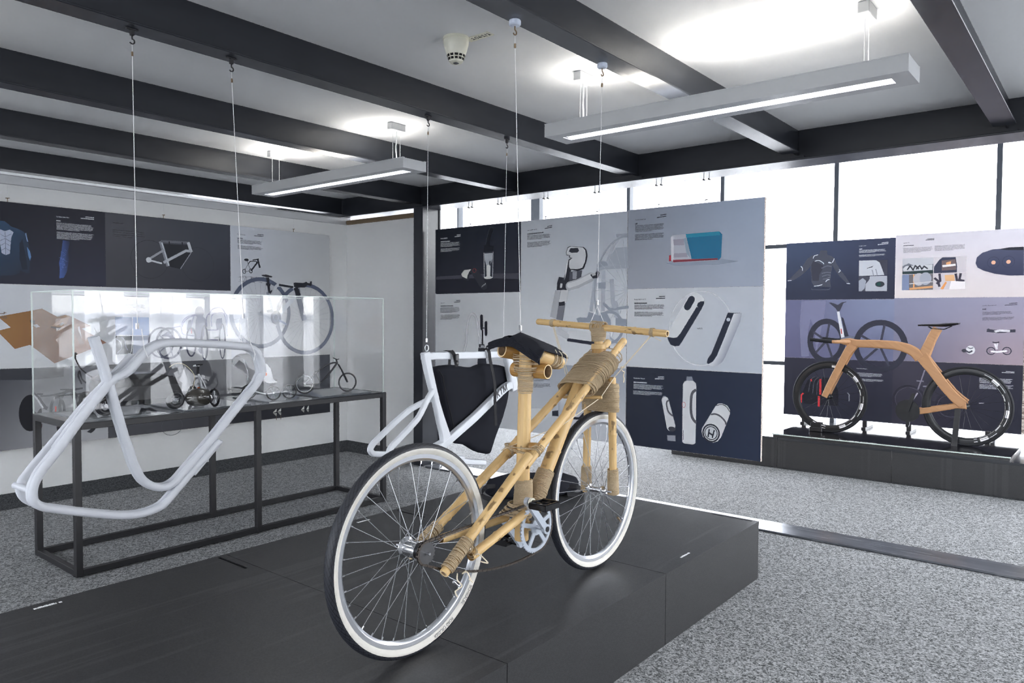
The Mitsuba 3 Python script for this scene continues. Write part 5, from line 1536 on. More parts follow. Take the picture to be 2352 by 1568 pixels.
k = poster(B2, 'x', XM, 3.952, 2.914, ZM[2] - 0.012, 2.226, (188, 192, 198), (182, 188, 198), (214, 216, 218), (222, 224, 226), 'tall pale poster of a stair climber beside a grey wheelchair')
A = Art('x', XM)
house_text(A, 'Heinrich Baumgartner', [(3.8814, 2.1409), (3.7779, 2.146)], [(3.8828, 2.1189), (3.7139, 2.1212)], [(3.7022, 2.1649), (3.6261, 2.1715)],
           [([(3.8842, 2.1043), (3.6359, 2.1028), (3.8839, 2.0626)], 6), ([(3.8838, 2.0454), (3.6325, 2.0452), (3.8835, 1.9987)], 6)], (74, 76, 82), 31)
G1, G2, G3 = (164, 170, 180), (148, 155, 166), (176, 181, 190)
A.poly([(3.0179, 2.0582), (2.9124, 2.058), (2.912, 2.027), (3.0111, 2.0331)], G1)
A.line([(2.9813, 2.0335), (3.043, 1.9609), (3.0841, 1.8728), (3.094, 1.8109)], 0.022, G3, 1)
A.poly([(3.0167, 1.9539), (2.9111, 1.9539), (2.9095, 1.8163), (3.0875, 1.8231), (3.0684, 1.8834)], G1)
A.ell([(3.1368, 1.8262)][0], 0.05, 0.03, G2)
A.line([(3.1741, 1.7911), (3.1206, 1.8062), (2.9093, 1.8041)], 0.026, G1, 1)
A.line([(3.1257, 1.7837), (3.1275, 1.4648)], 0.034, G3)
A.line([(3.2005, 1.7289), (3.2387, 1.4647)], 0.030, G3)
A.poly([(3.1838, 1.6884), (3.1033, 1.6922), (3.1054, 1.6411), (3.1833, 1.6425)], G2)
A.line([(3.0506, 1.7135), (3.0381, 1.5326), (2.9978, 1.4423), (3.0105, 1.4141)], 0.036, G3)
cw = [(2.9071, 1.6207)][0]
for q in np.arange(0.15, 2.9, 0.28):
    e_ = (cw[0] + 0.30 * math.sin(q), cw[1] + 0.40 * math.cos(q))
    A.line([cw, (min(e_[0], cw[0] + 0.30), e_[1])], 0.0025, (188, 192, 198))
aa = np.linspace(0.02, PI - 0.02, 26)
A.line([(cw[0] + 0.30 * math.sin(q), cw[1] + 0.42 * math.cos(q)) for q in aa], 0.014, (158, 165, 175))
A.line([(3.1174, 1.5218), (3.0638, 1.4784), (2.9056, 1.4961)], 0.022, G2, 1)
A.ell([(3.0195, 1.5156)][0], 0.028, 0.03, G3)
A.poly([(3.2593, 1.4589), (3.1432, 1.4247), (3.1696, 1.3787), (3.2793, 1.3951)], G2)
A.poly([(3.1502, 1.4533), (3.0967, 1.4591), (3.0563, 1.3968), (3.0488, 1.3176), (3.1152, 1.3165), (3.1563, 1.396)], G2)
A.ell([(3.0622, 1.3401)][0], 0.125, 0.13, G2, 0.022)
A.poly([(3.3746, 1.406), (3.3423, 1.4156), (3.17, 1.4097), (3.1696, 1.3787), (3.363, 1.3768)], G2)
A.poly([(3.0105, 1.4141), (2.9121, 1.4036), (2.9115, 1.3533), (3.0098, 1.3577)], G2)
# the climber itself
A.line([(3.5551, 1.6316), (3.6062, 1.4105)], 0.066, (176, 178, 182))
A.line([(3.5012, 1.6307), (3.5427, 1.393)], 0.066, (116, 118, 126))
A.line([(3.4898, 1.6542), (3.5119, 1.5359)], 0.075, (205, 206, 208))
A.poly([(3.5513, 1.5362), (3.4932, 1.5452), (3.49, 1.512), (3.5481, 1.5075)], (34, 36, 46))
A.poly([(3.5503, 1.7446), (3.5065, 1.7375), (3.5158, 1.6369), (3.5728, 1.6379), (3.5675, 1.7034)], (36, 38, 48))
A.poly([(3.5352, 1.6931), (3.5148, 1.6902), (3.5203, 1.6548), (3.5407, 1.6552)], (190, 190, 192))
A.poly([(3.456, 1.8832), (3.4247, 1.8936), (3.4373, 1.7238), (3.4366, 1.6473), (3.4796, 1.6362), (3.5202, 1.6405), (3.5022, 1.7373), (3.481, 1.7958)], (34, 36, 46))
A.poly([(3.456, 1.8832), (3.4779, 1.7721), (3.4976, 1.7135), (3.4841, 1.8195), (3.4703, 1.8779)], (214, 214, 216))
A.poly([(3.445, 1.7828), (3.325, 1.7905), (3.3382, 1.7095), (3.3873, 1.6932), (3.4515, 1.7124)], (70, 72, 82))
A.poly([(3.4165, 1.7819), (3.374, 1.7828), (3.3777, 1.7222), (3.4159, 1.7232)], (150, 152, 160))
A.poly([(3.4824, 1.9374), (3.4684, 1.9779), (3.447, 1.9885), (3.313, 1.9754), (3.285, 1.9509), (3.2749, 1.9042), (3.2841, 1.8584), (3.3112, 1.8016), (3.367, 1.7861), (3.438, 1.8002), (3.4554, 1.8185), (3.4559, 1.8773), (3.4176, 1.8933), (3.4461, 1.8945), (3.4562, 1.9103), (3.4392, 1.9177), (3.475, 1.9158)], (32, 34, 44))
A.poly([(3.478, 1.9372), (3.4654, 1.9742), (3.4398, 1.9846), (3.3199, 1.9735), (3.2961, 1.9491), (3.2887, 1.9049), (3.2979, 1.8567), (3.3225, 1.8113), (3.3672, 1.8012), (3.4381, 1.8061), (3.4526, 1.8242), (3.4502, 1.8747), (3.4175, 1.8921), (3.4447, 1.9003), (3.4391, 1.9165), (3.4736, 1.9228)], (206, 207, 210))
A.poly([(3.4537, 1.9478), (3.4397, 1.9729), (3.3688, 1.9715), (3.3546, 1.9486), (3.3685, 1.9342), (3.4322, 1.935)], (44, 46, 56))
A.line([(3.4482, 1.6675), (3.366, 1.6845), (3.2415, 1.7347)], 0.072, (178, 180, 184), 1)
A.line([(3.4483, 1.6722), (3.3661, 1.6915), (3.2416, 1.7416)], 0.040, (214, 215, 217), 1)
A.poly([(3.2486, 1.7533), (3.2009, 1.7633), (3.174, 1.7853), (3.1603, 1.7621), (3.1734, 1.7259), (3.2209, 1.7226)], (36, 38, 48))
A.poly([(3.2309, 1.7643), (3.2009, 1.7691), (3.1939, 1.7494), (3.2279, 1.7412)], (190, 190, 192))
A.poly([(3.4648, 1.2929), (3.4405, 1.3087), (3.196, 1.3059), (3.0617, 1.2946), (3.0607, 1.2038), (3.4643, 1.2395)], (214, 215, 217))
A.poly([(3.4644, 1.2466), (3.0607, 1.2095), (3.0604, 1.181), (3.4642, 1.2217)], (34, 36, 50))
A.line([(3.4633, 1.287), (3.4659, 1.2513)], 0.008, (150, 50, 55))
A.line([(3.5496, 1.3451), (3.5492, 1.2973), (3.4689, 1.2631)], 0.050, (196, 197, 200), 1)
A.done(k)

k = poster(B2, 'x', XM, 3.952, 2.914, 0.441, ZM[2] - 0.013, (170, 174, 182), (164, 169, 178), (206, 208, 211), (196, 199, 204), 'grey poster of a white appliance, half hidden by the bamboo bicycle')
A = Art('x', XM)
A.para(*[(3.8119, 0.9009), (3.6306, 0.909), (3.8117, 0.8728)], 3, (88, 90, 98), 44)
A.para(*[(3.8135, 0.8555), (3.6321, 0.8636), (3.8132, 0.8195)], 4, (88, 90, 98), 45)
A.para(*[(3.6559, 0.979), (3.6293, 0.9803), (3.6558, 0.9652)], 2, (60, 62, 70), 46)
A.poly([(3.5504, 0.7575), (3.497, 0.7994), (3.3788, 0.8076), (3.3768, 0.6056), (3.5489, 0.5899)], (206, 208, 211), grad=([(3.55, 0.7118), (3.487, 0.7168)][0], (170, 174, 182), [(3.55, 0.7118), (3.487, 0.7168)][1], (226, 228, 230)))
A.poly([(3.497, 0.8009), (3.343, 0.8176), (3.3428, 0.7952), (3.4877, 0.7834)], (44, 46, 54))
A.poly([(3.6122, 0.6379), (3.5495, 0.6509), (3.549, 0.6013), (3.6119, 0.5995)], (44, 48, 60))
A.line([(3.3948, 0.6002), (3.3409, 0.6014), (3.2969, 0.6463), (3.2268, 0.6598), (3.1747, 0.657), (3.1726, 0.6205), (3.2876, 0.6048)], 0.020, (38, 40, 50), 1)
A.poly([(3.8494, 0.6412), (3.6124, 0.6594), (3.6119, 0.5957), (3.848, 0.4524)], (214, 216, 218))
A.done(k)

k = poster(B3, 'x', XM, 2.911, 1.860, ZM[1] + 0.004, 2.232, (148, 154, 166), (170, 182, 202), (158, 162, 172), (170, 178, 194), 'grey blue poster of a teal and clear box')
A = Art('x', XM)
house_text(A, 'Sophie Elsacher', [(2.8472, 2.1503), (2.7599, 2.15)], [(2.8488, 2.1287), (2.8286, 2.1288)], [(2.6658, 2.1743), (2.589, 2.179)],
           [([(2.8486, 2.1118), (2.6037, 2.1098), (2.8479, 2.0586)], 6), ([(2.8496, 2.0442), (2.6027, 2.0425), (2.849, 1.9974)], 5)], (58, 60, 70), 51)
A.poly([(2.5928, 1.8201), (2.1634, 1.8326), (2.0393, 1.8088), (2.1785, 1.7922), (2.5235, 1.7978)], (150, 160, 176))
A.poly([(2.5504, 2.0055), (2.5351, 2.0201), (2.4253, 2.0208), (2.3853, 1.8462), (2.1792, 1.8333), (2.1948, 1.8228), (2.5281, 1.8198), (2.5455, 1.8377)], (186, 188, 198))
for a_, b_ in ((365, 420), (490, 530)):
    A.poly([(2.5347, 1.989), (2.4457, 1.9875), (2.445, 1.9413), (2.5341, 1.9462)] if a_ == 365 else [(2.5333, 1.8878), (2.4233, 1.8848), (2.4145, 1.8552), (2.5311, 1.8566)], (164, 160, 174))
A.poly([(2.5504, 2.0055), (2.5351, 2.0201), (2.5255, 1.9457), (2.5256, 1.8252), (2.5455, 1.8377)], (214, 214, 220))
A.poly([(2.432, 2.0212), (2.1782, 2.0235), (2.1567, 2.0012), (2.162, 1.8437), (2.179, 1.8236), (2.3852, 1.8401)], (36, 112, 148))
A.poly([(2.432, 2.0212), (2.1782, 2.0235), (2.1699, 1.9969), (2.4282, 1.9941)], (44, 138, 166))
A.poly([(2.4482, 1.9877), (2.4249, 1.9978), (2.3894, 1.8402), (2.4232, 1.8786)], (150, 166, 180))
A.poly([(2.5309, 1.8402), (2.1871, 1.8374), (2.1869, 1.8254), (2.5307, 1.8215)], (150, 62, 76))
A.line([(2.5282, 1.8292), (2.191, 1.8293)], 0.004, (96, 42, 56))
A.poly([(2.5632, 1.8736), (2.5486, 1.8753), (2.5462, 1.8315), (2.5626, 1.8306)], (176, 54, 66))
A.done(k)

k = poster(B3, 'x', XM, 2.911, 1.860, ZM[2] + 0.004, ZM[1] + 0.003, (206, 208, 211), (198, 203, 212), (204, 207, 211), (192, 198, 208), 'pale poster of two white and navy handles in a thin circle')
A = Art('x', XM)
house_text(A, 'Pascal MICHALLEK', [(2.849, 1.5501), (2.7504, 1.5508)], [(2.8487, 1.5298), (2.7411, 1.5291)], [(2.6667, 1.5762), (2.5912, 1.5777)],
           [([(2.8485, 1.5136), (2.5955, 1.5123), (2.8481, 1.4747)], 5), ([(2.8479, 1.4601), (2.5966, 1.4587), (2.8474, 1.4227)], 5)], (44, 46, 54), 61)
cc = [(2.3096, 1.3431)][0]
A.ell(cc, 0.245, 0.268, (224, 226, 228), 0.006)
A.poly([(2.3857, 1.5859), (2.3652, 1.5986), (2.3363, 1.5951), (2.3034, 1.5771), (2.2827, 1.5503), (2.2846, 1.5199), (2.3019, 1.482), (2.4478, 1.2494), (2.4726, 1.2137), (2.5067, 1.2087), (2.5412, 1.2195), (2.5633, 1.2543), (2.568, 1.2762)], (28, 36, 54))
A.poly([(2.3857, 1.5859), (2.3652, 1.5986), (2.3363, 1.5951), (2.3034, 1.5771), (2.2827, 1.5503), (2.2849, 1.5351), (2.3068, 1.5368), (2.3312, 1.524), (2.343, 1.4935), (2.4654, 1.3034), (2.4905, 1.2756), (2.5161, 1.2696), (2.568, 1.2762), (2.5262, 1.3806), (2.4185, 1.5516)], (222, 224, 226))
A.line([(2.381, 1.5497), (2.4127, 1.4976)], 0.052, (28, 36, 54), 1)
A.poly([(2.3417, 1.5126), (2.3298, 1.4896), (2.3431, 1.4989)], (222, 224, 226))
A.poly([(2.1067, 1.4549), (2.0092, 1.4521), (2.0641, 1.4483), (2.0862, 1.3851), (2.1843, 1.1507), (2.2155, 1.104), (2.2474, 1.0904), (2.2573, 1.1022), (2.2481, 1.133), (2.2244, 1.1643)], (28, 36, 54))
A.poly([(2.0641, 1.4498), (2.0076, 1.4521), (2.0173, 1.3932), (2.1213, 1.1456), (2.1442, 1.1072), (2.1832, 1.079), (2.2151, 1.0752), (2.2474, 1.0889), (2.2076, 1.1119), (2.1804, 1.1508)], (180, 184, 194), grad=([(2.1695, 1.2114), (2.1063, 1.1835)][0], (222, 224, 228), [(2.1695, 1.2114), (2.1063, 1.1835)][1], (160, 165, 178)))
A.ell([(2.1021, 1.4073)][0], 0.014, 0.013, (190, 196, 206))
A.text('NASA', *[(2.3341, 1.3366), (2.2932, 1.3365)], (30, 34, 46), False)
A.done(k)

k = poster(B3, 'x', XM, 2.911, 1.860, 0.443, ZM[2] + 0.003, (30, 36, 52), (30, 40, 62), (28, 34, 50), (34, 44, 66), 'navy poster of three white bottles')
A = Art('x', XM)
house_text(A, 'Alessandro Pregan', [(2.849, 0.9529), (2.7545, 0.9535)], [(2.8487, 0.9292), (2.7334, 0.9305)], [(2.6676, 0.9778), (2.5918, 0.982)],
           [([(2.8485, 0.9121), (2.5961, 0.9119), (2.848, 0.8729)], 5), ([(2.8497, 0.8613), (2.6025, 0.8622), (2.8494, 0.8303)], 4)], (196, 200, 208), 71)
BW, BS = (218, 219, 221), (88, 88, 96)
A.poly([(2.4104, 0.9922), (2.3687, 0.9945), (2.36, 0.9641), (2.4141, 0.9609)], (132, 138, 150))
A.poly([(2.439, 0.936), (2.4267, 0.9563), (2.41, 0.9627), (2.36, 0.9641), (2.3391, 0.95), (2.3346, 0.9272), (2.3339, 0.6533), (2.3352, 0.5178), (2.3532, 0.5034), (2.4244, 0.5038), (2.4389, 0.5139), (2.4407, 0.7564)], BW)
A.line(spline(np.array([(2.3359, 0.9024), (2.3629, 0.879), (2.3731, 0.8395), (2.3734, 0.7465), (2.3601, 0.6934), (2.3324, 0.6635)]), 4), 0.020, BS)
A.ell([(2.431, 0.7853)][0], 0.015, 0.021, (176, 70, 76), 0.003)
A.para(*[(2.4332, 0.5302), (2.4342, 0.6006), (2.4273, 0.5309)], 1, (80, 82, 90), 72, 0.9, 1.0)
A.poly([(2.6038, 0.8287), (2.5951, 0.8389), (2.5794, 0.8401), (2.5706, 0.8312)], (132, 138, 150))
A.poly([(2.6096, 0.806), (2.6037, 0.824), (2.5837, 0.8334), (2.5618, 0.8295), (2.5512, 0.8121), (2.4942, 0.626), (2.4982, 0.602), (2.5238, 0.5836), (2.5498, 0.5849), (2.563, 0.5994)], BW)
A.line(spline(np.array([(2.5477, 0.8092), (2.5657, 0.7975), (2.5671, 0.7696), (2.5517, 0.7234), (2.5167, 0.6964)]), 4), 0.012, BS)
A.ell([(2.5223, 0.5995)][0], 0.030, 0.018, (58, 60, 70))
A.poly([(2.5597, 0.5497), (2.4932, 0.5552), (2.4926, 0.5119), (2.5575, 0.5102)], (150, 154, 164))
A.poly([(2.1868, 0.7966), (2.1672, 0.8155), (2.1396, 0.8192), (2.1003, 0.8073), (2.0803, 0.779), (2.0799, 0.7491), (2.1097, 0.6637), (2.1437, 0.5772), (2.167, 0.5482), (2.1987, 0.5347), (2.2472, 0.5431), (2.2801, 0.5702), (2.2904, 0.6075), (2.2851, 0.6312)], BW)
A.line(spline(np.array([(2.2218, 0.7328), (2.1859, 0.7398), (2.146, 0.7244), (2.1141, 0.6934), (2.1075, 0.673)]), 4), 0.012, BS)
A.line(spline(np.array([(2.1852, 0.799), (2.1395, 0.8117), (2.104, 0.7958), (2.0817, 0.7639)]), 4), 0.006, BS)
A.ell([(2.2174, 0.6013)][0], 0.066, 0.066, (46, 48, 58))
A.ell([(2.2174, 0.6013)][0], 0.055, 0.055, (206, 208, 211), 0.006)
A.ell([(2.2174, 0.6013)][0], 0.043, 0.043, (206, 208, 211))
A.line([(2.24, 0.6051), (2.2076, 0.5894)], 0.012, (46, 48, 58))
A.line([(2.2307, 0.629), (2.2395, 0.5707)], 0.010, (46, 48, 58))
A.line([(2.1937, 0.6251), (2.2072, 0.5688)], 0.010, (46, 48, 58))
A.done(k)

# ---- boards behind the wooden bicycle
ZRR = [2.205, 1.608, 0.996, 0.388]
RY = [2.752, 1.697, 0.642]
t1 = thing('standing_board', 'standing board with the dark jersey picture, behind the front wheel of the wooden bicycle', 'display board', 'boards behind the wooden bicycle')
obj('core', box(XRB + 0.0006, XRB + 0.025, RY[1] + 0.001, RY[0], ZRR[3], ZRR[0]), 'honeycomb_edge', t1)
for y in (2.55, 1.95):
    obj('foot_frame', cat_mesh([box(XRB + 0.026, XRB + 0.056, y - 0.02, y + 0.02, ZR, 1.9, 0.002), box(XRB - 0.02, XRB + 0.28, y - 0.02, y + 0.02, ZR, ZR + 0.03, 0.002)]), 'black_metal', t1)
t2 = thing('standing_board', 'standing board with bus photos and a dark capsule behind the wooden bicycle saddle', 'display board', 'boards behind the wooden bicycle')
obj('core', box(XRB + 0.0006, XRB + 0.025, RY[2], RY[1] - 0.001, ZRR[3], ZRR[0] + 0.02), 'honeycomb_edge', t2)
for y in (1.55, 0.9):
    obj('foot_frame', cat_mesh([box(XRB + 0.026, XRB + 0.056, y - 0.02, y + 0.02, ZR, 1.9, 0.002), box(XRB - 0.02, XRB + 0.28, y - 0.02, y + 0.02, ZR, ZR + 0.03, 0.002)]), 'black_metal', t2)
t3 = thing('standing_board', 'pale standing board outside the frame at the right, mirrored faintly in the case', 'display board', 'boards behind the wooden bicycle')
obj('core', box(XRB + 0.0006, XRB + 0.025, -0.42, RY[2] - 0.001, ZRR[3], ZRR[0] + 0.03), 'honeycomb_edge', t3)

k = poster(t1, 'x', XRB, RY[0], RY[1], ZRR[1], ZRR[0], (66, 78, 104), (58, 64, 88), (48, 54, 74), (44, 48, 66), 'dark poster of a long sleeved jersey')
A = Art('x', XRB)
J = (74, 78, 92)
A.poly([(2.4058, 2.1082), (2.4023, 2.1157), (2.3433, 2.1127), (2.3358, 2.1009), (2.3352, 2.0705), (2.2948, 2.0534), (2.2653, 2.0293), (2.2425, 1.9717), (2.2054, 1.91), (2.154, 1.8407), (2.1101, 1.7683), (2.117, 1.761), (2.1384, 1.769), (2.2112, 1.8423), (2.2632, 1.9195), (2.282, 1.9581), (2.2884, 1.9128), (2.2982, 1.8524), (2.3006, 1.7917), (2.2922, 1.7345), (2.4585, 1.7455), (2.4855, 1.7885), (2.4909, 1.8736), (2.503, 1.9203), (2.4926, 1.9662), (2.5369, 1.9137), (2.5968, 1.8613), (2.6575, 1.824), (2.696, 1.8093), (2.735, 1.8103), (2.6967, 1.8485), (2.636, 1.9093), (2.5759, 1.9694), (2.539, 2.0299), (2.4944, 2.0626), (2.4498, 2.0759), (2.4127, 2.0795)], J)
A.poly([(2.4926, 1.9662), (2.4747, 2.0117), (2.3735, 1.9616), (2.38, 1.916), (2.4087, 1.871), (2.4148, 1.8022), (2.4783, 1.8038), (2.4894, 1.8735)], (58, 60, 74))
for q in ((1110, 690, 1225, 655), (1115, 760, 1215, 735), (1120, 800, 1215, 780), (1130, 830, 1210, 815)):
    pass
for pts in ([(2.3877, 1.9316), (2.3366, 1.9526), (2.2964, 1.9473)], [(2.383, 1.8779), (2.3354, 1.8878), (2.3002, 1.8829)], [(2.3787, 1.8472), (2.3348, 1.8611), (2.3011, 1.8563)], [(2.3708, 1.8179), (2.3341, 1.823), (2.3037, 1.8374)]):
    A.curve(pts, 0.010, (100, 104, 118))
for pts in ([(2.4752, 2.0386), (2.4644, 2.0612), (2.4311, 2.0712)], [(2.2826, 1.9884), (2.2707, 2.0107), (2.2667, 2.0256)], [(2.4559, 2.007), (2.4188, 2.0132), (2.3815, 1.9925), (2.3679, 1.9767)], [(2.5985, 1.9586), (2.5829, 1.9386), (2.5825, 1.9152)],
            [(2.2125, 1.9102), (2.2051, 1.8987), (2.2192, 1.8841)], [(2.4585, 1.7478), (2.4139, 1.7523), (2.3808, 1.7631)], [(2.3445, 1.7928), (2.3302, 1.8077), (2.312, 1.8133)], [(2.7311, 1.8117), (2.6961, 1.8132)], [(2.1384, 1.769), (2.1115, 1.7661)]):
    A.curve(pts, 0.008, (206, 212, 224))
A.poly([(2.3263, 1.9902), (2.3155, 1.9959), (2.2898, 1.9849), (2.2897, 1.9774), (2.324, 1.9825)], (206, 212, 224))
A.curve([(2.4843, 1.7229), (2.4691, 1.711), (2.3246, 1.7085), (2.2994, 1.7271)], 0.004, (96, 102, 118))
house_text(A, 'Markus Bauer', [(2.0278, 2.1366), (1.9643, 2.1376)], [(2.0273, 2.1129), (1.9996, 2.1144)], [(1.8572, 2.1609), (1.7623, 2.1664)],
           [([(2.0292, 2.0997), (1.7808, 2.0986), (2.0285, 2.067)], 4), ([(2.0282, 2.0522), (1.7811, 2.0514), (2.0278, 2.0299)], 4)], (206, 210, 220), 81)
A.poly([(2.0277, 1.9943), (1.7666, 1.9906), (1.7648, 1.8425), (2.026, 1.8407)], (64, 66, 80))
A.poly([(2.0277, 1.9943), (1.8726, 1.9922), (1.8384, 1.9703), (1.8207, 1.9258), (1.81, 1.8963), (1.7921, 1.8433), (2.026, 1.8407)], (196, 200, 208))
A.poly([(1.9529, 1.916), (1.8919, 1.9395), (1.9052, 1.9231), (1.9528, 1.913)], (60, 62, 74))
for x_ in (1790, 1830, 1868):
    pass
A.line([(1.9047, 1.8996), (1.8899, 1.844)], 0.010, (150, 154, 166))
A.line([(1.8708, 1.9057), (1.856, 1.8452)], 0.010, (150, 154, 166))
A.poly([(2.0274, 1.8385), (1.7653, 1.8367), (1.7655, 1.6855), (2.0257, 1.6869)], (72, 74, 88))
A.poly([(1.9239, 1.837), (1.766, 1.836), (1.7655, 1.6855), (1.962, 1.6873), (1.9634, 1.7539), (1.9266, 1.8046)], (176, 180, 190))
A.poly([(2.0265, 1.7924), (1.9888, 1.8196), (1.9572, 1.7907), (1.9695, 1.717), (1.9966, 1.6879), (2.0243, 1.6868)], (160, 165, 178))
A.ell([(1.8306, 1.7546)][0], 0.042, 0.028, (52, 56, 66))
A.ell([(1.8407, 1.7548)][0], 0.020, 0.018, (34, 74, 70))
A.done(k)

k = poster(t1, 'x', XRB, RY[0], RY[1], ZRR[2], ZRR[1] - 0.001, (106, 108, 140), (132, 140, 168), (104, 104, 136), (112, 116, 146), 'lavender grey poster of a white scooter and a ghosted walker')
A = Art('x', XRB)
A.poly([(2.5862, 1.5963), (2.3388, 1.5973), (2.357, 1.4137), (2.4298, 1.0184), (2.4417, 1.2613), (2.4888, 1.4129), (2.5157, 1.2599), (2.4963, 1.0159), (2.5784, 1.0096), (2.5888, 1.1663), (2.5995, 1.3353)], (126, 128, 158))
for (cx_, cy_), rx, ry in (([(2.3279, 1.1807)][0], 0.145, 0.185), ([(1.8178, 1.1433)][0], 0.205, 0.215)):
    A.ell((cx_, cy_), rx + 0.045, ry + 0.045, (52, 54, 68), 0.055)
    for i in range(5):
        q = i * 2 * PI / 5 + 0.5
        A.line([(cx_, cy_), (cx_ + rx * math.cos(q), cy_ + ry * math.sin(q))], 0.022, (66, 68, 84))
    A.ell((cx_, cy_), 0.03, 0.03, (66, 68, 84))
A.poly([(2.3096, 1.576), (2.2809, 1.5758), (2.2235, 1.5516), (2.1817, 1.5781), (2.1314, 1.5866), (2.1675, 1.5706), (2.2011, 1.4891), (2.2222, 1.4861), (2.2442, 1.5189)], (64, 66, 80))
A.poly([(2.2292, 1.4816), (2.2052, 1.4861), (2.1463, 1.2076), (2.1814, 1.2068)], (222, 224, 230))
A.poly([(2.1858, 1.4297), (2.1644, 1.415), (2.112, 1.238), (2.1393, 1.2078)], (54, 56, 70))
A.para(*[(2.1905, 1.3078), (2.1839, 1.2588), (2.1792, 1.3079)], 1, (196, 52, 52), 90, 0.9, 1.0)
A.poly([(2.1886, 1.2141), (2.105, 1.2382), (2.0564, 1.2319), (2.06, 1.2067), (2.1597, 1.1776)], (120, 124, 142))
A.line([(2.1597, 1.1776), (2.0481, 1.1658), (1.8175, 1.1289)], 0.03, (150, 154, 168))
A.done(k)

k = poster(t1, 'x', XRB, RY[0], RY[1], ZRR[3] + 0.001, ZRR[2] - 0.001, (50, 51, 66), (54, 54, 70), (40, 42, 56), (42, 44, 58), 'dark poster of a black machine with red edges')
A = Art('x', XRB)
house_text(A, 'Alexander Schwager', [(2.034, 0.9085), (1.9287, 0.9087)], None, [(1.8651, 0.935), (1.7688, 0.9363)],
           [([(2.0301, 0.8703), (1.7883, 0.8666), (2.0293, 0.8302)], 5), ([(2.0133, 0.811), (1.7721, 0.8086), (2.0128, 0.7844)], 4)], (200, 202, 212), 91)
A.poly([(2.5076, 0.7686), (2.466, 0.7971), (2.2516, 0.8041), (2.2005, 0.6679), (2.1975, 0.5151), (2.5453, 0.5131), (2.5675, 0.6076)], (30, 31, 42))
for x_ in (0, 1, 2):
    A.curve([[(2.4969, 0.6475), (2.4739, 0.7706), (2.4327, 0.8076)][j] if x_ == 0 else ([(2.4545, 0.6331), (2.4401, 0.7553), (2.3993, 0.8008)][j] if x_ == 1 else [(2.4125, 0.6187), (2.4064, 0.74), (2.366, 0.7941)][j]) for j in range(3)], 0.008, (78, 80, 92))
A.line([(2.3791, 0.7848), (2.3776, 0.6212)], 0.022, (206, 58, 66))
A.line([(2.3906, 0.6082), (2.3902, 0.496)], 0.022, (206, 58, 66))
A.line([(2.5474, 0.6265), (2.5692, 0.604), (2.5694, 0.5234)], 0.016, (206, 58, 66))
A.line([(2.4741, 0.7793), (2.4685, 0.7536)], 0.014, (206, 58, 66))
A.line([(2.1125, 0.6604), (2.0947, 0.6415), (2.0934, 0.5742)], 0.008, (150, 154, 166))
A.done(k)

k = poster(t2, 'x', XRB, RY[1], RY[2], ZRR[1] + 0.008, ZRR[0] + 0.02, (214, 210, 218), (222, 218, 226), (226, 218, 216), (216, 206, 206), 'pale poster with four bus photos and a dark capsule')
A = Art('x', XRB)
T2 = (70, 70, 80)
A.text('Andreas Auer', *[(1.6294, 2.1438), (1.5732, 2.1463)], T2)
A.para(*[(1.629, 2.1254), (1.5385, 2.1232), (1.6288, 2.1169)], 1, T2, 101, 0.8, 1.0)
A.para(*[(1.4271, 2.1769), (1.3667, 2.1774), (1.4269, 2.1685)], 1, T2, 102, 0.8, 1.0)
A.para(*[(1.4393, 2.1679), (1.3665, 2.1677), (1.4391, 2.1595)], 1, T2, 103, 0.8, 1.0)
A.para(*[(1.6309, 2.0972), (1.3761, 2.1004), (1.6298, 2.0461)], 7, (130, 128, 138), 104)
A.para(*[(1.3615, 2.1051), (1.1043, 2.1073), (1.3603, 2.0525)], 7, (130, 128, 138), 105)
A.poly([(1.634, 1.9981), (1.3701, 1.9976), (1.368, 1.8449), (1.632, 1.8461)], (196, 198, 204))
A.poly([(1.6324, 1.9242), (1.5792, 1.9505), (1.5278, 1.9231), (1.3687, 1.9351), (1.368, 1.8449), (1.632, 1.8461)], (120, 124, 134))
A.poly([(1.6293, 1.8985), (1.6041, 1.9232), (1.376, 1.9312), (1.3773, 1.8799), (1.6262, 1.8757)], (204, 206, 210))
for pts in ([(1.5906, 1.8873), (1.5659, 1.9245), (1.5396, 1.8841), (1.5216, 1.9257), (1.4894, 1.8908)], [(1.5145, 1.8889), (1.4838, 1.9242), (1.4643, 1.8899), (1.4462, 1.9172), (1.4146, 1.891)]):
    A.line(pts, 0.012, (48, 50, 60))
A.poly([(1.6325, 1.8674), (1.3687, 1.8782), (1.368, 1.8449), (1.632, 1.8461)], (44, 60, 62))
A.poly([(1.3652, 1.9973), (1.0983, 1.9988), (1.1007, 1.8501), (1.3619, 1.8475)], (206, 200, 204))
A.poly([(1.3632, 1.9072), (1.3183, 1.9745), (1.2945, 1.9941), (1.1865, 1.992), (1.1727, 1.9069), (1.1738, 1.8497), (1.3619, 1.8475)], (58, 62, 82))
A.poly([(1.2998, 1.9641), (1.1861, 1.9729), (1.1779, 1.8731), (1.2977, 1.8703)], (112, 96, 98))
A.poly([(1.2632, 1.9447), (1.2214, 1.9567), (1.2266, 1.9227), (1.2626, 1.9213)], (222, 166, 120))
A.line([(1.2926, 1.9115), (1.1849, 1.921)], 0.02, (232, 228, 226))
A.poly([(1.6332, 1.8419), (1.3691, 1.8422), (1.367, 1.6921), (1.6326, 1.6911)], (112, 108, 112))
A.poly([(1.6332, 1.8419), (1.5743, 1.8415), (1.5711, 1.6929), (1.6326, 1.6911)], (126, 138, 168))
A.line([(1.5324, 1.8416), (1.5295, 1.7091)], 0.012, (222, 166, 112))
A.line([(1.5675, 1.7028), (1.3677, 1.7199)], 0.02, (214, 160, 112))
A.ell([(1.4872, 1.7925)][0], 0.05, 0.06, (186, 184, 190))
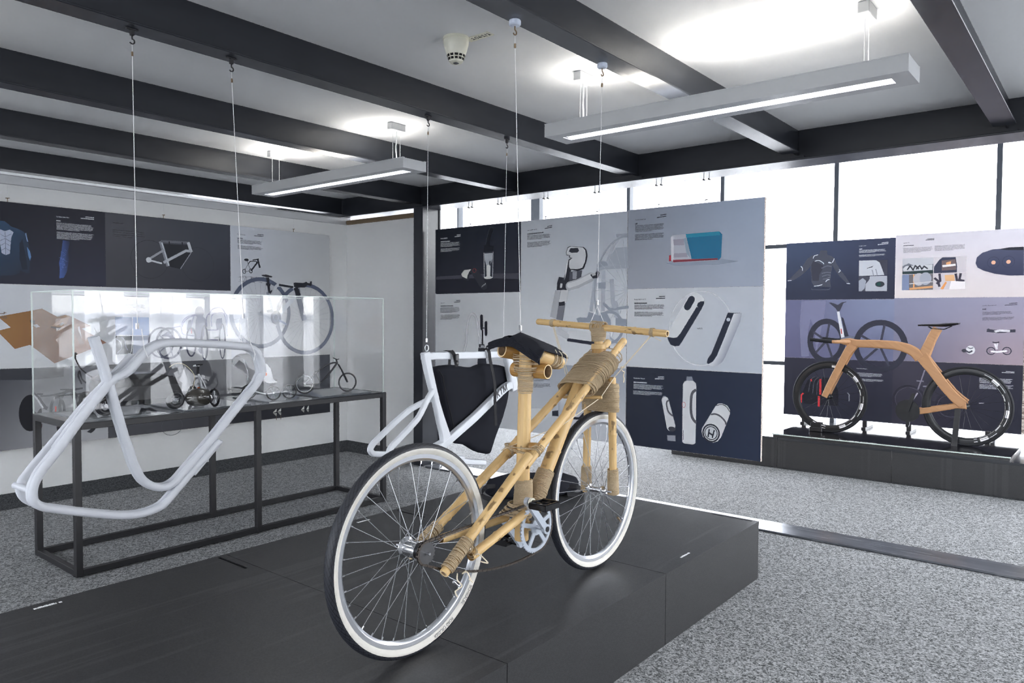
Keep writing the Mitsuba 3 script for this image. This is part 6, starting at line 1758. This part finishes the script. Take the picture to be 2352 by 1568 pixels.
A.ell([(1.4312, 1.798)][0], 0.05, 0.06, (168, 172, 184))
A.line([(1.5685, 1.7523), (1.3687, 1.7686)], 0.008, (206, 204, 206))
A.poly([(1.363, 1.8448), (1.1006, 1.8447), (1.1007, 1.6942), (1.3609, 1.692)], (206, 198, 202))
for pts in ([(1.3572, 1.803), (1.326, 1.7745), (1.3126, 1.7188)], [(1.3154, 1.8433), (1.3077, 1.774), (1.3376, 1.747)], [(1.183, 1.8391), (1.1696, 1.7705), (1.134, 1.7628)], [(1.1416, 1.8405), (1.152, 1.7769), (1.1106, 1.769)]):
    A.line(pts, 0.020, (62, 58, 72))
A.poly([(1.2726, 1.8282), (1.1947, 1.8286), (1.1874, 1.771), (1.2653, 1.7702)], (222, 178, 132))
A.poly([(1.306, 1.698), (1.2652, 1.766), (1.2506, 1.7588), (1.2817, 1.6934)], (224, 156, 96))
A.poly([(1.2173, 1.7717), (1.1022, 1.762), (1.1007, 1.6942), (1.2334, 1.6925)], (238, 232, 232))
cap = [(1.0259, 1.9283), (1.0167, 1.9817), (0.9775, 2.02), (0.8988, 2.048), (0.7765, 2.0522), (0.7109, 2.0513), (0.6622, 2.0488), (0.6563, 1.807), (0.7596, 1.8075), (0.8711, 1.8267), (0.9623, 1.8589), (1.0088, 1.8874)]
A.poly(Polygon(cap).intersection(Polygon([(RY[1], 1.0), (RY[2], 1.0), (RY[2], 2.3), (RY[1], 2.3)])), (64, 68, 92), grad=([(0.8762, 2.0415), (0.8488, 1.8286)][0], (78, 82, 106), [(0.8762, 2.0415), (0.8488, 1.8286)][1], (52, 56, 82)))
A.poly([(0.8539, 2.047), (0.7712, 2.0598), (0.6635, 2.0592), (0.6628, 2.0306), (0.7761, 2.0364)], (40, 42, 54))
for p_ in [(0.887, 1.9294), (0.7736, 1.9313)]:
    A.ell(p_, 0.048, 0.052, (50, 54, 78), 0.003)
    A.ell(p_, 0.017, 0.018, (226, 176, 150))
A.done(k)

k = poster(t2, 'x', XRB, RY[1], RY[2], ZRR[2] + 0.01, ZRR[1] + 0.007, (138, 140, 164), (152, 148, 168), (126, 124, 146), (158, 142, 152), 'lavender grey poster with a small white folding bike')
A = Art('x', XRB)
house_text(A, 'Heinrich Baumgartner', [(0.9639, 1.5348), (0.8576, 1.5397)], [(0.9633, 1.5107), (0.9337, 1.512)], [(0.7923, 1.5579), (0.6992, 1.5652)],
           [([(0.9626, 1.4811), (0.7279, 1.4893), (0.962, 1.4516)], 5), ([(0.9615, 1.4301), (0.7157, 1.4381), (0.9608, 1.4006)], 5)], (68, 66, 80), 111)
A.line([(0.9245, 1.3125), (0.8363, 1.3047), (0.7062, 1.3136)], 0.026, (60, 60, 74))
A.line([(0.8699, 1.3001), (0.8254, 1.3142), (0.7477, 1.3102)], 0.020, (214, 212, 218))
A.line([(0.9158, 1.3287), (0.8586, 1.2976)], 0.008, (60, 60, 74))
for c_ in [(0.8876, 1.1266), (0.7668, 1.1308)]:
    A.ell(c_, 0.036, 0.036, (58, 58, 72), 0.008)
    A.ell(c_, 0.018, 0.018, (96, 94, 110), 0.003)
A.line([(0.8875, 1.1236), (0.8393, 1.1193), (0.7668, 1.1308)], 0.016, (232, 230, 234))
A.line([(0.86, 1.1937), (0.8424, 1.1447)], 0.016, (232, 230, 234))
A.line([(0.8386, 1.1973), (0.8462, 1.1446)], 0.012, (214, 212, 218))
A.line([(0.8768, 1.2082), (0.8539, 1.2029), (0.8263, 1.2096)], 0.008, (48, 48, 60))
A.ell([(1.0479, 1.1303)][0], 0.036, 0.040, (226, 226, 230))
A.ell([(1.0978, 1.1225)][0], 0.020, 0.016, (60, 60, 70))
A.line([(1.0846, 1.1214), (1.0579, 1.107), (1.0321, 1.1232)], 0.014, (70, 70, 82))
A.line([(1.0721, 1.1525), (1.0456, 1.1426), (1.0249, 1.154)], 0.010, (120, 122, 132))
A.done(k)

k = poster(t2, 'x', XRB, RY[1], RY[2], ZRR[3] + 0.001, ZRR[2] + 0.009, (64, 62, 76), (42, 42, 56), (50, 48, 62), (34, 35, 48), 'dark poster of a grey bicycle behind the wooden bicycle')
A = Art('x', XRB)
A.para(*[(0.77, 0.9487), (0.7054, 0.9461), (0.7698, 0.9428)], 1, (206, 206, 214), 121, 0.8, 1.0)
A.para(*[(0.8022, 0.9381), (0.7052, 0.9372), (0.8021, 0.9321)], 1, (206, 206, 214), 122, 0.8, 1.0)
A.para(*[(0.9721, 0.8957), (0.9359, 0.8947), (0.9719, 0.8881)], 1, (214, 214, 222), 123, 0.8, 1.0)
A.para(*[(0.9717, 0.8775), (0.7137, 0.8773), (0.9705, 0.8258)], 6, (196, 196, 206), 124)
A.para(*[(0.9703, 0.8166), (0.7074, 0.8213), (0.9693, 0.7741)], 5, (196, 196, 206), 125)
A.para(*[(0.9715, 0.6458), (0.9302, 0.6476), (0.9714, 0.6397)], 1, (226, 226, 232), 126, 0.8, 1.0)
for c_, r_ in (([(1.5495, 0.6326)][0], 0.145), ([(1.1997, 0.5967)][0], 0.13)):
    A.ell(c_, r_, r_ * 0.98, (46, 45, 58), 0.018)
    A.ell(c_, r_ - 0.024, r_ * 0.98 - 0.024, (90, 88, 104), 0.003)
for pts in ([(1.418, 0.928), (1.473, 0.7341)], [(1.4862, 0.8194), (1.4254, 0.8167)], [(1.4313, 0.7687), (1.265, 0.7794)]):
    A.line(pts, 0.012, (128, 126, 142))
A.line([(1.4752, 0.702), (1.5136, 0.6353)], 0.012, (170, 170, 184))
A.done(k)

# ---- poster wall on the left: three columns by three rows
ZL = [2.223, 1.636, 1.0225, 0.437]
XL = [1.43, 2.531, 3.593, 4.676]
pw = []
for i, lab in enumerate(('left column of the poster wall with a dark jersey and a brown sheet', 'middle column of the poster wall with a bicycle frame and a covered tricycle', 'right column of the poster wall with a large white racing bicycle')):
    t = thing('wall_board', lab, 'display board', 'boards of the poster wall')
    obj('core', box(XL[i] + 0.0005, XL[i + 1] - 0.0005, YL + 0.0006, 6.2295, ZL[3], ZL[0]), 'honeycomb_edge', t)
    for x in ((1.875,), (3.0,), (4.265,))[i]:
        k = obj('hanger', cat_mesh([rod((x, YL + 0.015, ZL[0] - 0.002), (x, YL + 0.015, ZL[0] + 0.03), 0.0025, 6), rod((x - 0.012, YL + 0.015, ZL[0] + 0.028), (x + 0.012, YL + 0.015, ZL[0] + 0.030), 0.003, 6)]), 'bronze', t)
        obj('wire', rod((x, YL + 0.014, ZL[0] + 0.03), (x, YL + 0.014, 2.36), 0.0009, 4), 'steel', k)
    pw.append(t)

k = poster(pw[0], 'y', YL, XL[0], XL[1], ZL[1] + 0.0005, ZL[0], (20, 23, 36), (32, 33, 45), (24, 27, 44), (36, 38, 58), 'dark poster of a blue jersey seen from behind')
A = Art('y', YL)
house_text(A, 'Sydney Elsacher', [(2.1834, 2.1479), (2.2723, 2.1483)], [(2.183, 2.1258), (2.2123, 2.126)], [(2.3538, 2.1726), (2.4498, 2.1742)],
           [([(2.1843, 2.1071), (2.451, 2.1072), (2.1844, 2.0518)], 7), ([(2.1842, 2.0385), (2.4468, 2.0391), (2.1844, 1.9831)], 7)], (190, 192, 200), 131)
jc = [(1.8032, 2.0855), (1.8486, 2.0833), (1.8712, 2.066), (1.8894, 2.0492), (1.931, 2.0371), (1.9684, 2.0191), (1.9878, 1.9858), (1.9957, 1.946), (2.0053, 1.8873), (2.0141, 1.8392), (2.0053, 1.7953), (1.9998, 1.7219), (1.9826, 1.7173), (1.9427, 1.738), (1.9362, 1.7189), (1.9023, 1.7007), (1.7967, 1.6913)]
A.poly(jc, (36, 56, 80), grad=([(1.8477, 2.0294), (2.0043, 1.8818)][0], (44, 70, 98), [(1.8477, 2.0294), (2.0043, 1.8818)][1], (28, 42, 62)))
A.poly([(1.9396, 1.9309), (1.9581, 1.9645), (1.9819, 1.8263), (1.9887, 1.7457), (1.9545, 1.744), (1.9379, 1.8236)], (22, 32, 50))
A.poly([(1.9866, 1.9129), (2.0052, 1.8819), (2.0132, 1.8391), (2.0041, 1.8115), (1.9941, 1.8433)], (92, 128, 172))
A.line([(1.9801, 2.0094), (1.9875, 1.9669), (1.992, 1.95)], 0.007, (130, 156, 190))
A.poly([(1.8023, 2.0293), (1.8497, 2.0127), (1.8798, 2.0265), (1.9036, 2.0101), (1.888, 1.9683), (1.8779, 1.8539), (1.8519, 1.8415), (1.8275, 1.8558), (1.8186, 1.9215), (1.8009, 1.9464)], (168, 176, 196))
for pts in ([(1.851, 2.0085), (1.851, 1.842)], [(1.8219, 1.9875), (1.8504, 1.9715), (1.8885, 1.996)], [(1.8198, 1.9426), (1.8511, 1.961), (1.8866, 1.9374)], [(1.8229, 1.9087), (1.8506, 1.9293), (1.8834, 1.9079)], [(1.8246, 1.8745), (1.8518, 1.8923), (1.88, 1.8731)]):
    A.line(pts, 0.0025, (90, 98, 120))
A.poly([(2.2253, 1.9781), (2.278, 1.9728), (2.268, 1.9227), (2.2694, 1.8442), (2.2499, 1.7421), (2.2288, 1.6963), (2.1982, 1.6895), (2.2018, 1.7621), (2.1974, 1.8064), (2.2083, 1.8571), (2.2166, 1.9078)], (40, 56, 104), grad=([(2.2004, 1.8399), (2.272, 1.8444)][0], (70, 96, 160), [(2.2004, 1.8399), (2.272, 1.8444)][1], (26, 28, 46)))
g = np.random.default_rng(3)
for q in range(40):
    x, z = g.uniform(0, 1), g.uniform(0, 1)
    a_, b_ = [(2.2092, 1.9184), (2.245, 1.7531)]
    A.line([(a_[0] + (b_[0] - a_[0]) * x, a_[1] + (b_[1] - a_[1]) * z), (a_[0] + (b_[0] - a_[0]) * x + g.normal(0, .008), a_[1] + (b_[1] - a_[1]) * z + g.normal(0, .008))], 0.002, (100, 124, 184))
A.done(k)

k = poster(pw[0], 'y', YL, XL[0], XL[1], ZL[2] + 0.0005, ZL[1], (196, 199, 206), (206, 208, 212), (210, 212, 215), (204, 207, 210), 'pale poster of a cut and folded brown sheet')
A = Art('y', YL)
A.poly([(1.7828, 1.3989), (1.9878, 1.4416), (2.0776, 1.4614), (2.1812, 1.4011), (2.2349, 1.4153), (2.2656, 1.4081), (2.4149, 1.3306), (2.3479, 1.31), (2.5279, 1.198), (2.4042, 1.1463), (2.1558, 1.0512), (1.9959, 1.1951), (1.8983, 1.1677), (1.8079, 1.2772), (1.7813, 1.3066), (1.8084, 1.3042), (1.8753, 1.3237), (1.8098, 1.3879)], (142, 100, 62), grad=([(1.8092, 1.354), (2.2943, 1.238)][0], (150, 110, 66), [(1.8092, 1.354), (2.2943, 1.238)][1], (128, 82, 56)))
A.poly([(2.1375, 1.3301), (2.2374, 1.4153), (2.2655, 1.4024), (2.2442, 1.3517), (2.2079, 1.3211), (2.1424, 1.3217)], (164, 122, 86))
A.poly([(2.1375, 1.3301), (2.2079, 1.3211), (2.1873, 1.3017), (2.1324, 1.3218)], (58, 38, 26))
A.poly([(1.9963, 1.3748), (2.03, 1.3747), (2.0296, 1.3463), (2.0054, 1.3464)], (74, 50, 36))
A.poly([(2.015, 1.3409), (2.0441, 1.3473), (2.0623, 1.3263), (2.0379, 1.3199)], (196, 194, 194))
A.poly([(2.1904, 1.338), (2.211, 1.3586), (2.2288, 1.354), (2.2107, 1.3339)], (206, 204, 202))
A.poly([(2.1699, 1.3175), (2.1916, 1.314), (2.1746, 1.2929)], (200, 196, 194))
A.poly([(2.3191, 1.3229), (2.3323, 1.3285), (2.3519, 1.2196), (2.337, 1.2171)], (200, 196, 196))
A.poly([(2.2849, 1.3062), (2.3163, 1.3115), (2.3674, 1.1877), (2.3304, 1.1944)], (108, 70, 46))
for pts in ([(1.8104, 1.4238), (1.8377, 1.4229), (1.8342, 1.4335), (1.8493, 1.4272)], [(1.8145, 1.399), (1.8489, 1.4027), (1.8472, 1.3884), (1.8145, 1.3963)]):
    A.line(pts, 0.005, (120, 100, 90))
A.done(k)

k = poster(pw[0], 'y', YL, XL[0], XL[1], ZL[3] + 0.0005, ZL[2], (52, 54, 61), (112, 114, 120), (88, 89, 95), (178, 179, 182), 'grey poster of an electric bicycle by the case')
A = Art('y', YL)
S_ = 3.897
A.poly([(1.8038, 1.0278), (1.9977, 1.0241), (2.2181, 1.0127), (2.2172, 0.9473), (1.9963, 0.9361), (1.8025, 0.9486)], (54, 56, 63))
A.ell([(1.9903, 0.6932)][0], 0.075, 0.135, (26, 27, 33))
A.poly([(2.0056, 0.8323), (2.0346, 0.8217), (2.0632, 0.761), (2.0997, 0.7159), (2.1382, 0.7713), (2.1538, 0.8037), (2.1728, 0.8021), (2.1758, 0.7468), (2.1447, 0.7032), (2.1143, 0.6893), (2.0847, 0.7089), (2.0552, 0.7201), (2.0326, 0.689), (2.0038, 0.7167)], (120, 122, 128))
A.line([(2.0129, 0.8317), (2.0453, 0.7959), (2.0849, 0.7257), (2.1035, 0.7155)], 0.025, (60, 62, 68))
A.line([(2.0056, 0.8323), (2.0343, 0.7968), (2.0737, 0.7225)], 0.012, (200, 202, 206))
A.line([(2.0566, 0.8116), (2.1162, 0.8109), (2.154, 0.8138), (2.2076, 0.8248), (2.27, 0.8413), (2.3493, 0.8501)], 0.014, (58, 60, 66))
A.line([(2.1911, 0.8515), (2.2701, 0.8456)], 0.010, (50, 52, 58))
A.line([(2.0362, 0.8298), (2.0753, 0.8251)], 0.012, (60, 62, 68))
A.ell([(2.1712, 0.6922)][0], 0.055, 0.115, (44, 46, 52), 0.02)
A.line([(2.1587, 0.7272), (2.1581, 0.685)], 0.012, (210, 70, 58))
A.line([(2.1747, 0.5731), (2.1802, 0.53)], 0.014, (210, 50, 44))
A.poly([(2.1618, 0.5746), (2.1961, 0.5665), (2.2023, 0.4677), (2.1717, 0.4716)], (40, 40, 46))
A.ell([(2.2526, 0.7186)][0], 0.075, 0.13, (56, 58, 64), 0.022)
A.line([(2.2697, 0.8199), (2.2848, 0.7758), (2.3162, 0.7645)], 0.02, (74, 76, 82))
A.line(spline(np.array([(2.374, 0.89), (2.3463, 0.9178), (2.3311, 0.9706), (2.3257, 0.9813), (2.3188, 0.9455), (2.3418, 0.8835)]), 4), 0.012, (40, 42, 48))
A.poly([(2.0316, 0.6226), (2.0667, 0.6021), (2.0641, 0.5773), (2.0381, 0.5719)], (70, 40, 40))
A.poly([(2.3726, 0.5071), (2.4177, 0.5369), (2.4424, 0.5428), (2.4338, 0.5174), (2.4049, 0.4945)], (40, 42, 48))
A.done(k)

k = poster(pw[1], 'y', YL, XL[1], XL[2], ZL[1] + 0.0005, ZL[0], (74, 75, 82), (56, 61, 72), (58, 59, 66), (46, 48, 58), 'dark grey poster of the white bicycle frame with its bag')
A = Art('y', YL)
A.para(*[(2.5881, 2.1493), (2.6674, 2.1501), (2.588, 2.14)], 1, (52, 52, 58), 140, 0.6, 1.0)
A.para(*[(2.5874, 2.0932), (2.8398, 2.0899), (2.5865, 2.0264)], 4, (54, 54, 60), 141, 0.25)
for c_, r_ in zip([(2.8757, 1.8744), (3.2892, 1.8549)], (0.155, 0.145)):
    A.ell(c_, r_, r_ * 1.02, (44, 46, 54), 0.004)
A.poly([(2.9876, 2.0094), (3.1982, 2.0156), (3.2224, 1.9464), (3.131, 1.8083), (3.0431, 1.8225)], (24, 27, 36))
A.line([(3.2277, 1.9518), (3.1323, 1.8096)], 0.006, (150, 152, 160))
A.line([(2.9656, 2.0298), (3.028, 1.8266)], 0.030, (128, 131, 140))
A.line([(2.973, 2.0304), (3.0331, 1.8319)], 0.010, (196, 200, 206))
A.line([(2.9693, 2.0301), (3.2076, 2.0365)], 0.020, (96, 98, 106))
A.line([(3.2023, 2.0399), (3.2304, 1.9571)], 0.026, (186, 189, 195))
A.line([(3.2305, 1.9647), (3.1833, 1.9665), (2.9883, 1.8541)], 0.022, (170, 173, 180))
A.line([(2.8611, 1.8686), (2.9758, 1.846)], 0.014, (196, 199, 205))
A.line([(2.8612, 1.871), (2.9945, 1.9606)], 0.018, (150, 153, 160))
A.ell([(2.866, 1.8689)][0], 0.022, 0.022, (200, 203, 208))
for pts in ([(3.0379, 2.0331), (3.0402, 2.0085)], [(3.1502, 2.0358), (3.1525, 2.0096)]):
    A.line(pts, 0.010, (24, 27, 36))
A.done(k)

k = poster(pw[1], 'y', YL, XL[1], XL[2], ZL[2] + 0.0005, ZL[1], (202, 204, 212), (210, 212, 220), (212, 214, 218), (220, 221, 222), 'pale poster of a covered tricycle and a man in silhouette')
A = Art('y', YL)
A.para(*[(2.597, 1.5474), (2.7027, 1.5454), (2.5968, 1.5386)], 1, (90, 92, 104), 150, 0.6, 1.0)
A.para(*[(2.5992, 1.5003), (2.8379, 1.4995), (2.5986, 1.462)], 6, (130, 132, 146), 151, 0.3)
A.para(*[(2.5985, 1.449), (2.8373, 1.4472), (2.5982, 1.4266)], 3, (130, 132, 146), 152, 0.3)
qs = [(2.595, 1.4), (2.7282, 1.3984), (2.8614, 1.3973), (2.5976, 1.2524), (2.7299, 1.2494), (2.862, 1.2458), (2.5984, 1.1015), (2.7292, 1.1026), (2.8614, 1.1026)]
A.poly([qs[0], qs[1], qs[4], qs[3]], (92, 112, 152))
A.poly([qs[1], qs[2], qs[5], qs[4]], (124, 150, 196))
A.poly([qs[3], qs[4], qs[7], qs[6]], (44, 46, 56))
A.poly([qs[4], qs[5], qs[8], qs[7]], (186, 192, 208))
A.line([qs[1], qs[4], qs[7]], 0.005, (214, 216, 222))
A.line([qs[3], qs[4], qs[5]], 0.005, (214, 216, 222))
A.curve([(2.604, 1.2227), (2.6321, 1.2013), (2.6432, 1.1713), (2.6371, 1.1417), (2.6082, 1.113)], 0.004, (180, 184, 196))
A.curve([(2.644, 1.2367), (2.6667, 1.2124), (2.6719, 1.1704), (2.6888, 1.134)], 0.006, (130, 134, 150))
V, V2 = (132, 132, 164), (110, 112, 136)
A.ell([(3.2972, 1.4428)][0], 0.040, 0.050, (116, 118, 138))
A.poly([(3.2788, 1.417), (3.3192, 1.4172), (3.3562, 1.3784), (3.3577, 1.3199), (3.3383, 1.2877), (3.3378, 1.2423), (3.317, 1.1909), (3.2967, 1.1914), (3.2937, 1.2238), (3.2765, 1.1919), (3.2498, 1.1925), (3.2538, 1.2566), (3.2591, 1.3208), (3.2637, 1.3721)], (124, 126, 146))
A.poly([(3.2791, 1.1145), (3.303, 1.1525), (3.3231, 1.1325), (3.3362, 1.0802), (3.3023, 1.0814)], (150, 152, 166))
for pts in ([(3.1363, 1.3344), (3.153, 1.3723), (3.1925, 1.404), (3.2588, 1.4202), (3.2654, 1.4138)], [(3.1407, 1.3217), (3.1593, 1.3596), (3.199, 1.3945), (3.2601, 1.4157)], [(2.9989, 1.2918), (3.0622, 1.3099), (3.1265, 1.3219)], [(3.1329, 1.3155), (3.1452, 1.2584), (3.1908, 1.2449), (3.2436, 1.2376)],
            [(3.2454, 1.4105), (3.2247, 1.3338), (3.211, 1.2829)], [(3.3625, 1.3199), (3.3597, 1.3848), (3.3772, 1.4239), (3.4221, 1.4338), (3.5203, 1.431), (3.5522, 1.4113), (3.551, 1.2785), (3.5541, 1.2319)],
            [(3.4072, 1.3195), (3.4044, 1.3848), (3.4221, 1.424), (3.5062, 1.4376), (3.5343, 1.4112), (3.5513, 1.3183)], [(3.3875, 1.4239), (3.4086, 1.4631), (3.4574, 1.4832), (3.5066, 1.4772), (3.5381, 1.4311)], [(3.3656, 1.2874), (3.4555, 1.2863), (3.4768, 1.3058)], [(3.3647, 1.2028), (3.4617, 1.1974)]):
    A.curve(pts, 0.010, V)
A.poly([(3.1987, 1.3722), (3.2252, 1.3785), (3.2213, 1.3211), (3.2044, 1.2893), (3.1814, 1.2896)], V2)
A.poly([(3.4565, 1.3848), (3.5058, 1.3914), (3.5106, 1.3054), (3.4907, 1.2858), (3.4556, 1.2928), (3.4456, 1.3389)], V2)
A.line([(3.2212, 1.3147), (3.2239, 1.2571)], 0.010, (176, 70, 84))
for c_, rx, ry, wd_ in zip([(3.0259, 1.1791), (3.3406, 1.1774), (3.5074, 1.1864), (3.2198, 1.1869)], (0.115, 0.036, 0.032, 0.05), (0.135, 0.155, 0.16, 0.13), (0.018, 0.016, 0.012, 0.014)):
    A.ell(c_, rx, ry, (88, 90, 108), wd_)
c_ = [(2.9603, 1.187)][0]
A.ell(c_, 0.11, 0.13, (92, 94, 112), 0.014)
for q in range(5):
    A.line([[(3.0259, 1.1791)][0], ([(3.0259, 1.1791)][0][0] + 0.1 * math.cos(q * 1.26), [(3.0259, 1.1791)][0][1] + 0.12 * math.sin(q * 1.26))], 0.010, (150, 152, 166))
A.poly([(2.9609, 1.2428), (3.024, 1.2853), (3.0362, 1.2476), (3.0931, 1.2152), (3.0738, 1.203), (3.0171, 1.2355)], V2)
A.done(k)

k = poster(pw[1], 'y', YL, XL[1], XL[2], ZL[3] + 0.0005, ZL[2], (98, 98, 102), (80, 81, 86), (76, 77, 82), (66, 67, 72), 'dark grey poster behind the toy bicycle, mostly hidden by the case')
A = Art('y', YL)
A.poly([(2.8698, 0.8087), (2.9943, 0.887), (3.0328, 0.9536), (3.1227, 0.9804), (3.1485, 0.96), (3.1349, 0.91), (2.9309, 0.7918)], (116, 116, 120))
A.ell([(3.0453, 0.4779)][0], 0.09, 0.08, (86, 88, 94), 0.003)
A.done(k)

k = poster(pw[2], 'y', YL, XL[2], XL[3], ZL[2] + 0.0005, ZL[0], (196, 200, 208), (188, 190, 192), (214, 216, 222), (206, 206, 204), 'tall pale poster of a white racing bicycle with a black saddle')
A = Art('y', YL)
house_text(A, 'Franz Viehberger', [(3.6623, 2.1449), (3.744, 2.1444)], [(3.6621, 2.1189), (3.7171, 2.1194)], [(3.8314, 2.1656), (3.9285, 2.169)],
           [([(3.6619, 2.1024), (3.921, 2.1014), (3.6632, 2.064)], 5), ([(3.6631, 2.0509), (3.9223, 2.048), (3.6644, 2.015)], 5)], (72, 74, 80), 161)
KB = (36, 38, 46)
# little line bicycle
for pts, w_ in (([(3.7273, 1.8177), (3.767, 1.8856), (3.7975, 1.8262), (3.7273, 1.8126)], 0.005), ([(3.767, 1.8856), (3.7897, 1.9123), (3.8493, 1.9168), (3.8549, 1.9008), (3.849, 1.8799)], 0.008), ([(3.7975, 1.8262), (3.8665, 1.9117)], 0.014), ([(3.8666, 1.9348), (3.8778, 1.8918), (3.889, 1.859)], 0.018),
                ([(3.8141, 1.9249), (3.8781, 1.938)], 0.010), ([(3.7589, 1.9206), (3.767, 1.8856)], 0.006)):
    A.line(pts, w_, KB if w_ > 0.006 else (120, 122, 128))
A.ell([(3.7516, 1.9232)][0], 0.022, 0.012, KB)
for c_ in [(3.7284, 1.8177), (3.7946, 1.825)]:
    A.ell(c_, 0.018, 0.022, KB, 0.006)
for i, c_ in enumerate([(3.7101, 1.7513), (3.7687, 1.7496), (3.8195, 1.7497), (3.8928, 1.7485)]):
    A.line([(c_[0] - 0.03, c_[1] + 0.015), (c_[0] + 0.035, c_[1] + 0.022), (c_[0] + 0.012, c_[1] - 0.028), (c_[0] - 0.025, c_[1] - 0.018), (c_[0] - 0.015, c_[1] + 0.015)], 0.003, (110, 112, 118))
A.line([(3.6644, 1.7619), (3.7241, 1.761)], 0.003, (130, 132, 138))
A.line([(3.6657, 1.7218), (3.8335, 1.7195)], 0.003, (140, 142, 148))
# the large bicycle
wr, wf = [(3.8926, 1.4412), (4.3863, 1.3828)]
for c_ in (wr, wf):
    for q in np.arange(0, 2 * PI, PI / 14):
        A.line([c_, (c_[0] + 0.295 * math.cos(q), c_[1] + 0.305 * math.sin(q))], 0.0016, (150, 152, 160))
for c_, rx, ry in ((wr, 0.318, 0.330), (wf, 0.338, 0.350)):
    A.ell(c_, rx, ry, (84, 92, 112), 0.036)
FR = (206, 209, 214)
A.line(spline(np.array([(3.8742, 1.4617), (4.0079, 1.5954), (4.0483, 1.6804), (4.0886, 1.7028), (4.2193, 1.6973), (4.2608, 1.6729), (4.2856, 1.6161)]), 5), 0.030, FR, 1)
A.line([(4.0302, 1.3719), (4.2603, 1.6012)], 0.045, (196, 201, 208))
A.line([(3.8587, 1.441), (4.0381, 1.3719)], 0.020, (176, 180, 188))
A.line([(3.961, 1.636), (4.0382, 1.3859)], 0.024, (150, 156, 168))
A.line([(4.0854, 1.7069), (4.2442, 1.6895)], 0.020, KB)
A.poly([(3.903, 1.7928), (3.9466, 1.7989), (4.0156, 1.784), (4.0092, 1.7739), (3.9542, 1.7744), (3.9076, 1.7834)], (52, 50, 56))
A.poly([(3.9495, 1.7714), (3.9808, 1.77), (3.9924, 1.6369), (3.9734, 1.6224)], KB)
A.poly([(3.9491, 1.7188), (3.9961, 1.7135), (3.9928, 1.6926), (3.9489, 1.698)], KB)
A.poly([(3.9845, 1.6366), (4.0116, 1.6583), (4.0115, 1.6444), (3.9891, 1.6145)], KB)
A.line([(4.2859, 1.6736), (4.3023, 1.5877), (4.3691, 1.3712)], 0.055, (72, 80, 100))
A.line([(4.2692, 1.6875), (4.3058, 1.6094)], 0.050, KB)
A.line([(4.2611, 1.723), (4.3625, 1.7223), (4.3917, 1.735)], 0.024, KB, 1)
A.line([(4.2609, 1.7015), (4.371, 1.7009), (4.402, 1.7281), (4.4435, 1.7194), (4.4472, 1.7443)], 0.022, KB, 1)
A.ell([(4.0511, 1.3971)][0], 0.055, 0.065, (60, 66, 82))
A.ell([(4.0511, 1.3971)][0], 0.030, 0.036, (130, 136, 150), 0.008)
A.line([(4.0863, 1.3718), (4.1674, 1.3289)], 0.018, (120, 134, 160))
A.poly([(3.9518, 1.4623), (4.0071, 1.4767), (4.0307, 1.4419), (3.9595, 1.4415)], (84, 92, 108))
A.done(k)

k = poster(pw[2], 'y', YL, XL[2], XL[3], ZL[3] + 0.0005, ZL[2], (40, 43, 52), (46, 48, 55), (34, 36, 43), (38, 40, 46), 'dark poster with two pairs of bright clips, below the racing bicycle')
A = Art('y', YL)
CL = (206, 206, 200)
A.poly([(4.0569, 0.5301), (4.0553, 0.5013), (4.0382, 0.4969), (4.0144, 0.4963)], CL)
A.poly([(4.0144, 0.4945), (4.0587, 0.4877), (4.0564, 0.4602), (4.0482, 0.461)], (150, 150, 146))
A.poly([(4.1044, 0.5316), (4.1042, 0.4995), (4.0656, 0.5003)], CL)
A.poly([(4.0656, 0.4985), (4.1055, 0.4903), (4.1039, 0.4632), (4.0943, 0.4642)], (150, 150, 146))
A.poly([(4.3677, 0.53), (4.366, 0.4959), (4.3281, 0.492)], CL)
A.poly([(4.3281, 0.4902), (4.3689, 0.4881), (4.3658, 0.4647), (4.3571, 0.4656)], (150, 150, 146))
A.poly([(4.4192, 0.5315), (4.419, 0.4896), (4.388, 0.4907)], CL)
A.poly([(4.388, 0.4888), (4.4204, 0.4844), (4.4173, 0.4628), (4.4085, 0.4637)], (150, 150, 146))
A.line([(4.0537, 0.4593), (4.0527, 0.422)], 0.006, (96, 84, 70))
A.line([(4.1012, 0.4617), (4.1009, 0.4205)], 0.006, (96, 84, 70))
A.done(k)
